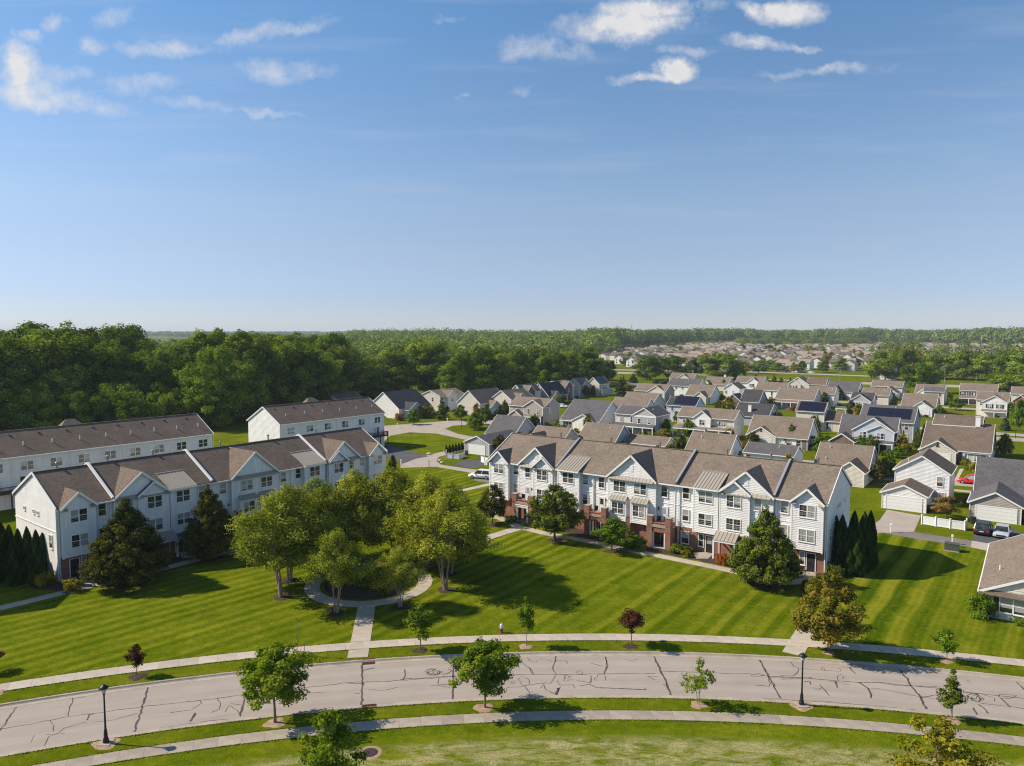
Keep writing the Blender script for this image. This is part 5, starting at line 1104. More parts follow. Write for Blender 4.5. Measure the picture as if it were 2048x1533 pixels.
house('cream house with tan roof and blank cream front beside a yellow tree', [(n25b, 'cream', 'roof_tan', dict(vent=[(.6, .7)]))])
n30 = s('r', c5, (520, 360), (945, 380), 6.6, 2.8, 13.); n30g = s('v', c5, (690, 545), (910, 610), (765, 520), 2.7, 5.); n30g = (n30[1] - 6.4, n30[1] - .4, n30[2] - 5., n30[2] + 2, 2.8, 4.9, 'v')
house('tan-roofed house with white front-gable garage above the solar roof', [(n30, 'cream', 'roof_tan', {}), (n30g, 'white', 'roof_tan', dict(garage=[(.5, 4.4, 2.1)]))])
n17 = s('v', c3, (1325, 300), (1525, 310), (1425, 235), 5., 8.)
house('white gable house with red-brown roof and small round-topped windows', [(n17, 'white', 'roof_brown', dict(win=[('f', .16, 3.0, .6, 1.2, 1), ('f', .6, 3.6, .5, .6, 1)]))])
n11 = s('u', c3, (190, 330), (575, 345), (640, 255), 5.2); n11w = s('v', c3, (365, 340), (570, 345), (465, 270), 5.2, 3.); n11w = (*n11w[:2], n11[2] - .4, n11[2] + 3, *n11w[4:])
house('tan two-storey house with wide front gable, third row by the conifers', [((n11[0], n11[1], n11[2], n11[2] + 8.5, 5.2, 7.6, 'u'), 'tan', 'roof_tan', dict(win=[('f', .1, 3.8, .5, .6, 1), ('f', .25, 3.8, .5, .6, 1), ('r', .5, 3., .6, 1.2, 1)])), (n11w, 'cream', 'roof_tan', dict(zb=2.7, win=[('f', .8, 3.3, .8, 1.2, 1)]))])
n12 = s('r', c3, (720, 185), (1000, 185), 7.5, 4.8, 10.)
house('house with purple-grey slate roof and dark upper windows', [((n12[0] - 2, n12[1] + 2, *n12[2:]), 'white', 'roof_slate', dict(win=[('f', .3, 3.3, .7, 1., 1), ('f', .5, 3.3, .7, 1., 1)], vent=[(.6, .6)]))])
n15 = s('r', c3, (700, 105), (940, 110), 7., 4.6, 8.); n15w = (n15[0] + 3.2, n15[1] - .2, n15[2] - 1, n15[2] + 3, 4.6, 6.6, 'v')
house('tan-roofed house with pale double gable under the roadside trees', [((n15[0] - 1., n15[1] + 1.5, *n15[2:]), 'cream', 'roof_tan', {}), (n15w, 'cream', 'roof_tan', {})])
n16 = s('r', c3, (1130, 150), (1420, 160), 6.2, 2.9, 10.); n16w = (n16[0] - 1, n16[0] + 4, n16[2] - 2, n16[2] + 2, 2.8, 4.6, 'v')
house('low tan-roofed house with small white cupola chimney', [(n16, 'cream', 'roof_tan', dict(chimney=[(.72, .55, .9)])), (n16w, 'white', 'roof_brown', {})])
n18 = s('r', c3, (1520, 145), (1860, 155), 7.5, 5., 9.); n18w = (n18[1] - 6.6, n18[1] - 1.2, n18[2] - .8, n18[2] + 3., 5., 7.1, 'v')
house('white two-storey house with tan roof and shuttered gable window', [(n18, 'white', 'roof_tan', dict(win=[('f', .2, 3.2, .9, 1.1, 1)])), (n18w, 'white', 'roof_tan', dict(win=[('f', .42, 3.2, 1., 1.3, 2, 'black')]))])
n26 = s('v', c4, (610, 240), (875, 250), (745, 160), 5.2, 9.); n26b = (n26[1] - 1, n26[1] + 6.5, n26[2] + 1.5, n26[2] + 9, 5.2, 7.9, 'u')
house('cream house with nested front gables and shuttered windows', [(n26, 'cream', 'roof_brown', {}), ((n26[0], n26[0] + 5.4, n26[2] - .6, n26[2] + 1, 5.0, 7.0, 'v'), 'cream', 'roof_brown', dict(win=[('f', .5, 3.1, 1.7, 1.4, 3, 'black')])), (n26b, 'tan', 'roof_brown', {})])
n27 = s('r', c4, (1150, 215), (1540, 220), 7., 3.2, 11.); n27w = (n27[0] + 1.5, n27[0] + 6.5, n27[2] - 3, n27[2] + 3, 2.9, 5.3, 'v')
house('white house with broad grey slate roof near the mown strip', [(n27, 'white', 'roof_slate', {}), (n27w, 'white', 'roof_slate', dict(garage=[(.5, 3.6, 2.1)]))])
n31 = s('r', c5, (120, 200), (510, 210), 7., 4.8, 9.)
house('tan-roofed house beside the tall roadside tree', [(n31, 'cream', 'roof_tan', dict(win=W2[:3]))])
n31b = (n31[1] - 6.6, n31[1] - .6, n31[2] - 9, n31[2] - 1.0, 2.9, 5.1, 'v')
house('white-gabled cream garage house below the tall roadside tree', [(n31b, 'white', 'roof_tan', {})])
n32 = s('r', c5, (680, 250), (1050, 260), 7., 3.8, 10.); n32w = (n32[0] + .6, n32[0] + 4.6, n32[2] - 1, n32[2] + 2, 3.8, 5.4, 'v'); n32s = (n32[1] - 6.5, n32[1] + .2, n32[2] - 4, n32[2] + 1.5, 5.0, 6.4, 'u')
house('tan hipped-looking house with white dormer and slate lower roof', [(n32, 'cream', 'roof_tan', dict(win=RS)), (n32w, 'white', 'roof_tan', {}), (n32s, 'cream', 'roof_slate', dict(win=[('f', .8, 3.2, .8, 1.2, 1)]))])
n33 = s('u', c5, (1225, 335), (1700, 340), (1700, 258), 5.2, 8., 7.6)
house('cream house with tan roof and four shuttered upper windows by the far road', [(n33, 'cream', 'roof_tan', dict(win=[('f', .08, 3.3, .8, 1.1, 1, 'black'), ('f', .28, 3.3, .8, 1.1, 1, 'black'), ('f', .5, 3.3, .8, 1.1, 1, 'black')], porch=[(.0, .55, 4.5, 3.3, 2.6, 'roof_tan')]))])
n34 = s('u', c5, (1440, 440), (1850, 460), (1855, 355), 5.3, 8., 7.7); n34w = s('v', c5, (1460, 535), (1800, 550), (1640, 455), 4.9, 5.); n34w = (n34w[0], n34w[1], n34[2] - 3.2, n34[2] + 3, 4.9, 7.0, 'v')
house('cream two-storey house with front gable and two shuttered windows', [(n34, 'cream', 'roof_tan', dict(win=[('f', .16, 3.4, .8, 1.2, 1)], vent=[(.8, .5)])), (n34w, 'white', 'roof_brown', dict(win=[('f', .3, 2.9, 1., 1.3, 2, 'black'), ('f', .72, 2.9, 1., 1.3, 2, 'black')], porch=[(.0, 1., 1.4, 2.4, 2.0, 'roof_tan')]))])
n35 = (-7.4, 3., 318.6, 326.6, 5.3, 7.6, 'u')
house('pale house with red-brick arched front gable at the edge of the rows', [(n35, 'cream', 'roof_tan', dict(win=[('f', .2, 3.3, .8, 1.1, 1)])), ((-7.0, -2.2, 316.4, 320, 2.9, 5.0, 'v'), 'brick', 'roof_tan', dict(win=[('f', .5, .8, 1.4, 1.4, 2)]))])
n4 = (n3[0] + 1.0, n3[1] + .5, n3[3] + 9.5, n3[3] + 19.5, 3., 6.8, 'u')
house('tan-roofed house peeping over the white slate-roofed house', [(n4, 'cream', 'roof_tan', {})])
# --- the street on the left, gables toward the back lane
def stree(label, m, c, FL, FR, AP, ze, B, wall, roof, wing=None, extra=None, zr=None):
    q = s('v', c, FL, FR, AP, ze, B)
    if zr: q = (*q[:5], zr, 'v')
    bl = [(q, wall, roof, extra or {})]
    if wing:   # gabled wing on the +x side
        fy, wd, pr, wze, wzr, wm = wing; y = q[2] + fy
        bl.append(((q[1] - 3.5, q[1] + pr, y, y + wd, wze, wzr, 'u'), wm, roof, dict(win=[('r', .5, max(.7, wze - 2.1), 1., 1.2, 2)], garage=[(.5, wd - 1.6, 2.1, 'r')] if wze < 4 else [])))
    return house(label, bl)
stree('white house with blue-black roof and side garage gable across the street', 'm2', c1, (620, 375), (1010, 500), (740, 285), 3.2, 15., 'white', 'roof_dark', (2., 6.4, 2.5, 2.8, 5.0, 'blue'), dict(win=[('f', .2, 4.6, .6, .8, 1)]), 8.2)
stree('cream house with blue garage and small brick gable across the street', 'm3', c1, (1290, 340), (1530, 335), (1420, 265), 5.4, 13., 'cream', 'roof_tan', (3., 4.6, 1.2, 5.3, 7., 'white'), dict(win=[('f', .62, 3.3, .7, 1.4, 1)]))
stree('cream house with long brown roof and low white garage wing', 'm4', c1, (1755, 250), (2044, 430), (1800, 225), 4.2, 15., 'cream', 'roof_tan', (3., 5.6, 2.2, 2.8, 4.8, 'blue'), None, 8.2)
stree('cream gable house with grey dormer front in the left street', 'm5', c2, (275, 270), (525, 380), (380, 210), 5.2, 13., 'cream', 'roof_tan', (3., 3.8, .8, 5.2, 7.0, 'grey'), None, 8.0)
stree('cream house with dark brown shingled front gable', 'm6', c2, (510, 190), (670, 290), (600, 165), 5.4, 12., 'cream', 'roof_tan', (1., 5.6, 1.2, 5.4, 7.8, 'stone'), None, 8.0)
stree('grey house with blue-black roof between two brown roofs', 'm7', c2, (760, 260), (1000, 330), (800, 150), 3.4, 14., 'grey', 'roof_dark', (1., 5., 1.5, 2.9, 5., 'grey'), None, 7.8)
stree('cream house with grey shingled gable over a brick front', 'm8', c2, (925, 200), (1170, 220), (1040, 145), 5.4, 9.5, 'cream', 'roof_tan', (1.5, 5.6, .8, 5.4, 7.6, 'stone'))
stree('pale house with grey wing gable near the end of the left street', 'm9', c2, (1255, 130), (1400, 190), (1290, 105), 5.2, 9.5, 'cream', 'roof_tan', (1.5, 5., .8, 5.2, 7.2, 'grey'), None, 7.8)
q10 = s('v', c2, (1500, 120), (1650, 180), (1530, 105), 5.2, 9.); q10 = (*q10[:5], 7.9, 'v')
T = house('cream house with blue solar panels and dark shutters at street end', [(q10, 'cream', 'roof_brown', dict(win=[('r', .15, 3.2, .8, 1.3, 1), ('r', .38, 3.2, .8, 1.3, 1), ('r', .62, 3.2, .8, 1.3, 1), ('r', .85, 3.2, .8, 1.3, 1)])), ((q10[1] - .1, q10[1] + 1.8, q10[2], q10[3], 2.6, 2.9, 'u'), 'grey', 'roof_slate', {})])
hw = (q10[1] - q10[0]) / 2; al = math.atan2(7.9 - 5.2, hw); B = q10[3] - q10[2]
pmz = MB().box(.015, 1.2, .015, 1.5, 0, .04).mesh('solar_panel')
for i in range(5):
    for j in range(2):
        d = .35 + j * 1.55; o = mk('solar_panel', pmz, M['pv'], T, loc=(-d * math.cos(al), 1.2 + i * 1.25, 5.35 + d * math.sin(al))); o.rotation_euler = (0, 0, 0); o.rotation_euler = Matrix(((0, -math.cos(al), -math.sin(al) * -1), (1, 0, 0), (0, math.sin(al), math.cos(al)))).to_euler()
m1 = s('r', c1, (210, 320), (600, 285), 6.2, 3., 9.)
aL = m1[0] + 1
house('brown-roofed white house just above the short townhouse row', [((-205., -191., 165., 176., 3.2, 6.4, 'v'), 'white', 'roof_brown', {})])
# --- the ranch house at the right edge
FLp = G(1536 + 1690 / 3.992, 840 + 1350 / 3.992, 2.7); a0, b0 = FLp @ eu, FLp @ ev
T = house('beige ranch house with taupe roof at the lawn edge', [((a0 + .3, a0 + 11.5, b0 + .3, b0 + 19.5, 2.6, 5.4, 'v'), 'cream', 'roof_tan', dict(vent=[(.1, .6)], win=[('f', .22, .75, 2.1, 1.45, 2, 'door_dark')], ov=.4))])
MB().slab([(-11.6, -.45, 2.35), (.3, -.45, 2.35), (.3, 0, 2.75), (-11.6, 0, 2.75)], .08).build('pent_roof', M['roof_brown'], T)
MB().box(-7.2, -6.8, 16.6, 17.0, 3.6, 5.3).build('chimney', M['tan'], T)
house('white townhouse row standing just beyond the picture edge, its shadow on the lawn', [((-118., -93.5, 17.4, 29.4, 8.6, 12.5, 'u'), 'white', 'roof_tan', {})], name='townhouse_row', cat='townhouses')
#@@PART5
# ------------------------------------------------------------------ vegetation
def leaf_mesh(name, P, N, size, rng, elong=1.5, up=.35):
    """one rhombic leaf (or leaf spray) per point; a random tint per leaf"""
    n = len(P)
    d = N + rng.normal(0, .48, (n, 3)); d[:, 2] += up; d /= np.linalg.norm(d, axis=1)[:, None]
    r = rng.normal(0, 1, (n, 3)); a = np.cross(d, r); a /= np.linalg.norm(a, axis=1)[:, None]; b = np.cross(d, a)
    sz = size * rng.uniform(.6, 1.3, n)[:, None]
    V = np.empty((n, 4, 3)); V[:, 0] = P - a * sz * elong / 2; V[:, 1] = P - b * sz * .5 + d * sz * .12; V[:, 2] = P + a * sz * elong / 2; V[:, 3] = P + b * sz * .5 + d * sz * .12
    return V
def quads_mesh(name, V, tint):
    n = len(V); me = bpy.data.meshes.new(name)
    me.vertices.add(n * 4); me.vertices.foreach_set('co', V.reshape(-1).astype(np.float32))
    me.loops.add(n * 4); me.loops.foreach_set('vertex_index', np.arange(n * 4, dtype=np.int32))
    me.polygons.add(n); me.polygons.foreach_set('loop_start', np.arange(0, n * 4, 4, dtype=np.int32)); me.polygons.foreach_set('loop_total', np.full(n, 4, dtype=np.int32))
    at = me.attributes.new('tint', 'FLOAT', 'FACE'); at.data.foreach_set('value', tint.astype(np.float32))
    me.update(calc_edges=True); return me
def prof_round(t): return math.sqrt(max(0, 1 - (2 * t - 1) ** 2)) 
def prof_egg(t): return (math.sin(math.pi * min(1, t * .86 + .12) ** .75)) ** .8
def prof_pyr(t): return max(.04, min(1, t * 4.5 + .5) * (1 - t ** 1.25) ** .95 * 1.06)
def prof_cone(t): return max(.03, (1 - t) * 1.0) * min(1, t * 8 + .4)
def prof_col(t): return max(.04, min(1, t * 6 + .5) * min(1, (1 - t) * 2.2) ** .6)
def prof_vase(t): return max(.1, (.35 + .75 * t) * min(1, (1 - t) * 3.2) ** .6)
PROF = dict(round=prof_round, egg=prof_egg, pyr=prof_pyr, cone=prof_cone, col=prof_col, vase=prof_vase)
def crown(kind, z0, z1, R, ncl, rcl, nleaf, size, seed, shell=.75, drop=0., lobes=.18, flat=1., up=.5, gap=0., fuzz=.16):
    """leaf clumps spread through a crown's volume, most of the leaves on the outer side of each clump"""
    rng = np.random.default_rng(seed); C = []; tries = 0
    ph = rng.uniform(0, 6.28, 6)
    while len(C) < ncl and tries < ncl * 40:
        tries += 1
        t = rng.uniform(0, 1); a = rng.uniform(0, 6.283)
        pr = PROF[kind](t) * R * (1 + lobes * (math.sin(2 * a + ph[0] + 3 * t) + .7 * math.sin(3 * a + ph[1] - 5 * t) + .5 * math.sin(5 * a + ph[2] + 9 * t)))
        if rng.uniform() > (PROF[kind](t) + .15): continue
        rr = pr * (shell + (1 - shell) * rng.uniform() ** .5) if rng.uniform() < .72 else pr * rng.uniform(0, .8)
        C.append((rr * math.cos(a), rr * math.sin(a), z0 + (z1 - z0) * t, rcl * rng.uniform(.65, 1.3) * (.6 + .4 * PROF[kind](t))))
    C = np.array(C); per = rng.multinomial(nleaf, C[:, 3] ** 2 / (C[:, 3] ** 2).sum())
    Ps, Ns, Ts = [], [], []
    for (cx, cy, cz, rc), k in zip(C, per):
        if k == 0: continue
        n = rng.normal(0, 1, (k, 3)); n[:, 2] = n[:, 2] * .9 + .25; n /= np.linalg.norm(n, axis=1)[:, None]
        rad = rc * rng.uniform(.12, 1.0, k) ** .5 * (1 + fuzz * np.abs(rng.normal(0, 1, k)))
        p = n * rad[:, None] * np.array([1, 1, flat]); od = np.array([cx, cy, .35 * (cz - z0)]); od = od / (np.linalg.norm(od) + 1e-6); p = p + (p @ od)[:, None] * od * rng.uniform(.1, .8); p[:, 2] -= drop * rc * rng.uniform(0, 1, k) * (np.hypot(n[:, 0], n[:, 1]))
        Ps.append(p + [cx, cy, cz]); o = np.array([cx, cy, 0]); ln = np.hypot(cx, cy) + 1e-6; Ns.append(n * .8 + o / ln * .4)
        base = rng.uniform(.12, .85); Ts.append(np.clip(base + rng.normal(0, .17, k), 0, 1))
    P, N, T = np.concatenate(Ps), np.concatenate(Ns), np.concatenate(Ts)
    return leaf_mesh('crown', P, N, size, rng, up=up), T, C
def surface_crown(kind, z0, z1, R, nleaf, size, seed, rough=.07):
    """a dense clipped or columnar evergreen: sprays laid over a closed outline"""
    rng = np.random.default_rng(seed); n = nleaf * 2; t = rng.uniform(0, 1, n); a = rng.uniform(0, 6.283, n)
    pr = np.array([PROF[kind](x) for x in t]); keep = rng.uniform(0, 1, n) < pr / pr.max() * .95 + .08; t, a, pr = t[keep][:nleaf], a[keep][:nleaf], pr[keep][:nleaf]; k = len(t)
    lump = 1 + rough * (np.sin(3 * a + 9 * t) + np.sin(5 * a - 17 * t + 1) + .7 * np.sin(8 * a + 31 * t))
    r = R * pr * lump * rng.uniform(.86, 1.04, k); P = np.c_[r * np.cos(a), r * np.sin(a), z0 + (z1 - z0) * t]
    N = np.c_[np.cos(a), np.sin(a), np.full(k, .25)]; T = np.clip(.45 + 1.6 * (lump - 1) / (rough + 1e-6) * .12 + rng.normal(0, .2, k), 0, 1)
    V = leaf_mesh('crown', P, N, size, rng, 2.0, .5)
    C = np.array([[0., 0., z0 + (z1 - z0) * q, R * .4] for q in (.3, .5, .7, .85)]); return V, T, C
def trunk_mesh(H, r, C, seed, stems=1, clear=.25, nl=14, lean=.04):
    rg = random.Random(seed); b = MB()
    for sidx in range(stems):
        a = rg.uniform(0, 6.28) + sidx * 6.28 / stems; sp = (0 if stems == 1 else H * .13)
        bx, by = (0, 0) if stems == 1 else (math.cos(a) * r * 1.3, math.sin(a) * r * 1.3)
        pts = []; rad = []
        for k in range(6):
            t = k / 5; pts.append((bx + math.cos(a) * sp * t + rg.gauss(0, H * .006) * (k > 0), by + math.sin(a) * sp * t + rg.gauss(0, H * .006) * (k > 0), H * .86 * t - (.15 if k == 0 else 0))); rad.append(r * (1.25 if k == 0 else 1) * (1 - .85 * t) / (1 if stems == 1 else 1.35))
        b.tube(pts, rad, 7, False)
        idx = rg.sample(range(len(C)), min(nl // stems + 1, len(C)))
        for i in idx:
            cx, cy, cz, rc = C[i]; t = max(.12, min(.8, (cz / H) * rg.uniform(.5, .75)))
            k = t / .86 * 5; i0 = min(4, int(k)); f = min(1, k - i0); p0 = Vector(pts[i0]).lerp(Vector(pts[i0 + 1]), f); r0 = rad[i0] * (1 - f) + rad[i0 + 1] * f
            p2 = Vector((cx, cy, cz)); pm = p0.lerp(p2, .5) + Vector((0, 0, (cz - p0.z) * .12))
            b.tube([p0, pm, p2], [r0 * .55, r0 * .34, r0 * .1], 5, False)
    return b.mesh('trunk', True)
PROTO = {}
def proto(key, kind, H, z0, R, ncl, rcl, nleaf, size, r, seed, variants=2, stems=1, nl=14, **kw):
    L = []
    for v in range(variants):
        V, T, C = crown(kind, z0, H - rcl * .7, R, ncl, rcl, nleaf, size, seed + v * 17, **kw) if ncl else surface_crown(kind, z0, H, R, nleaf, size, seed + v * 17)
        L.append((quads_mesh(key + '_crown', V, T), trunk_mesh(H, r, C, seed + v, stems, nl=nl), H, R + rcl * .6))
    PROTO[key] = L
#      key       profile H    z0   R    clumps r   leaves size trunk seed
proto('maple', 'round', 5.6, 1.7, 1.65, 70, .42, 11000, .125, .085, 11, 2, lobes=.26, shell=.92)
proto('thin', 'egg', 4.4, 1.5, .9, 16, .34, 1300, .12, .035, 25, 1, stems=2, lobes=.3, shell=.95)
proto('loose', 'egg', 5.0, 1.3, 1.25, 40, .36, 4200, .12, .06, 21, 2, lobes=.3, shell=.9)
proto('sapling', 'egg', 4.0, 1.3, .55, 22, .30, 2000, .11, .035, 31, 3, lobes=.15, nl=10)
proto('whip', 'col', 4.2, .9, .28, 16, .16, 230, .07, .022, 35, 1, nl=10)
proto('vase', 'vase', 3.1, 1.1, .62, 24, .26, 2600, .085, .04, 41, 1, nl=14)
proto('feather', 'cone', 4.6, 1.1, .72, 44, .30, 3200, .11, .045, 45, 1, lobes=.2, flat=.6)
proto('birch', 'egg', 11.0, 2.5, 3.2, 210, .60, 40000, .125, .13, 51, 4, stems=3, nl=40, drop=.7, lobes=.22, shell=.7, fuzz=.34)
proto('birch_open', 'egg', 11.0, 4.1, 2.9, 150, .56, 24000, .125, .13, 57, 3, stems=3, nl=40, drop=.4, lobes=.26, shell=.75, fuzz=.34)
proto('linden', 'pyr', 9.5, .7, 3.5, 300, .46, 36000, .145, .17, 61, 2, lobes=.05, shell=.86, fuzz=.1)
proto('fall', 'egg', 7.0, 1.5, 2.2, 120, .42, 13000, .14, .10, 71, 1, lobes=.12, shell=.8, nl=20)
def prof_flame(t): return max(.02, min(1, t * 4 + .62) * (1 - t ** 2.2) ** .75)
PROF['flame'] = prof_flame
proto('arbor', 'flame', 6.0, .05, .86, 0, .0, 15000, .10, .08, 81, 3, nl=2)
proto('spruce', 'cone', 8.0, .3, 2.0, 130, .45, 9000, .19, .12, 91, 2, lobes=.1, flat=.5, up=.1)
proto('bush', 'round', 1.6, -.1, 1.0, 26, .34, 3600, .10, .05, 101, 3, lobes=.16, nl=6)
proto('wood', 'round', 26., .5, 6.4, 105, 1.9, 19000, .46, .42, 111, 6, lobes=.30, shell=.86, nl=24, flat=.7, drop=.25)
proto('woodsmall', 'round', 12., .8, 4.7, 64, 1.35, 10000, .36, .2, 131, 4, lobes=.24, flat=.75, shell=.85)
proto('street', 'egg', 9., 1.6, 3.0, 70, .75, 5200, .32, .16, 141, 4, lobes=.16)
_tn = [0]
NAMES = dict(bush='bush', arbor='arborvitae', spruce='spruce_tree', birch='birch_tree', birch_open='birch_tree', sapling='sapling', whip='sapling', vase='sapling', feather='sapling')
def tree(key, p, h, width, leaf, label, bark='bark', group=None, name=None, cat=None, var=None, rz=None, lean=0.):
    _tn[0] += 1; L = PROTO[key]; cm, tm, H, R = L[(_tn[0] if var is None else var) % len(L)]
    T = thing(name or NAMES.get(key, 'tree'), label, cat or ('bush' if key == 'bush' else 'tree'), (p[0], p[1], 0), rnd.uniform(0, 6.28) if rz is None else rz, group)
    sx = (width / 2) / R; T.scale = (sx, sx, h / H)
    if lean: T.rotation_euler[1] = lean; T.rotation_euler[2] = 0
    mk('trunk', tm, M[bark], T); mk('crown', cm, M[leaf], T)
    return T
def ptree(key, bx, by, ty, wpx, leaf, label, **kw):
    p = G(bx, by); h = height_at(p[0], p[1], ty); depth = p[1] * _cp + CAMH * _sp; return tree(key, p, h, wpx / F * depth, leaf, label, **kw)
def soil(bx, by, r, m, parent_label=None):
    p = G(bx, by); b = MB(); n = 22; pts = []
    for k in range(n):
        t = 6.283 * k / n; q = r * (1 + .13 * math.sin(3 * t + bx) + .08 * math.sin(5 * t + by)); pts.append((p[0] + q * math.cos(t), p[1] + q * .9 * math.sin(t)))
    b.face(*[(x, y, .012) for x, y in pts]); inner = [(p[0] + (x - p[0]) * .6, p[1] + (y - p[1]) * .6, .05) for x, y in pts]
    b.v = []; b.f = []
    for k in range(n): b.face((*pts[k], .010), (*pts[(k + 1) % n], .010), inner[(k + 1) % n], inner[k])
    b.face(*inner); return struct(b.build('soil_patch', M[m]))
# street trees along the curved road
ptree('maple', 550, 1446, 1297, 132, 'lf_maple', 'round-headed maple on the road verge nearest the tall left lamp post', bark='bark_sap'); soil(550, 1447, .75, 'bare')
ptree('maple', 970, 1416, 1285, 112, 'lf_maple', 'round-headed maple on the road verge with the scribbled tar behind it', bark='bark_sap', var=1); soil(967, 1417, .75, 'bare')
ptree('loose', 655, 1595, 1425, 118, 'lf_maple', 'loose young tree in the hay-strewn lawn near the manhole', bark='bark_sap', var=0)
ptree('loose', 1872, 1600, 1430, 128, 'lf_yellow', 'loose young yellow-green tree in the hay-strewn lawn, away from the manhole', bark='bark_sap', var=1)
ptree('thin', 1397, 1411, 1319, 62, 'lf_maple', 'small thin-leaved forked tree on the road verge in a bare soil ring', bark='bark_pale', name='sapling'); soil(1397, 1411, .62, 'bare')
ptree('feather', 1903, 1440, 1336, 52, 'lf_linden', 'small feathery tree on the road verge beyond the right lamp post', bark='bark_sap'); soil(1903, 1442, .62, 'bare')
ptree('sapling', 273, 1351, 1288, 31, 'lf_purple', 'oval purple-leaved sapling before the shaded row lawn', bark='bark_sap', var=1); soil(276, 1353, .75, 'mulch')
ptree('sapling', -12, 1345, 1298, 36, 'lf_purple', 'purple-leaved sapling cut by the picture edge', bark='bark_sap', var=2); soil(-8, 1386, .7, 'bare')
ptree('whip', 594, 1312, 1234, 20, 'lf_maple', 'bare thin sapling tied to a stake on the verge', bark='bark_sap'); soil(600, 1316, .6, 'mulch')
ptree('sapling', 841, 1300, 1207, 54, 'lf_maple', 'green oval sapling on the verge before the birch ring', bark='bark_sap', var=0); soil(840, 1301, .7, 'mulch')
ptree('sapling', 1053, 1293, 1191, 30, 'lf_bush', 'slim green sapling on the verge near the hydrant', bark='bark_sap', var=2); soil(1051, 1294, .62, 'bare')
ptree('vase', 1263, 1291, 1221, 56, 'lf_purple', 'vase-shaped dark purple sapling on the verge', bark='bark_sap'); soil(1260, 1293, .65, 'mulch')
ptree('fall', 1658, 1306, 1142, 138, 'lf_orange', 'maple turning orange on the verge by the short crossing path', bark='bark'); soil(1658, 1307, .5, 'bare')
ptree('sapling', 1893, 1322, 1258, 40, 'lf_bush', 'small round leaning sapling on the verge by the ranch house lawn', bark='bark_sap', var=1, lean=-.05); soil(1893, 1324, .5, 'bare')
MB().tube([(*G(609, 1322), 0), (*G(609, 1322), 1.6)], [.03, .03], 6).build('stake', M['bark_sap'], None, label='thin wooden stake beside the bare sapling on the verge', category='stake')
# trees before the townhouses
ptree('linden', 258, 1166, 994, 170, 'lf_dark', 'big dark pyramidal tree before the shaded townhouse row', var=0); soil(258, 1168, 1.6, 'mulch')
ptree('linden', 420, 1116, 968, 116, 'lf_dark', 'narrower dark pyramidal tree before the shaded townhouse porch', var=1); soil(420, 1118, 1.4, 'mulch')
ptree('linden', 786, 1022, 908, 62, 'lf_dark', 'dark pyramidal tree at the far end of the shaded townhouse row', var=0)
ptree('fall', 985, 1049, 968, 60, 'lf_dark', 'slim dark tree by the white-framed porch entry of the sunlit row'); soil(985, 1051, 1.1, 'mulch')
ptree('fall', 1110, 1079, 966, 106, 'lf_linden', 'mid-sized green tree covering part of the sunlit row'); soil(1112, 1081, 1.2, 'mulch')
ptree('loose', 1223, 1101, 1036, 78, 'lf_bush', 'small light green tree before the second brick porch', var=0); soil(1223, 1103, 1.0, 'mulch')
ptree('linden', 1530, 1167, 1010, 140, 'lf_linden', 'big dense pyramidal tree at the near end of the sunlit row', var=1); soil(1530, 1169, 1.7, 'mulch')
ptree('loose', 1892, 1037, 990, 52, 'lf_rusty', 'small reddening tree behind the white picket panels', var=1)
# arborvitae hedges at the building ends
for i, (x, y, ty, w) in enumerate([(-14, 1150, 1040, 24), (6, 1143, 1045, 24), (22, 1152, 1050, 24), (40, 1160, 1058, 24), (58, 1164, 1054, 24), (76, 1168, 1060, 24), (-2, 1165, 1068, 26), (30, 1172, 1074, 24), (88, 1150, 1066, 22)]):
    ptree('arbor', x, y, ty, w * 1.15, 'lf_arbor', 'tall green arborvitae in the clump at the shaded row end', group='arborvitae at the shaded row end')
for i, (x, y, ty, w) in enumerate([(1682, 1142, 1030, 26), (1697, 1150, 1050, 26), (1714, 1152, 1046, 26), (1726, 1145, 1024, 26), (1738, 1138, 1022, 25), (1706, 1132, 1022, 26), (1670, 1132, 1032, 24), (1722, 1130, 1032, 22)]):
    ptree('arbor', x, y, ty, w * 1.15, 'lf_arbor', 'tall dark arborvitae in the clump at the sunlit row end', group='arborvitae at the sunlit row end')
# the birch ring
for i, (deg, rr, h, w) in enumerate([(207, 9.3, 11.4, 8.8), (259, 8.6, 8.6, 5.6), (303, 8.3, 6.4, 4.6), (347, 9.0, 11.2, 8.8), (20, 9.2, 11.0, 8.4), (52, 9.0, 11.2, 8.4), (82, 8.8, 11.5, 8.4), (112, 9.0, 11.3, 8.4), (142, 9.2, 11.0, 8.4), (174, 9.3, 11.2, 8.4)]):
    a = math.radians(deg); p = RING + rr * np.array([math.cos(a), math.sin(a)])
    lab = {0: 'broad light green birch of the ring, standing toward the shaded row lawn', 1: 'mid-sized birch of the ring beside the footpath mouth, nearer the shaded row', 2: 'smallest thin birch of the ring beside the footpath mouth', 3: 'broad light green birch of the ring, standing beside the striped lawn'}.get(i)
    tree('birch_open' if i < 4 else 'birch', p, h, w, 'lf_birch', lab or 'tall light green birch on the far side of the ring', bark='bark_pale', group='birches round the circular path', var=i, cat='tree')
    px = proj(p[0], p[1], 0); soil(px[0], px[1], 1.05, 'mulch')
for i in range(24):
    a = rnd.uniform(0, 6.28); rr = rnd.uniform(.6, 4.4); p = RING + rr * np.array([math.cos(a), math.sin(a)])
    tree('bush', p, rnd.uniform(.5, 1.0), rnd.uniform(.9, 1.5), rnd.choice(['lf_linden', 'lf_bush', 'lf_dark']), 'low bush in the bed inside the circular path', group='low bushes inside the circular path')
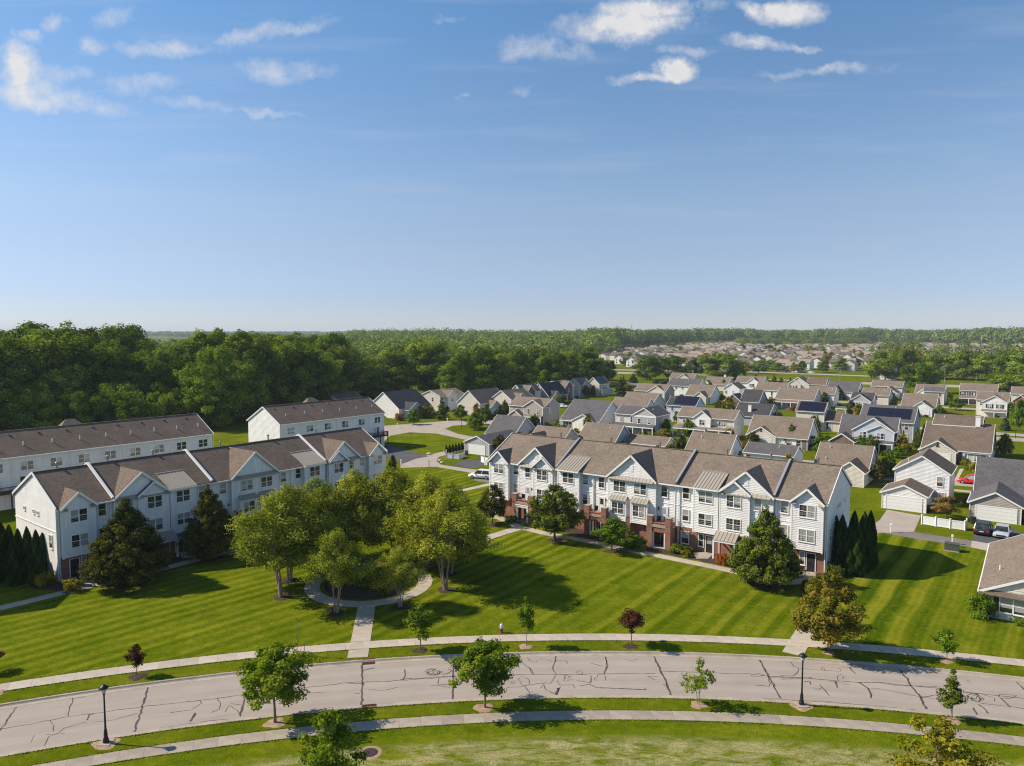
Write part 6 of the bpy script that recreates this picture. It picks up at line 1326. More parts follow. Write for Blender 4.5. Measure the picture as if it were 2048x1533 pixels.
# foundation shrubs
for (x, y, ty, w, lf, lab) in [(93, 1172, 1143, 38, 'lf_yellow', 'clipped rounded yellowish bush at the shaded row corner'), (78, 1168, 1138, 32, 'lf_dark', 'dark low bush behind the clipped corner bush'), (146, 1182, 1158, 40, 'lf_yellow', 'ragged yellow-green shrub beside the first shaded door'), (1668, 1152, 1126, 34, 'lf_linden', 'low flat-topped bush by the sunlit row corner'),
        (1022, 1046, 1030, 26, 'lf_bush', 'rounded green bush beside the white-framed porch'), (1262, 1098, 1072, 46, 'lf_bush', 'wide green bush under the box bays'), (1282, 1101, 1076, 34, 'lf_linden', 'darker green bush beside the third brick porch'), (1362, 1106, 1088, 40, 'lf_linden', 'low green bush before the brick corner window'), (1372, 1114, 1100, 20, 'lf_yellow', 'small bright bush at the bed edge before the brick corner'),
        (1444, 1130, 1106, 26, 'lf_red', 'reddish feathery shrub by the hooded entry'), (1462, 1132, 1112, 20, 'lf_bush', 'small green shrub next to the reddish one'), (1962, 1235, 1188, 52, 'lf_bush', 'big rounded bush at the ranch house corner'), (2040, 1250, 1235, 26, 'lf_bush', 'low bush in the ranch house bed'), (1640, 1170, 1152, 26, 'lf_linden', 'low shrub at the end of the row path'), (1612, 1180, 1160, 24, 'lf_dark', 'dark low shrub under the big dense tree'),
        (1024, 1030, 1012, 18, 'lf_dark', 'dark shrub behind the slim porch tree')]:
    ptree('bush', x, y, ty, w, lf, lab)
# trees and shrubs among the houses
def hp(c, bx, by, ty, w, key, lf, lab, **kw):
    x, y = c(bx, by); ptree(key, x, y, c(bx, ty)[1], w / S6, lf, lab, **kw)
for q in [(c1, 1015, 645, 540, 130, 'bush', 'lf_red', 'reddish rounded bush beside the white blue-roofed house'), (c1, 1190, 700, 500, 165, 'street', 'lf_bush', 'light green tree before the white blue-roofed house'), (c1, 1560, 640, 330, 185, 'spruce', 'lf_linden', 'dark conical tree before the cream street house'), (c1, 1790, 640, 440, 170, 'street', 'lf_bush', 'light green street tree before the brick gable'),
          (c1, 1375, 590, 450, 170, 'bush', 'lf_yellow', 'yellowish shrub mass beside the conical tree'), (c1, 1980, 745, 540, 210, 'street', 'lf_linden', 'green street tree at the corner of the park'), (c2, 205, 700, 440, 180, 'street', 'lf_linden', 'green street tree before the low white garage wing'), (c2, 60, 770, 540, 190, 'street', 'lf_maple', 'spreading street tree beside the park corner walk'),
          (c2, 395, 530, 420, 180, 'bush', 'lf_bush', 'green shrub mass beside the long brown roof'), (c2, 440, 490, 415, 60, 'bush', 'lf_purple', 'dark red small tree beside the long brown roof'), (c2, 790, 720, 575, 150, 'spruce', 'lf_spruce', 'small blue-green conical tree by the tan three-window house'), (c2, 1120, 740, 635, 140, 'bush', 'lf_linden', 'green bush at the tan house corner'), (c2, 1125, 750, 700, 130, 'bush', 'lf_bush', 'bright low hedge beside the corner porch'), (c2, 1350, 800, 745, 90, 'bush', 'lf_yellow', 'yellow-green shrub before the white garage'),
          (c2, 400, 960, 870, 110, 'loose', 'lf_yellow', 'thin yellowish tree beside the grey slate garage'), (c2, 1110, 390, 335, 90, 'bush', 'lf_bush', 'green shrub before the brick-fronted street house'), (c2, 1340, 330, 285, 90, 'bush', 'lf_bush', 'green shrub beside the brick porch steps'), (c2, 1480, 300, 240, 110, 'bush', 'lf_linden', 'dark shrub before the grey wing gable'), (c2, 1690, 315, 270, 80, 'bush', 'lf_linden', 'dark shrub before the solar street-end house'),
          (c2, 1920, 360, 90, 200, 'spruce', 'lf_spruce', 'tall dark conifer left of the third-row houses'), (c3, 170, 230, 110, 150, 'spruce', 'lf_spruce', 'dark conifer above the tan third-row gable'), (c3, 40, 300, 130, 120, 'spruce', 'lf_linden', 'green conifer beside the broad tan roof'), (c3, 90, 330, 240, 160, 'woodsmall', 'lf_linden', 'wide shrubby tree beside the broad tan roof'), (c3, 460, 245, 185, 100, 'bush', 'lf_spruce', 'dark rounded evergreen by the tan gable'), (c3, 570, 250, 175, 110, 'bush', 'lf_spruce', 'dark rounded evergreen near the slate roof'),
          (c3, 560, 960, 810, 200, 'street', 'lf_yellow', 'bushy yellow-green tree beside the two-storey grey house'), (c3, 408, 920, 820, 115, 'bush', 'lf_bush', 'rounded green bush before the grey porch'), (c3, 725, 740, 585, 80, 'woodsmall', 'lf_bush', 'green tree between the grey and tan two-storey houses'), (c3, 1245, 570, 450, 110, 'street', 'lf_linden', 'dark green tree above the tan two-storey ridge'), (c3, 1380, 570, 395, 150, 'street', 'lf_yellow', 'yellowing tree above the tan two-storey ridge'), (c3, 1322, 330, 185, 90, 'arbor', 'lf_bush', 'tall narrow evergreen before the cupola house'),
          (c3, 1560, 690, 540, 100, 'woodsmall', 'lf_linden', 'dark tree beside the white chimney'), (c3, 1440, 590, 530, 80, 'bush', 'lf_spruce', 'dark bush on the grey roof side'), (c3, 1600, 1060, 980, 90, 'bush', 'lf_red', 'reddish shrub beside the cream garage door'), (c3, 700, 980, 940, 130, 'bush', 'lf_linden', 'low dark hedge before the wide porch'),
          (c4, 655, 1060, 740, 215, 'linden', 'lf_linden', 'pyramidal tree before the cream tan-roofed house'), (c4, 560, 1060, 910, 160, 'bush', 'lf_linden', 'dark shrubs beside the half-hidden garage'), (c4, 715, 1070, 965, 80, 'bush', 'lf_yellow', 'yellow shrub under the pyramidal tree'), (c4, 935, 1080, 1010, 170, 'bush', 'lf_purple', 'dark red shrub bed by the bay window'), (c4, 985, 880, 635, 120, 'spruce', 'lf_linden', 'tall tree at the gable end with the bay'), (c4, 1100, 960, 890, 130, 'bush', 'lf_bush', 'bright green hedge before the lower brown roof wing'),
          (c4, 1515, 690, 485, 165, 'street', 'lf_yellow', 'bright yellow-green tree before the pale blue gable'), (c4, 680, 590, 530, 110, 'bush', 'lf_red', 'reddish shrub beside the glazed porch'), (c4, 1740, 700, 565, 120, 'street', 'lf_linden', 'small tree before the wide solar row'), (c4, 1985, 690, 590, 90, 'street', 'lf_linden', 'small tree before the right end of the solar row'),
          (c5, 430, 1190, 1040, 190, 'street', 'lf_bush', 'bushy light green tree beside the open garage'), (c5, 675, 1080, 780, 115, 'linden', 'lf_linden', 'upright green tree beside the wide brown roof'), (c5, 757, 1000, 745, 50, 'arbor', 'lf_spruce', 'thin columnar evergreen beside the wide brown roof'), (c5, 500, 1000, 830, 35, 'arbor', 'lf_spruce', 'thin columnar evergreen at the grey-blue house corner'), (c5, 1170, 580, 410, 155, 'street', 'lf_bush', 'light green tree before the far tan porch'), (c5, 1800, 840, 630, 145, 'spruce', 'lf_spruce', 'blue-green spruce beyond the white chimney'), (c5, 1990, 850, 430, 210, 'street', 'lf_bush', 'broad green tree by the right-edge houses'),
          (c5, 1400, 1360, 1245, 130, 'bush', 'lf_yellow', 'yellow-green shrub by the white entry door'), (c5, 1320, 1345, 1285, 60, 'bush', 'lf_linden', 'small dark shrub at the white entry door'), (c5, 540, 400, 310, 130, 'bush', 'lf_yellow', 'yellowish shrub behind the tan roof'), (c5, 560, 360, 60, 1, 'bush', 'lf_bush', None)]:
    if q[-1] is None: continue
    hp(*q[:5], q[5], q[6], q[7])
# foundation shrubs and small yard trees close to the houses
n_y = 0
for (a0_, a1_, b0_, b1_) in list(FOOT):
    if b0_ > 330 or (a1_ - a0_) < 5: continue
    for k in range(4):
        side = rnd.random()
        if side < .55: a_, b_ = rnd.uniform(a0_, a1_), b0_ - rnd.uniform(.8, 1.6)
        else: a_, b_ = a1_ + rnd.uniform(.9, 2.2), rnd.uniform(b0_, b1_)
        if any(q[0] - .8 < a_ < q[1] + .8 and q[2] - .8 < b_ < q[3] + .8 for q in FOOT): continue
        P = eu * a_ + ev * b_
        if b_ < 128: continue
        tall = rnd.random() < .32
        tree('street' if tall else 'bush', P, rnd.uniform(3.2, 5.5) if tall else rnd.uniform(.8, 1.7), rnd.uniform(2.2, 3.4) if tall else rnd.uniform(1.2, 2.4), rnd.choice(['lf_linden', 'lf_bush', 'lf_dark', 'lf_yellow', 'lf_linden']), 'yard shrub growing against one of the close-set houses' if not tall else 'small yard tree between the close-set houses', group='yard shrubs' if not tall else 'small yard trees', name='bush' if not tall else 'yard_tree'); n_y += 1
# hedge behind the white fence by the park garage
for k in range(7):
    p = G(893 + k * 6.2, 907 - k * 1.3); tree('arbor', p, 1.9, .75, 'lf_arbor', 'small arborvitae in the row behind the white corner fence', group='hedge behind the corner fence')
# single trees along the far road and between the estates
for (x, y, ty, w, key, lf) in [(955, 802, 688, 96, 'wood', 'lf_wood'), (915, 804, 706, 60, 'wood', 'lf_wood'), (1000, 800, 704, 60, 'wood', 'lf_wood2'), (1037, 797, 698, 64, 'wood', 'lf_wood'), (1096, 792, 697, 58, 'wood', 'lf_wood'), (1175, 772, 692, 74, 'wood', 'lf_wood'), (1216, 762, 720, 34, 'woodsmall', 'lf_spruce'), (1300, 760, 706, 60, 'woodsmall', 'lf_wood'), (1350, 760, 711, 54, 'woodsmall', 'lf_wood'), (1392, 752, 714, 30, 'woodsmall', 'lf_spruce'), (1440, 760, 703, 72, 'woodsmall', 'lf_wood'), (1470, 758, 722, 34, 'woodsmall', 'lf_wood'),
        (1770, 762, 700, 64, 'woodsmall', 'lf_wood2'), (1806, 752, 692, 50, 'woodsmall', 'lf_linden'), (1838, 786, 723, 60, 'woodsmall', 'lf_wood'), (1872, 758, 704, 58, 'woodsmall', 'lf_wood2'), (1926, 760, 700, 72, 'woodsmall', 'lf_wood2'), (1978, 764, 706, 60, 'woodsmall', 'lf_wood'), (2040, 770, 702, 90, 'woodsmall', 'lf_wood'), (2015, 800, 742, 86, 'woodsmall', 'lf_wood2'), (2075, 790, 720, 80, 'woodsmall', 'lf_wood'), (1905, 752, 716, 40, 'woodsmall', 'lf_yellow'), (1830, 748, 700, 40, 'woodsmall', 'lf_yellow'), (1960, 752, 712, 46, 'woodsmall', 'lf_yellow'), (2010, 755, 712, 50, 'woodsmall', 'lf_yellow')]:
    ptree(key, x, y, ty, w, lf, {'lf_wood': 'deep green tall roadside tree before the distant estate', 'lf_wood2': 'bright green tall roadside tree before the distant estate', 'lf_spruce': 'blackish evergreen roadside tree before the distant estate', 'lf_linden': 'dark olive tall roadside tree before the distant estate', 'lf_yellow': 'yellowing tall roadside tree before the distant estate'}[lf], group='roadside trees before the distant estate', name='roadside_tree')
def est_leaf(L):
    q = rnd.choice(L); return q, {'lf_wood': 'deep green', 'lf_linden': 'dark olive', 'lf_bush': 'fresh green', 'lf_yellow': 'yellowing'}[q] + ' street tree among the distant estate houses'
for i in range(56):
    x = rnd.uniform(1480, 1760); y = rnd.uniform(738, 752) if i < 16 else rnd.uniform(705, 735); ptree('street', x, y, y - rnd.uniform(18, 30) * (.7 if y < 735 else 1), rnd.uniform(20, 34) * (.7 if y < 735 else 1), *est_leaf(['lf_wood', 'lf_linden', 'lf_bush', 'lf_yellow']), group='street trees of the distant estate', name='street_tree')
for i in range(40):
    x = rnd.uniform(1215, 2048); y = rnd.uniform(694, 738); k = (y - 662) / 70; ptree('street', x, y, y - rnd.uniform(14, 24) * k - 2, rnd.uniform(18, 30) * k + 3, *est_leaf(['lf_wood', 'lf_linden', 'lf_bush', 'lf_yellow', 'lf_yellow']), group='street trees of the distant estate', name='street_tree')
for (x, y, ty, w) in [(1533, 775, 752, 22), (1548, 778, 750, 24), (1562, 778, 752, 22), (1580, 780, 756, 20), (1595, 778, 758, 18), (1512, 768, 748, 30), (1490, 764, 748, 30)]:
    ptree('spruce', x, y, ty, w, 'lf_spruce', 'dark evergreen in the row beside the mown strip', group='evergreens beside the mown strip')
# the wood on the left
edge = [G(*q) for q in ((-420, 950), (-200, 912), (0, 886), (120, 874), (250, 868), (340, 864), (425, 860), (520, 838), (610, 828), (700, 806), (800, 794), (900, 788), (1010, 782), (1110, 775), (1200, 763))]
def wood():
    placed = []; n = 0; cum = [0]
    for a, b in zip(edge, edge[1:]): cum.append(cum[-1] + np.hypot(*(b - a)))
    for row in range(7):
        d = 0.
        while d < cum[-1]:
            i = max(k for k in range(len(cum) - 1) if cum[k] <= d); f = (d - cum[i]) / (cum[i + 1] - cum[i]); e = edge[i] + (edge[i + 1] - edge[i]) * f
            px = proj(e[0], e[1], 0)[0]
            out = e / np.hypot(*e); p = e + out * (2 + row * 9.5 + rnd.uniform(-2.5, 2.5)) + np.array([rnd.uniform(-2, 2), 0])
            d += rnd.uniform(7.5, 11.5) + row * .8
            if px > 690:
                d += rnd.uniform(4, 9)
                if row >= 2: continue
            # the wood's height follows its skyline
            sky = np.interp(px, [-200, 0, 60, 240, 300, 330, 400, 430, 520, 680, 720, 860, 900, 1000, 1200], [650, 654, 650, 648, 668, 690, 692, 662, 660, 668, 700, 668, 700, 690, 700])
            dist = np.hypot(*p); top = CAMH + (HY - sky) / F * dist
            h = top * rnd.uniform(.84, 1.06) if row >= 2 else top * rnd.uniform(.6, .85) if px > 400 else rnd.uniform(9, 15) + row * 4
            if px > 430 and row == 0: h = top * rnd.uniform(.72, 1.0)
            if px > 690: h = top * (rnd.uniform(.84, 1.06) if row == 0 else rnd.uniform(.5, .8))
            h = max(8, h); key = 'wood' if h > 16 else 'woodsmall'
            lf = rnd.choice(['lf_wood', 'lf_wood', 'lf_wood', 'lf_wood2', 'lf_linden']) if px > 330 or row > 2 else rnd.choice(['lf_wood2', 'lf_wood2', 'lf_wood', 'lf_wood'])
            if 265 < px < 330 and row in (3, 4) and rnd.random() < .5: lf = 'lf_orange'
            w = h * rnd.uniform(.52, .82) if key == 'wood' else h * rnd.uniform(.8, 1.05)
            T = tree(key, p, h, w, lf, {'lf_wood': 'deep green', 'lf_wood2': 'bright green', 'lf_linden': 'dark olive', 'lf_orange': 'orange-tinged'}[lf] + (' tall tree' if key == 'wood' else ' low tree') + ' in the wood behind the townhouse rows', group='trees of the tall wood', name='wood_tree'); n += 1
    return n
NW = wood()
# far woods that read as one mass
def far_wood(name, pts, hts, wid, nq, size, seed, leaf='lf_far', lab=''):
    rng = np.random.default_rng(seed); pts = np.array(pts); n = len(pts); hts = np.array(hts)
    dirs = rng.normal(0, 1, (n, nq, 3)); dirs[:, :, 2] = np.abs(dirs[:, :, 2]) * 1.0 - .55; dirs /= np.linalg.norm(dirs, axis=2)[:, :, None]
    rad = wid * rng.uniform(.38, .62, (n, 1)); lob = 1 + .22 * np.sin(dirs[:, :, 0] * 5 + rng.uniform(0, 6, (n, 1))) * np.cos(dirs[:, :, 1] * 6)
    P = np.empty((n, nq, 3)); P[:, :, 0] = pts[:, None, 0] + dirs[:, :, 0] * rad * lob; P[:, :, 1] = pts[:, None, 1] + dirs[:, :, 1] * rad * lob
    P[:, :, 2] = hts[:, None] * .62 + dirs[:, :, 2] * hts[:, None] * .38 * lob
    N = dirs.reshape(-1, 3); P = P.reshape(-1, 3)
    V = leaf_mesh(name, P, N, size, rng, 1.25, .3)
    T = np.clip(np.repeat(rng.uniform(.15, .8, n), nq) + rng.normal(0, .16, n * nq), 0, 1)
    o = mk(name, quads_mesh(name, V, T), M[leaf]); o['kind'] = 'stuff'; o['label'] = lab; o['category'] = 'woodland'; return o
def scatter(n, fn, seed):
    rg = random.Random(seed); out = []; h = []
    while len(out) < n:
        r = fn(rg)
        if r: out.append(r[:2]); h.append(r[2])
    return out, h
def reg_mid(rg):      # canopy behind the near wood, up to the estate
    px = rg.uniform(-250, 1230); dist = rg.uniform(300, 1350) ; d = ray(px, HY); p = d[:2] / d[1] * dist
    if px > 690 and dist < np.interp(px, [690, 900, 1100, 1230], [330, 420, 520, 760]): return None
    if px < 420 and dist > 600: return None
    return p[0], p[1], (15 + (dist - 300) / 1050 * 14 if px > 690 else 20) * rg.uniform(.9, 1.12) * (1 + .05 * math.sin(px / 60)) 
P_, H_ = scatter(2600, reg_mid, 3); far_wood('woodland', P_, H_, 15, 150, 1.9, 5, lab='rolling green woodland canopy beyond the tall wood')
def reg_right(rg):    # the belt of wood behind the estate
    px = rg.uniform(1180, 2150); lo = np.interp(px, [1180, 1480, 1760, 2048, 2150], [900, 1500, 1420, 1150, 1100]); dist = lo + rg.uniform(0, 1) ** 1.5 * 420; d = ray(px, HY); p = d[:2] / d[1] * dist
    return p[0], p[1], rg.uniform(22, 32) * (1 + .06 * math.sin(px / 45 + 1) + .03 * math.sin(px / 13))
P_, H_ = scatter(2300, reg_right, 4); far_wood('woodland', P_, H_, 17, 150, 2.5, 6, lab='dark belt of woodland closing off the distant estate')
def reg_gap(rg):      # garden trees massed between the estate and the belt
    px = rg.uniform(1480, 2200); dist = rg.uniform(430, 1350); 
    if px < 1760 and dist < 1150: return None
    if px > 1740 and rg.random() < (.96 if dist > 640 else .955): return None
    d = ray(px, HY); p = d[:2] / d[1] * dist; return p[0], p[1], rg.uniform(10, 19) * (1.1 if dist < 800 else .9)
P_, H_ = scatter(230, reg_gap, 14); far_wood('woodland', P_, H_, 16, 380, 1.15, 16, leaf='lf_mix', lab='garden trees massed beyond the far road and around distant roofs')
def reg_far(rg):
    px = rg.uniform(-250, 2250); dist = rg.uniform(3000, 5600); d = ray(px, HY); p = d[:2] / d[1] * dist; return p[0], p[1], rg.uniform(14, 24)
P_, H_ = scatter(1500, reg_far, 9); far_wood('woodland', P_, H_, 60, 90, 9, 8, lab='faint blue line of woodland on the horizon')
#@@PART6
# ------------------------------------------------------------------ vehicles
def car(kind, label, loc, rz, paintm, group=None):
    """length along +x (front), built from a side profile with rounded plan and tumblehome"""
    T = thing('parked_car' if kind != 'bus' else 'bus', label, 'car' if kind != 'bus' else 'bus', (loc[0], loc[1], .0), rz, group)
    L, Wd, Hh = dict(suv=(4.65, 1.85, 1.70), sedan=(4.6, 1.8, 1.45), pickup=(5.5, 1.95, 1.82), bus=(8.5, 2.4, 2.9))[kind]
    h = L / 2; belt = Hh * .56; hood = dict(suv=.26, sedan=.27, pickup=.26, bus=.14)[kind]
    xs = {'suv': [(-h, .45), (-h + .02, belt * .95), (-h + .08, belt), (h - L * hood, belt), (h - .35, belt * .86), (h - .05, belt * .72), (h, .45)],
          'sedan': [(-h, .45), (-h + .03, belt * 1.05), (-h + .7, belt * 1.1), (h - L * hood, belt * 1.04), (h - .4, belt * .88), (h - .05, belt * .7), (h, .4)],
          'pickup': [(-h, .5), (-h, belt * 1.02), (-h + 1.9, belt * 1.02), (h - L * hood, belt * 1.02), (h - .3, belt * .93), (h - .03, belt * .8), (h, .5)],
          'bus': [(-h, .5), (-h, belt), (-h + .1, belt), (h - 1.2, belt), (h - .2, belt * .8), (h, belt * .7), (h, .5)]}[kind]
    prof = [(-h + .1, .28)] + xs + [(h - .1, .28)]
    b = MB(); secs = []
    for y, inset, dz in ((-Wd / 2, .10, 0), (-Wd / 2 + .1, .0, .02), (Wd / 2 - .1, .0, .02), (Wd / 2, .10, 0)):
        secs.append([(x * (1 - inset / h * .6), y, z if z < .5 else z + dz) for x, z in prof])
    n = len(prof); i0 = len(b.v)
    for sct in secs: b.v += sct
    for k in range(3):
        for j in range(n): a = i0 + k * n + j; c = i0 + k * n + (j + 1) % n; b.f.append((a, c, c + n, a + n))
    b.f.append(tuple(i0 + j for j in range(n))[::-1]); b.f.append(tuple(i0 + 3 * n + j for j in range(n)))
    body = b.build('body', M[paintm], T, True)
    # greenhouse
    gx0, gx1, rx0, rx1 = dict(suv=(-h + .1, h - L * hood + .1, -h + .5, h - L * hood - .75), sedan=(-h + .55, h - L * hood + .1, -h + 1.25, h - L * hood - .8), pickup=(-h + 1.95, h - L * hood + .1, -h + 2.1, h - L * hood - .7), bus=(-h + .02, h - 1.2, -h + .1, h - 1.6))[kind]
    w0, w1 = Wd / 2 - .06, Wd / 2 - .22; z0 = belt * (1.04 if kind == 'sedan' else 1.0)
    q = MB(); q.v = [(gx0, -w0, z0), (gx1, -w0, z0), (gx1, w0, z0), (gx0, w0, z0), (rx0, -w1, Hh - .06), (rx1, -w1, Hh - .06), (rx1, w1, Hh - .06), (rx0, w1, Hh - .06)]
    q.f = [(0, 1, 5, 4), (1, 2, 6, 5), (2, 3, 7, 6), (3, 0, 4, 7), (4, 5, 6, 7)]
    q.build('window_glass', M['glass'], T)
    r = MB(); r.slab([(rx0 - .06, -w1 - .03, Hh), (rx1 + .08, -w1 - .03, Hh), (rx1 + .08, w1 + .03, Hh), (rx0 - .06, w1 + .03, Hh)], .07)
    for sx in (-1, 1):
        y0, y1 = sx * (w0 + .005), sx * (w1 + .02)
        for g0, r0 in ((gx0, rx0), (gx1, rx1), ((gx0 + gx1) / 2, (rx0 + rx1) / 2 + .1)): r.bar((g0, y0, z0), (r0, y1, Hh - .04), .09, .06)
    r.build('roof', M[paintm], T)
    tm = MB(); tm.v = []
    wh = MB(); R = .34 if kind != 'bus' else .45
    for k in range(18):
        a0, a1 = 6.283 * k / 18, 6.283 * (k + 1) / 18
        c0, s0, c1_, s1 = R * math.cos(a0), R * math.sin(a0), R * math.cos(a1), R * math.sin(a1)
        wh.face((c0, -.11, s0), (c1_, -.11, s1), (c1_, .11, s1), (c0, .11, s0)); wh.face((0, -.112, 0), (c1_, -.11, s1), (c0, -.11, s0)); wh.face((0, .112, 0), (c0, .11, s0), (c1_, .11, s1))
    wm = wh.mesh('wheel'); rim = MB()
    for y in (-.125, .125): rim.face(*[(R * .62 * math.cos(6.283 * k / 12), y, R * .62 * math.sin(6.283 * k / 12)) for k in range(12)])
    rmm = rim.mesh('rim')
    for x in (-h + .85, h - .88):
        for y in (-Wd / 2 + .1, Wd / 2 - .1): w = mk('wheel', wm, M['rubber'], T, loc=(x, y, R)); mk('rim', rmm, M['rim'], w)
    for sy in (-1, 1):
        MB().box(h - .22, h - .02, sy * Wd * .36 - .2, sy * Wd * .36 + .2, belt * .66, belt * .80).build('headlight', M['lamp_lens'], T)
        MB().box(-h - .01, -h + .1, sy * Wd * .38 - .16, sy * Wd * .38 + .16, belt * .72, belt * .95).build('tail_light', M['taillight'], T)
        MB().box(gx1 - .45, gx1 - .3, sy * (Wd / 2 + .08) - .09, sy * (Wd / 2 + .08) + .09, z0 + .02, z0 + .18).build('mirror', M[paintm], T)
    MB().box(h - .08, h + .02, -Wd * .3, Wd * .3, .42, .6).build('grille', M['black'], T)
    MB().box(-h - .02, -h + .03, -.26, .26, .62, .74).build('number_plate', M['lamp_lens'], T)
    return T
g54 = GA + math.pi / 2
pg = G(962, 957); car('suv', 'white SUV parked at the far end of the sunlit townhouse row', (*pg, 0), GA + math.pi + .25, 'paint_white')
pg = G(1783, 954); car('sedan', 'dark maroon car on the street behind the white gable house', (*pg, 0), GA + math.pi, 'paint_maroon')
pg = G(1944, 968); car('suv', 'bright red car on the street behind the slate roof', (*pg, 0), GA + math.pi, 'paint_red')
pg = G(1966, 1066); car('suv', 'dark navy SUV backed away from the beige garage', (*pg, 0), g54 - .04, 'paint_navy')
pg = G(2004, 1072); car('sedan', 'silver car before the beige garage', (*pg, 0), g54 + math.pi - .04, 'paint_silver')
pg = G(2008, 766); car('bus', 'white bus parked beyond the far road', (*pg, 0), math.pi + .05, 'paint_white')
for x, y, m, lab in ((1482, 743, 'paint_white', 'white car parked under the distant estate trees'), (1623, 747, 'paint_white', 'white car before a distant house garage'), (1125, 816, 'paint_white', 'white car half hidden behind the slate-roofed house'), (1756, 757, 'paint_grey', 'grey car by the far road corner')):
    pg = G(x, y); car('sedan', lab, (*pg, 0), GA + rnd.choice([0, 1.57]), m)
pg = G(1757, 938); T = thing('clutter_pile', 'dark covered grill and boxes heaped before the open garage', 'clutter', (*pg, 0), GA)
MB().box(-.7, .5, -.4, .5, 0, 1.15).build('grill', M['paint_navy'], T); MB().box(.6, 1.3, .2, .8, 0, .8).box(.7, 1.2, .3, .7, .8, 1.3).build('box', M['tan'], T); MB().box(-.4, .2, .8, 1.4, 0, .7).build('bin', M['black'], T)
# ------------------------------------------------------------------ street furniture
def lamp_post(bx, by, ty, label):
    p = G(bx, by); h = height_at(p[0], p[1], ty); T = thing('street_lamp', label, 'street lamp', (p[0], p[1], 0)); k = h / 4.15
    T.scale = (1, 1, k)
    MB().box(-.42, .42, -.42, .42, -.02, .09).build('footing', M['kerb'], T)
    MB().lathe([(.20, .09), (.20, .22), (.17, .26), (.17, .36), (.13, .42), (.115, .8), (.085, .9), (.10, .94), (.07, 1.0), (.062, 1.3), (.05, 3.3), (.07, 3.33), (.05, 3.36), (.06, 3.42), (.1, 3.48), (.04, 3.5)], 14).build('post', M['black'], T, True)
    MB().lathe([(.09, 3.5), (.15, 3.62), (.17, 3.84), (.16, 3.86)], 12).build('lens', M['lamp_lens'], T)
    cg = MB()
    for q in range(4): a = q * 1.5708 + .78; cg.bar((.1 * math.cos(a), .1 * math.sin(a), 3.5), (.185 * math.cos(a), .185 * math.sin(a), 3.86), .02, .02)
    cg.build('cage', M['black'], T)
    MB().lathe([(.30, 3.84), (.31, 3.87), (.22, 3.98), (.10, 4.06), (.05, 4.08), (.03, 4.15)], 16).build('hood', M['black'], T, True)
    soil(bx, by + 1, .85, 'bare')
    return T
lamp_post(1603, 1411, 1305, 'black lantern street lamp opposite the orange-turning maple')
lamp_post(212, 1487, 1368, 'black lantern street lamp opposite the oval purple sapling')
for x, y, ty, lab in ((923, 858, 832, 'thin dark lamp post at the park corner street'), (2031, 877, 838, 'thin dark lamp post by the right-edge lawn'), (858, 934, 922, 'short dark post beside the back lane')):
    p = G(x, y); h = height_at(p[0], p[1], ty); T = thing('street_lamp' if h > 2.5 else 'bollard', lab, 'lamp' if h > 2.5 else 'post', (p[0], p[1], 0)); MB().tube([(0, 0, 0), (0, 0, h * .9)], [.07, .05], 8).build('post', M['black'], T); MB().lathe([(.1, h * .88), (.2, h * .95), (.05, h)], 8).build('head', M['black'], T)
p = G(1003, 1266); T = thing('fire_hydrant', 'red and white fire hydrant beside the sidewalk', 'fire hydrant', (p[0], p[1], 0)); T.scale = (1.05, 1.05, 1.1)
MB().lathe([(.17, 0), (.17, .05), (.12, .07), (.12, .38), (.16, .39), (.16, .42)], 14).build('barrel', M['hydrant_red'], T, True)
MB().lathe([(.15, .42), (.12, .45), (.12, .62), (.15, .63), (.14, .68), (.09, .75), (.04, .78), (.04, .83), (.01, .84)], 14).build('bonnet', M['paint_white'], T, True)
for a in (0, 1.57, 3.14): MB().tube([(.08 * math.cos(a), .08 * math.sin(a), .53), (.21 * math.cos(a), .21 * math.sin(a), .53)], [.06, .07], 10).build('nozzle_cap', M['paint_white'], T)
# white panel fence
def fence(label, pts, h=1.0):
    P = [G(*q) for q in pts]; T = thing('panel_fence', label, 'fence', (*P[0], 0)); o = P[0]
    for i, p in enumerate(P):
        q = p - o; f = MB().box(-.08, .08, -.08, .08, 0, h + .12).build('post', M['trim'], T, loc=(q[0], q[1], 0)); MB().box(-.1, .1, -.1, .1, h + .12, h + .18).build('cap', M['trim'], f)
    for a, b in zip(P, P[1:]):
        d = b - a; L = np.hypot(*d); n = max(4, int(L / .18)); an = math.atan2(d[1], d[0]); q = a - o
        for za, zb in ((.08, .2), (h - .12, h)): MB().box(.08, L - .08, -.04, .04, za, zb).build('rail', M['trim'], T, loc=(q[0], q[1], 0), rz=an)
        bm_ = MB().box(.004, (L - .16) / n - .004, -.015, .015, .2, h - .12).mesh('board')
        for k in range(n): mk('board', bm_, M['trim'], T, loc=(q[0] + math.cos(an) * (.08 + k * (L - .16) / n), q[1] + math.sin(an) * (.08 + k * (L - .16) / n), 0), rz=an)
fence('white panel fence beside the concrete drive on the back lane', [c6(738, 955), c6(915, 983), c6(1100, 1010), c6(1290, 1035), c6(1310, 1005)], 1.3)
fence('white panel fence round the hedge corner by the park garage', [c1(1850, 1115), c1(1775, 1145), c1(1690, 1140), c1(1608, 1135), c1(1612, 1090)], 1.1)
fence('white panel fence beside the grey garage drive', [c2(140, 1180), c2(185, 1195), c2(240, 1205)], 1.3)
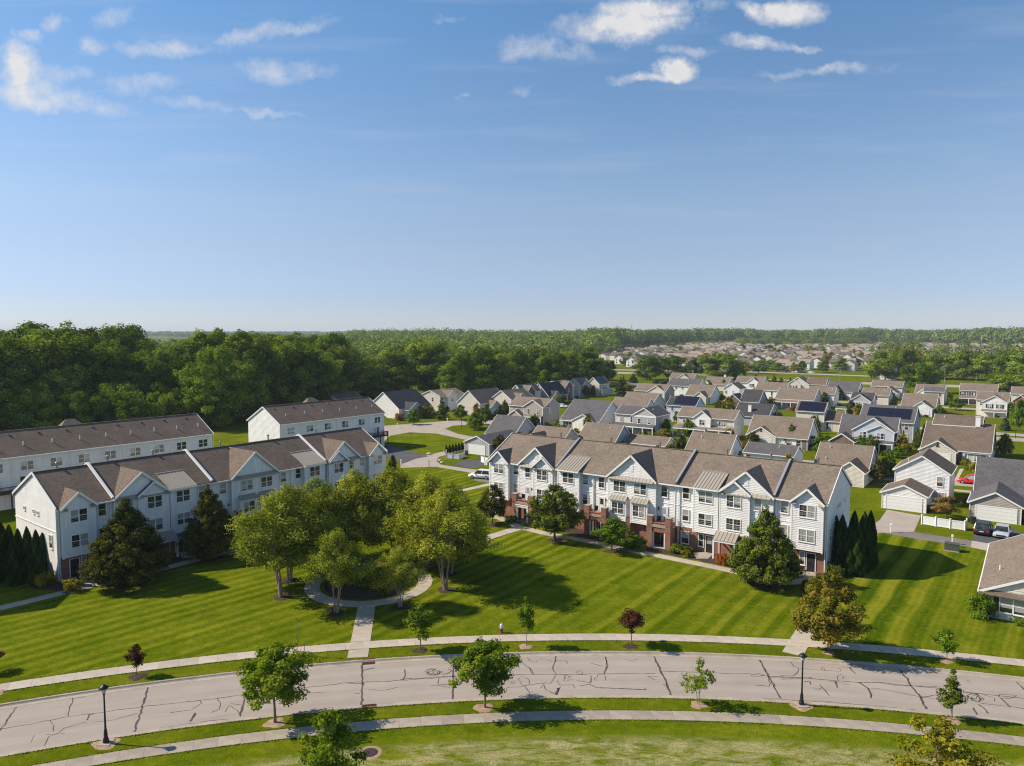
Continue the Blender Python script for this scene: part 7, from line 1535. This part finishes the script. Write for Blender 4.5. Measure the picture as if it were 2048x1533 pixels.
for (x, y) in ((c1(1395, 1085)), (c1(1530, 1165)), (c1(1560, 1190))):
    p = G(x, y); b = MB(); b.lathe([(.5, 0), (.62, .18), (.5, .42), (.22, .55), (.02, .58)], 9); o = b.build('boulder', M['rock'], None, True, loc=(*p, 0)); o.scale = (1.1 if x < 865 else .7, .7, .9 if x < 865 else .6); o['label'] = 'pale boulder at the park lawn tip' if x < 865 else 'small pale rock beside the lane corner'; o['category'] = 'rock'
    if x >= 865: o['group'] = 'rocks beside the lane corner'
# chairs on the porch decks, bins along the lane
def chair(T0, x, y, z, rz, label):
    q = T0.matrix_basis @ Vector((x, y, z)); T = thing('porch_chair', label, 'chair', tuple(q), T0.rotation_euler[2] + rz, 'porch chairs')
    MB().box(-.25, .25, -.25, .25, .38, .43).build('seat', M['black'], T); MB().box(-.25, .25, .22, .27, .43, .95).build('backrest', M['black'], T)
    for sx in (-.22, .22):
        for sy in (-.22, .22): MB().box(sx - .02, sx + .02, sy - .02, sy + .02, 0, .38).build('leg', M['black'], T)
bpy.context.view_layer.update()
chair(TH_R, 7.0, -1.1, 3.0, .4, 'dark chair on the deck above the white-framed porch'); chair(TH_R, 8.0, -.9, 3.0, -.5, 'dark chair on the deck above the white-framed porch')
chair(TH_R, 19.2, -1.0, 3.0, .2, 'dark chair on the deck of the middle brick porch'); chair(TH_R, 28.6, -1.1, 3.0, .3, 'dark chair on the deck of the third brick porch'); chair(TH_R, 29.3, -1.0, 3.0, -.3, 'dark chair on the deck of the third brick porch'); chair(TH_R, 28.9, -1.2, .05, .6, 'dark chair inside the third brick porch')
for i, (q, lab) in enumerate(((c6(820, 790), 'dark bin by the low white garage'), (c6(1395, 945), 'dark bin at the beige garage corner'), (c1(1870, 1090), 'dark bin behind the corner fence'))):
    p = G(*q); T = thing('wheeled_bin', lab, 'bin', (*p, 0), GA + .2); MB().box(-.3, .3, -.35, .35, .05, .95).build('tub', M['grille'], T); MB().box(-.33, .33, -.4, .38, .95, 1.02).build('lid', M['black'], T)
    for sx in (-.28, .28): MB().tube([(sx - .04, .34, .12), (sx + .04, .34, .12)], [.12, .12], 10).build('wheel', M['rubber'], T)
# utility boxes
p = G(*c6(1120, 1290)); T = thing('utility_box', 'dark green transformer box on the striped lawn by the back lane', 'utility box', (*p, 0), GA); MB().box(-.85, .85, -.55, .55, 0, .12).build('pad', M['concrete'], T); MB().box(-.78, .78, -.5, .5, .12, .95).build('cabinet', M['utility_green'], T); MB().box(-.8, .8, -.54, .52, .95, 1.02).build('lid', M['utility_green'], T)
for (q, lab) in ((c6(1125, 1205), 'white marker post behind the transformer box'), (c6(340, 1055), 'white marker post at the concrete drive mouth'), (c1(990, 735), 'cream mailbox post across the street from the park'), (c1(1628, 668), 'dark mailbox post on the left street verge'), (c1(1035, 1225), 'white marker post at the shaded row end')):
    p = G(*q); T = thing('marker_post' if 'marker' in lab else 'mailbox', lab, 'post' if 'marker' in lab else 'mailbox', (*p, 0), GA); MB().box(-.07, .07, -.07, .07, 0, 1.0).build('post', M['trim'], T); MB().box(-.12, .12, -.14, .14, .95, 1.25).build('cap', M['trim'], T)
p = G(*c2(215, 1215)); T = thing('air_conditioner', 'pale air conditioner unit beside the grey garage fence', 'air conditioner', (*p, 0), GA); MB().box(-.4, .4, -.4, .4, 0, .85).build('case', M['vent'], T); MB().lathe([(.32, .85), (.32, .88), (.05, .9)], 14).build('fan_guard', M['black'], T)
# satellite dish on the cream roof behind the townhouses
px = c4(1510, 1460); bq, zq = onA(px, h5[1] - 1.6); p = eu * (h5[1] - 1.6) + ev * bq
T = thing('satellite_dish', 'pale satellite dish on the brown side roof', 'satellite dish', (p[0], p[1], zq - .3), GA); MB().lathe([(.02, .0), (.25, .06), (.42, .18), (.44, .2)], 16).build('dish', M['trim'], T).rotation_euler = (.9, 0, -.6); MB().tube([(0, 0, -.4), (0, 0, .1)], [.03, .03], 6).build('mast', M['rim'], T)
# utility poles and wires by the far road
PT = []
for x, y, ty, lab in ((1475, 750, 720, 'first'), (1612, 764, 735, 'second'), (1680, 765, 733, 'third'), (1739, 762, 735, 'fourth'), (1889, 768, 731, 'fifth'), (1952, 768, 746, 'sixth')):
    p = G(x, y); h = height_at(p[0], p[1], ty); PT.append((p, h)); T = thing('utility_pole', 'wooden utility pole along the far road', 'utility pole', (p[0], p[1], 0), 0, 'utility poles along the far road')
    MB().tube([(0, 0, 0), (0, 0, h)], [.17, .12], 8).build('pole', M['pole'], T); MB().box(-1.1, 1.1, -.07, .07, h - .9, h - .75).build('crossarm', M['pole'], T)
    for q in (-1, -.4, .4, 1): MB().lathe([(.06, h - .75), (.08, h - .62), (.03, h - .52)], 8, (q, 0)).build('insulator', M['lamp_lens'], T)
for i, ((p, h), (q, k)) in enumerate(zip(PT, PT[1:])):
    for dz in (-.5, -1.9):
        pts = [(p[0] + (q[0] - p[0]) * t, p[1] + (q[1] - p[1]) * t, h + dz + (k - h) * t - 2.2 * t * (1 - t)) for t in [j / 8 for j in range(9)]]
        o = MB().tube(pts, [.035] * 9, 5).build('power_line', M['wire'], None); o['label'] = 'sagging power line between the utility poles of the far road'; o['category'] = 'wire'; o['group'] = 'power lines of the far road'
d = ray(1263, HY)[:2]; p = d / d[1] * 2600; T = thing('pylon', 'faint lattice mast standing above the horizon woods', 'mast', (*p, 0)); b = MB()
for sx, sy in ((-1, -1), (1, -1), (1, 1), (-1, 1)): b.bar((sx * 4, sy * 4, 0), (sx * .6, sy * .6, 49), .5, .5)
b.build('legs', M['wire'], T)
for z in (40, 45, 48): MB().box(-4, 4, -.3, .3, z, z + .5).build('crossarm', M['wire'], T)
# ------------------------------------------------------------------ distant estate houses
def far_proto(i):
    rg = random.Random(50 + i); W_, D_, ze = rg.choice([(9., 10., 5.2), (8., 12., 5.0), (11., 9., 5.2), (8.5, 11., 4.4)]); ax = 'v' if i % 3 else 'u'; zr = ze + 2.6
    w = MB().box(0, W_, 0, D_, 0, ze)
    if ax == 'v':
        for y in (0, D_): w.face((0, y, ze), (W_, y, ze), (W_ / 2, y, zr - .1))
    else:
        for x in (0, W_): w.face((x, 0, ze), (x, D_, ze), (x, D_ / 2, zr - .1))
    r = MB()
    for q in gable_roof_pts(0, W_, 0, D_, ze, zr, ax, .35, .25): r.slab(lift(q, .1), .2)
    wn = MB()
    wn.box(-.55, .55, -.06, 0, 0, 1.3); spots = [(W_ * .25, 3.), (W_ * .7, 3.), (W_ * .26, .8)]; w3 = MB().box(W_ * .5, W_ * .5 + 3.6 if W_ > 8.2 else W_ * .5 + 3, -.07, 0, 0, 2.1)
    return w.mesh('wall'), r.mesh('roof'), (wn.mesh('window'), spots), w3.mesh('garage_door')
M['roof_pale'] = shingle('shingle_pale', (.30, .235, .18))  # lightened copy of the tan shingle; sunlight and haze put into the colour
FP = [far_proto(i) for i in range(6)]
def inpoly(x, y, P):
    c = False; j = len(P) - 1
    for i in range(len(P)):
        if (P[i][1] > y) != (P[j][1] > y) and x < (P[j][0] - P[i][0]) * (y - P[i][1]) / (P[j][1] - P[i][1]) + P[i][0]: c = not c
        j = i
    return c
EST = [((1208, 727), (1262, 737), (1330, 741), (1478, 743), (1750, 749), (1755, 716), (1900, 716), (2048, 718), (2048, 697), (1900, 692), (1500, 691), (1400, 694), (1330, 700), (1270, 706), (1208, 713))]
cand = []
for bi in range(300, 1600, 34):
    for ai in range(-1400, 600, 15):
        P = eu * (ai + rnd.uniform(-1.5, 1.5)) + ev * (bi + (bi % 68) * .12)
        if P[1] < 200: continue
        px, py = proj(P[0], P[1], 0)
        if not inpoly(px, py, EST[0]) or (py > 735 and px > 1480 and rnd.random() < .4): continue
        cand.append((-py, P))
cand.sort(key=lambda q: q[0]); cnt = 0
rest = MB(); rest_roof = set()
for _, P in cand:
    cnt += 1; wm_, rm_, wn_, gd_ = FP[rnd.randrange(6)]; rz = GA + rnd.choice([0, 0, 0, math.pi / 2])
    if cnt > 298:      # the smallest ones, past the count of single houses
        mt = Matrix.Translation((P[0], P[1], 0)) @ Matrix.Rotation(rz, 4, 'Z')
        for me_, isr in ((wm_, 0), (rm_, 1)):
            o0 = len(rest.v); rest.v += [tuple(mt @ v.co) for v in me_.vertices]
            for p_ in me_.polygons:
                if isr: rest_roof.add(len(rest.f))
                rest.f.append(tuple(o0 + k for k in p_.vertices))
        continue
    wc = rnd.choice(['cream', 'cream', 'white', 'tan', 'cream']); rc = rnd.choice(['roof_pale', 'roof_pale', 'roof_tan', 'roof_brown'])
    T = thing('estate_house', 'small %s-walled house with %s roof in the packed distant estate' % (wc, {'roof_pale': 'pale', 'roof_tan': 'tan', 'roof_brown': 'brown'}[rc]), 'house', (P[0], P[1], 0), rz, 'houses of the packed distant estate')
    mk('wall', wm_, M[wc], T); mk('roof', rm_, M[rc], T)
    for sx_, sz_ in wn_[1]: mk('window', wn_[0], M['glass'], T, loc=(sx_, 0, sz_))
    mk('garage_door', gd_, M['trim'], T)
ro_ = rest.build('estate_houses', M['cream'], kind='stuff', label='tiny farthest houses of the estate under the woodland belt', category='houses'); ro_.data.materials.append(M['roof_pale'])
for k in rest_roof: ro_.data.polygons[k].material_index = 1
# a red-brick house and pale roofs glimpsed through the trees
for (x, y, lab, wl, rf) in ((1128, 762, 'brick house with slate roof half hidden by the big trees', 'brick', 'roof_slate'), (1120, 716, 'pale house roof glimpsed above the tree row', 'cream', 'roof_tan'), (690, 772, 'pale building glimpsed between the wood trunks', 'white', 'roof_tan'), (720, 758, 'long pale roof glimpsed through the wood canopy', 'white', 'metal')):
    P = G(x, y); a_, b_ = P @ eu, P @ ev; house(lab, [((a_ - 6, a_ + 6, b_ - 5, b_ + 5, 5., 7.8, 'u'), wl, rf, dict(win=W2))])
for (x, y, lab, wl) in ((1775, 760, 'white farmhouse with dark roof behind the tall roadside tree', 'white'),):
    P = G(x, y); a_, b_ = P @ eu, P @ ev; house(lab, [((a_ - 4, a_ + 4, b_, b_ + 8, 5., 7.4, 'u'), wl, 'roof_dark', dict(win=W2[:3]))])
# ------------------------------------------------------------------ the air
hz = MB().box(-6300, 6300, -6500, 6100, -1.2, 52); ho = hz.build('haze', None if False else M['wire']); ho.data.materials.clear(); ho['kind'] = 'stuff'; ho['label'] = 'thin summer haze over the whole estate'; ho['category'] = 'haze'
hm = bpy.data.materials.new('haze'); hm.use_nodes = True; gg = NT(hm.node_tree); pvn = gg.n('ShaderNodeVolumePrincipled', ins={'Color': (.80, .88, 1, 1), 'Density': HAZE, 'Anisotropy': .0}); on = gg.n('ShaderNodeOutputMaterial'); gg.link((pvn, 0), on, 'Volume'); ho.data.materials.append(hm)
print('trees in wood', NW, 'estate houses', cnt)
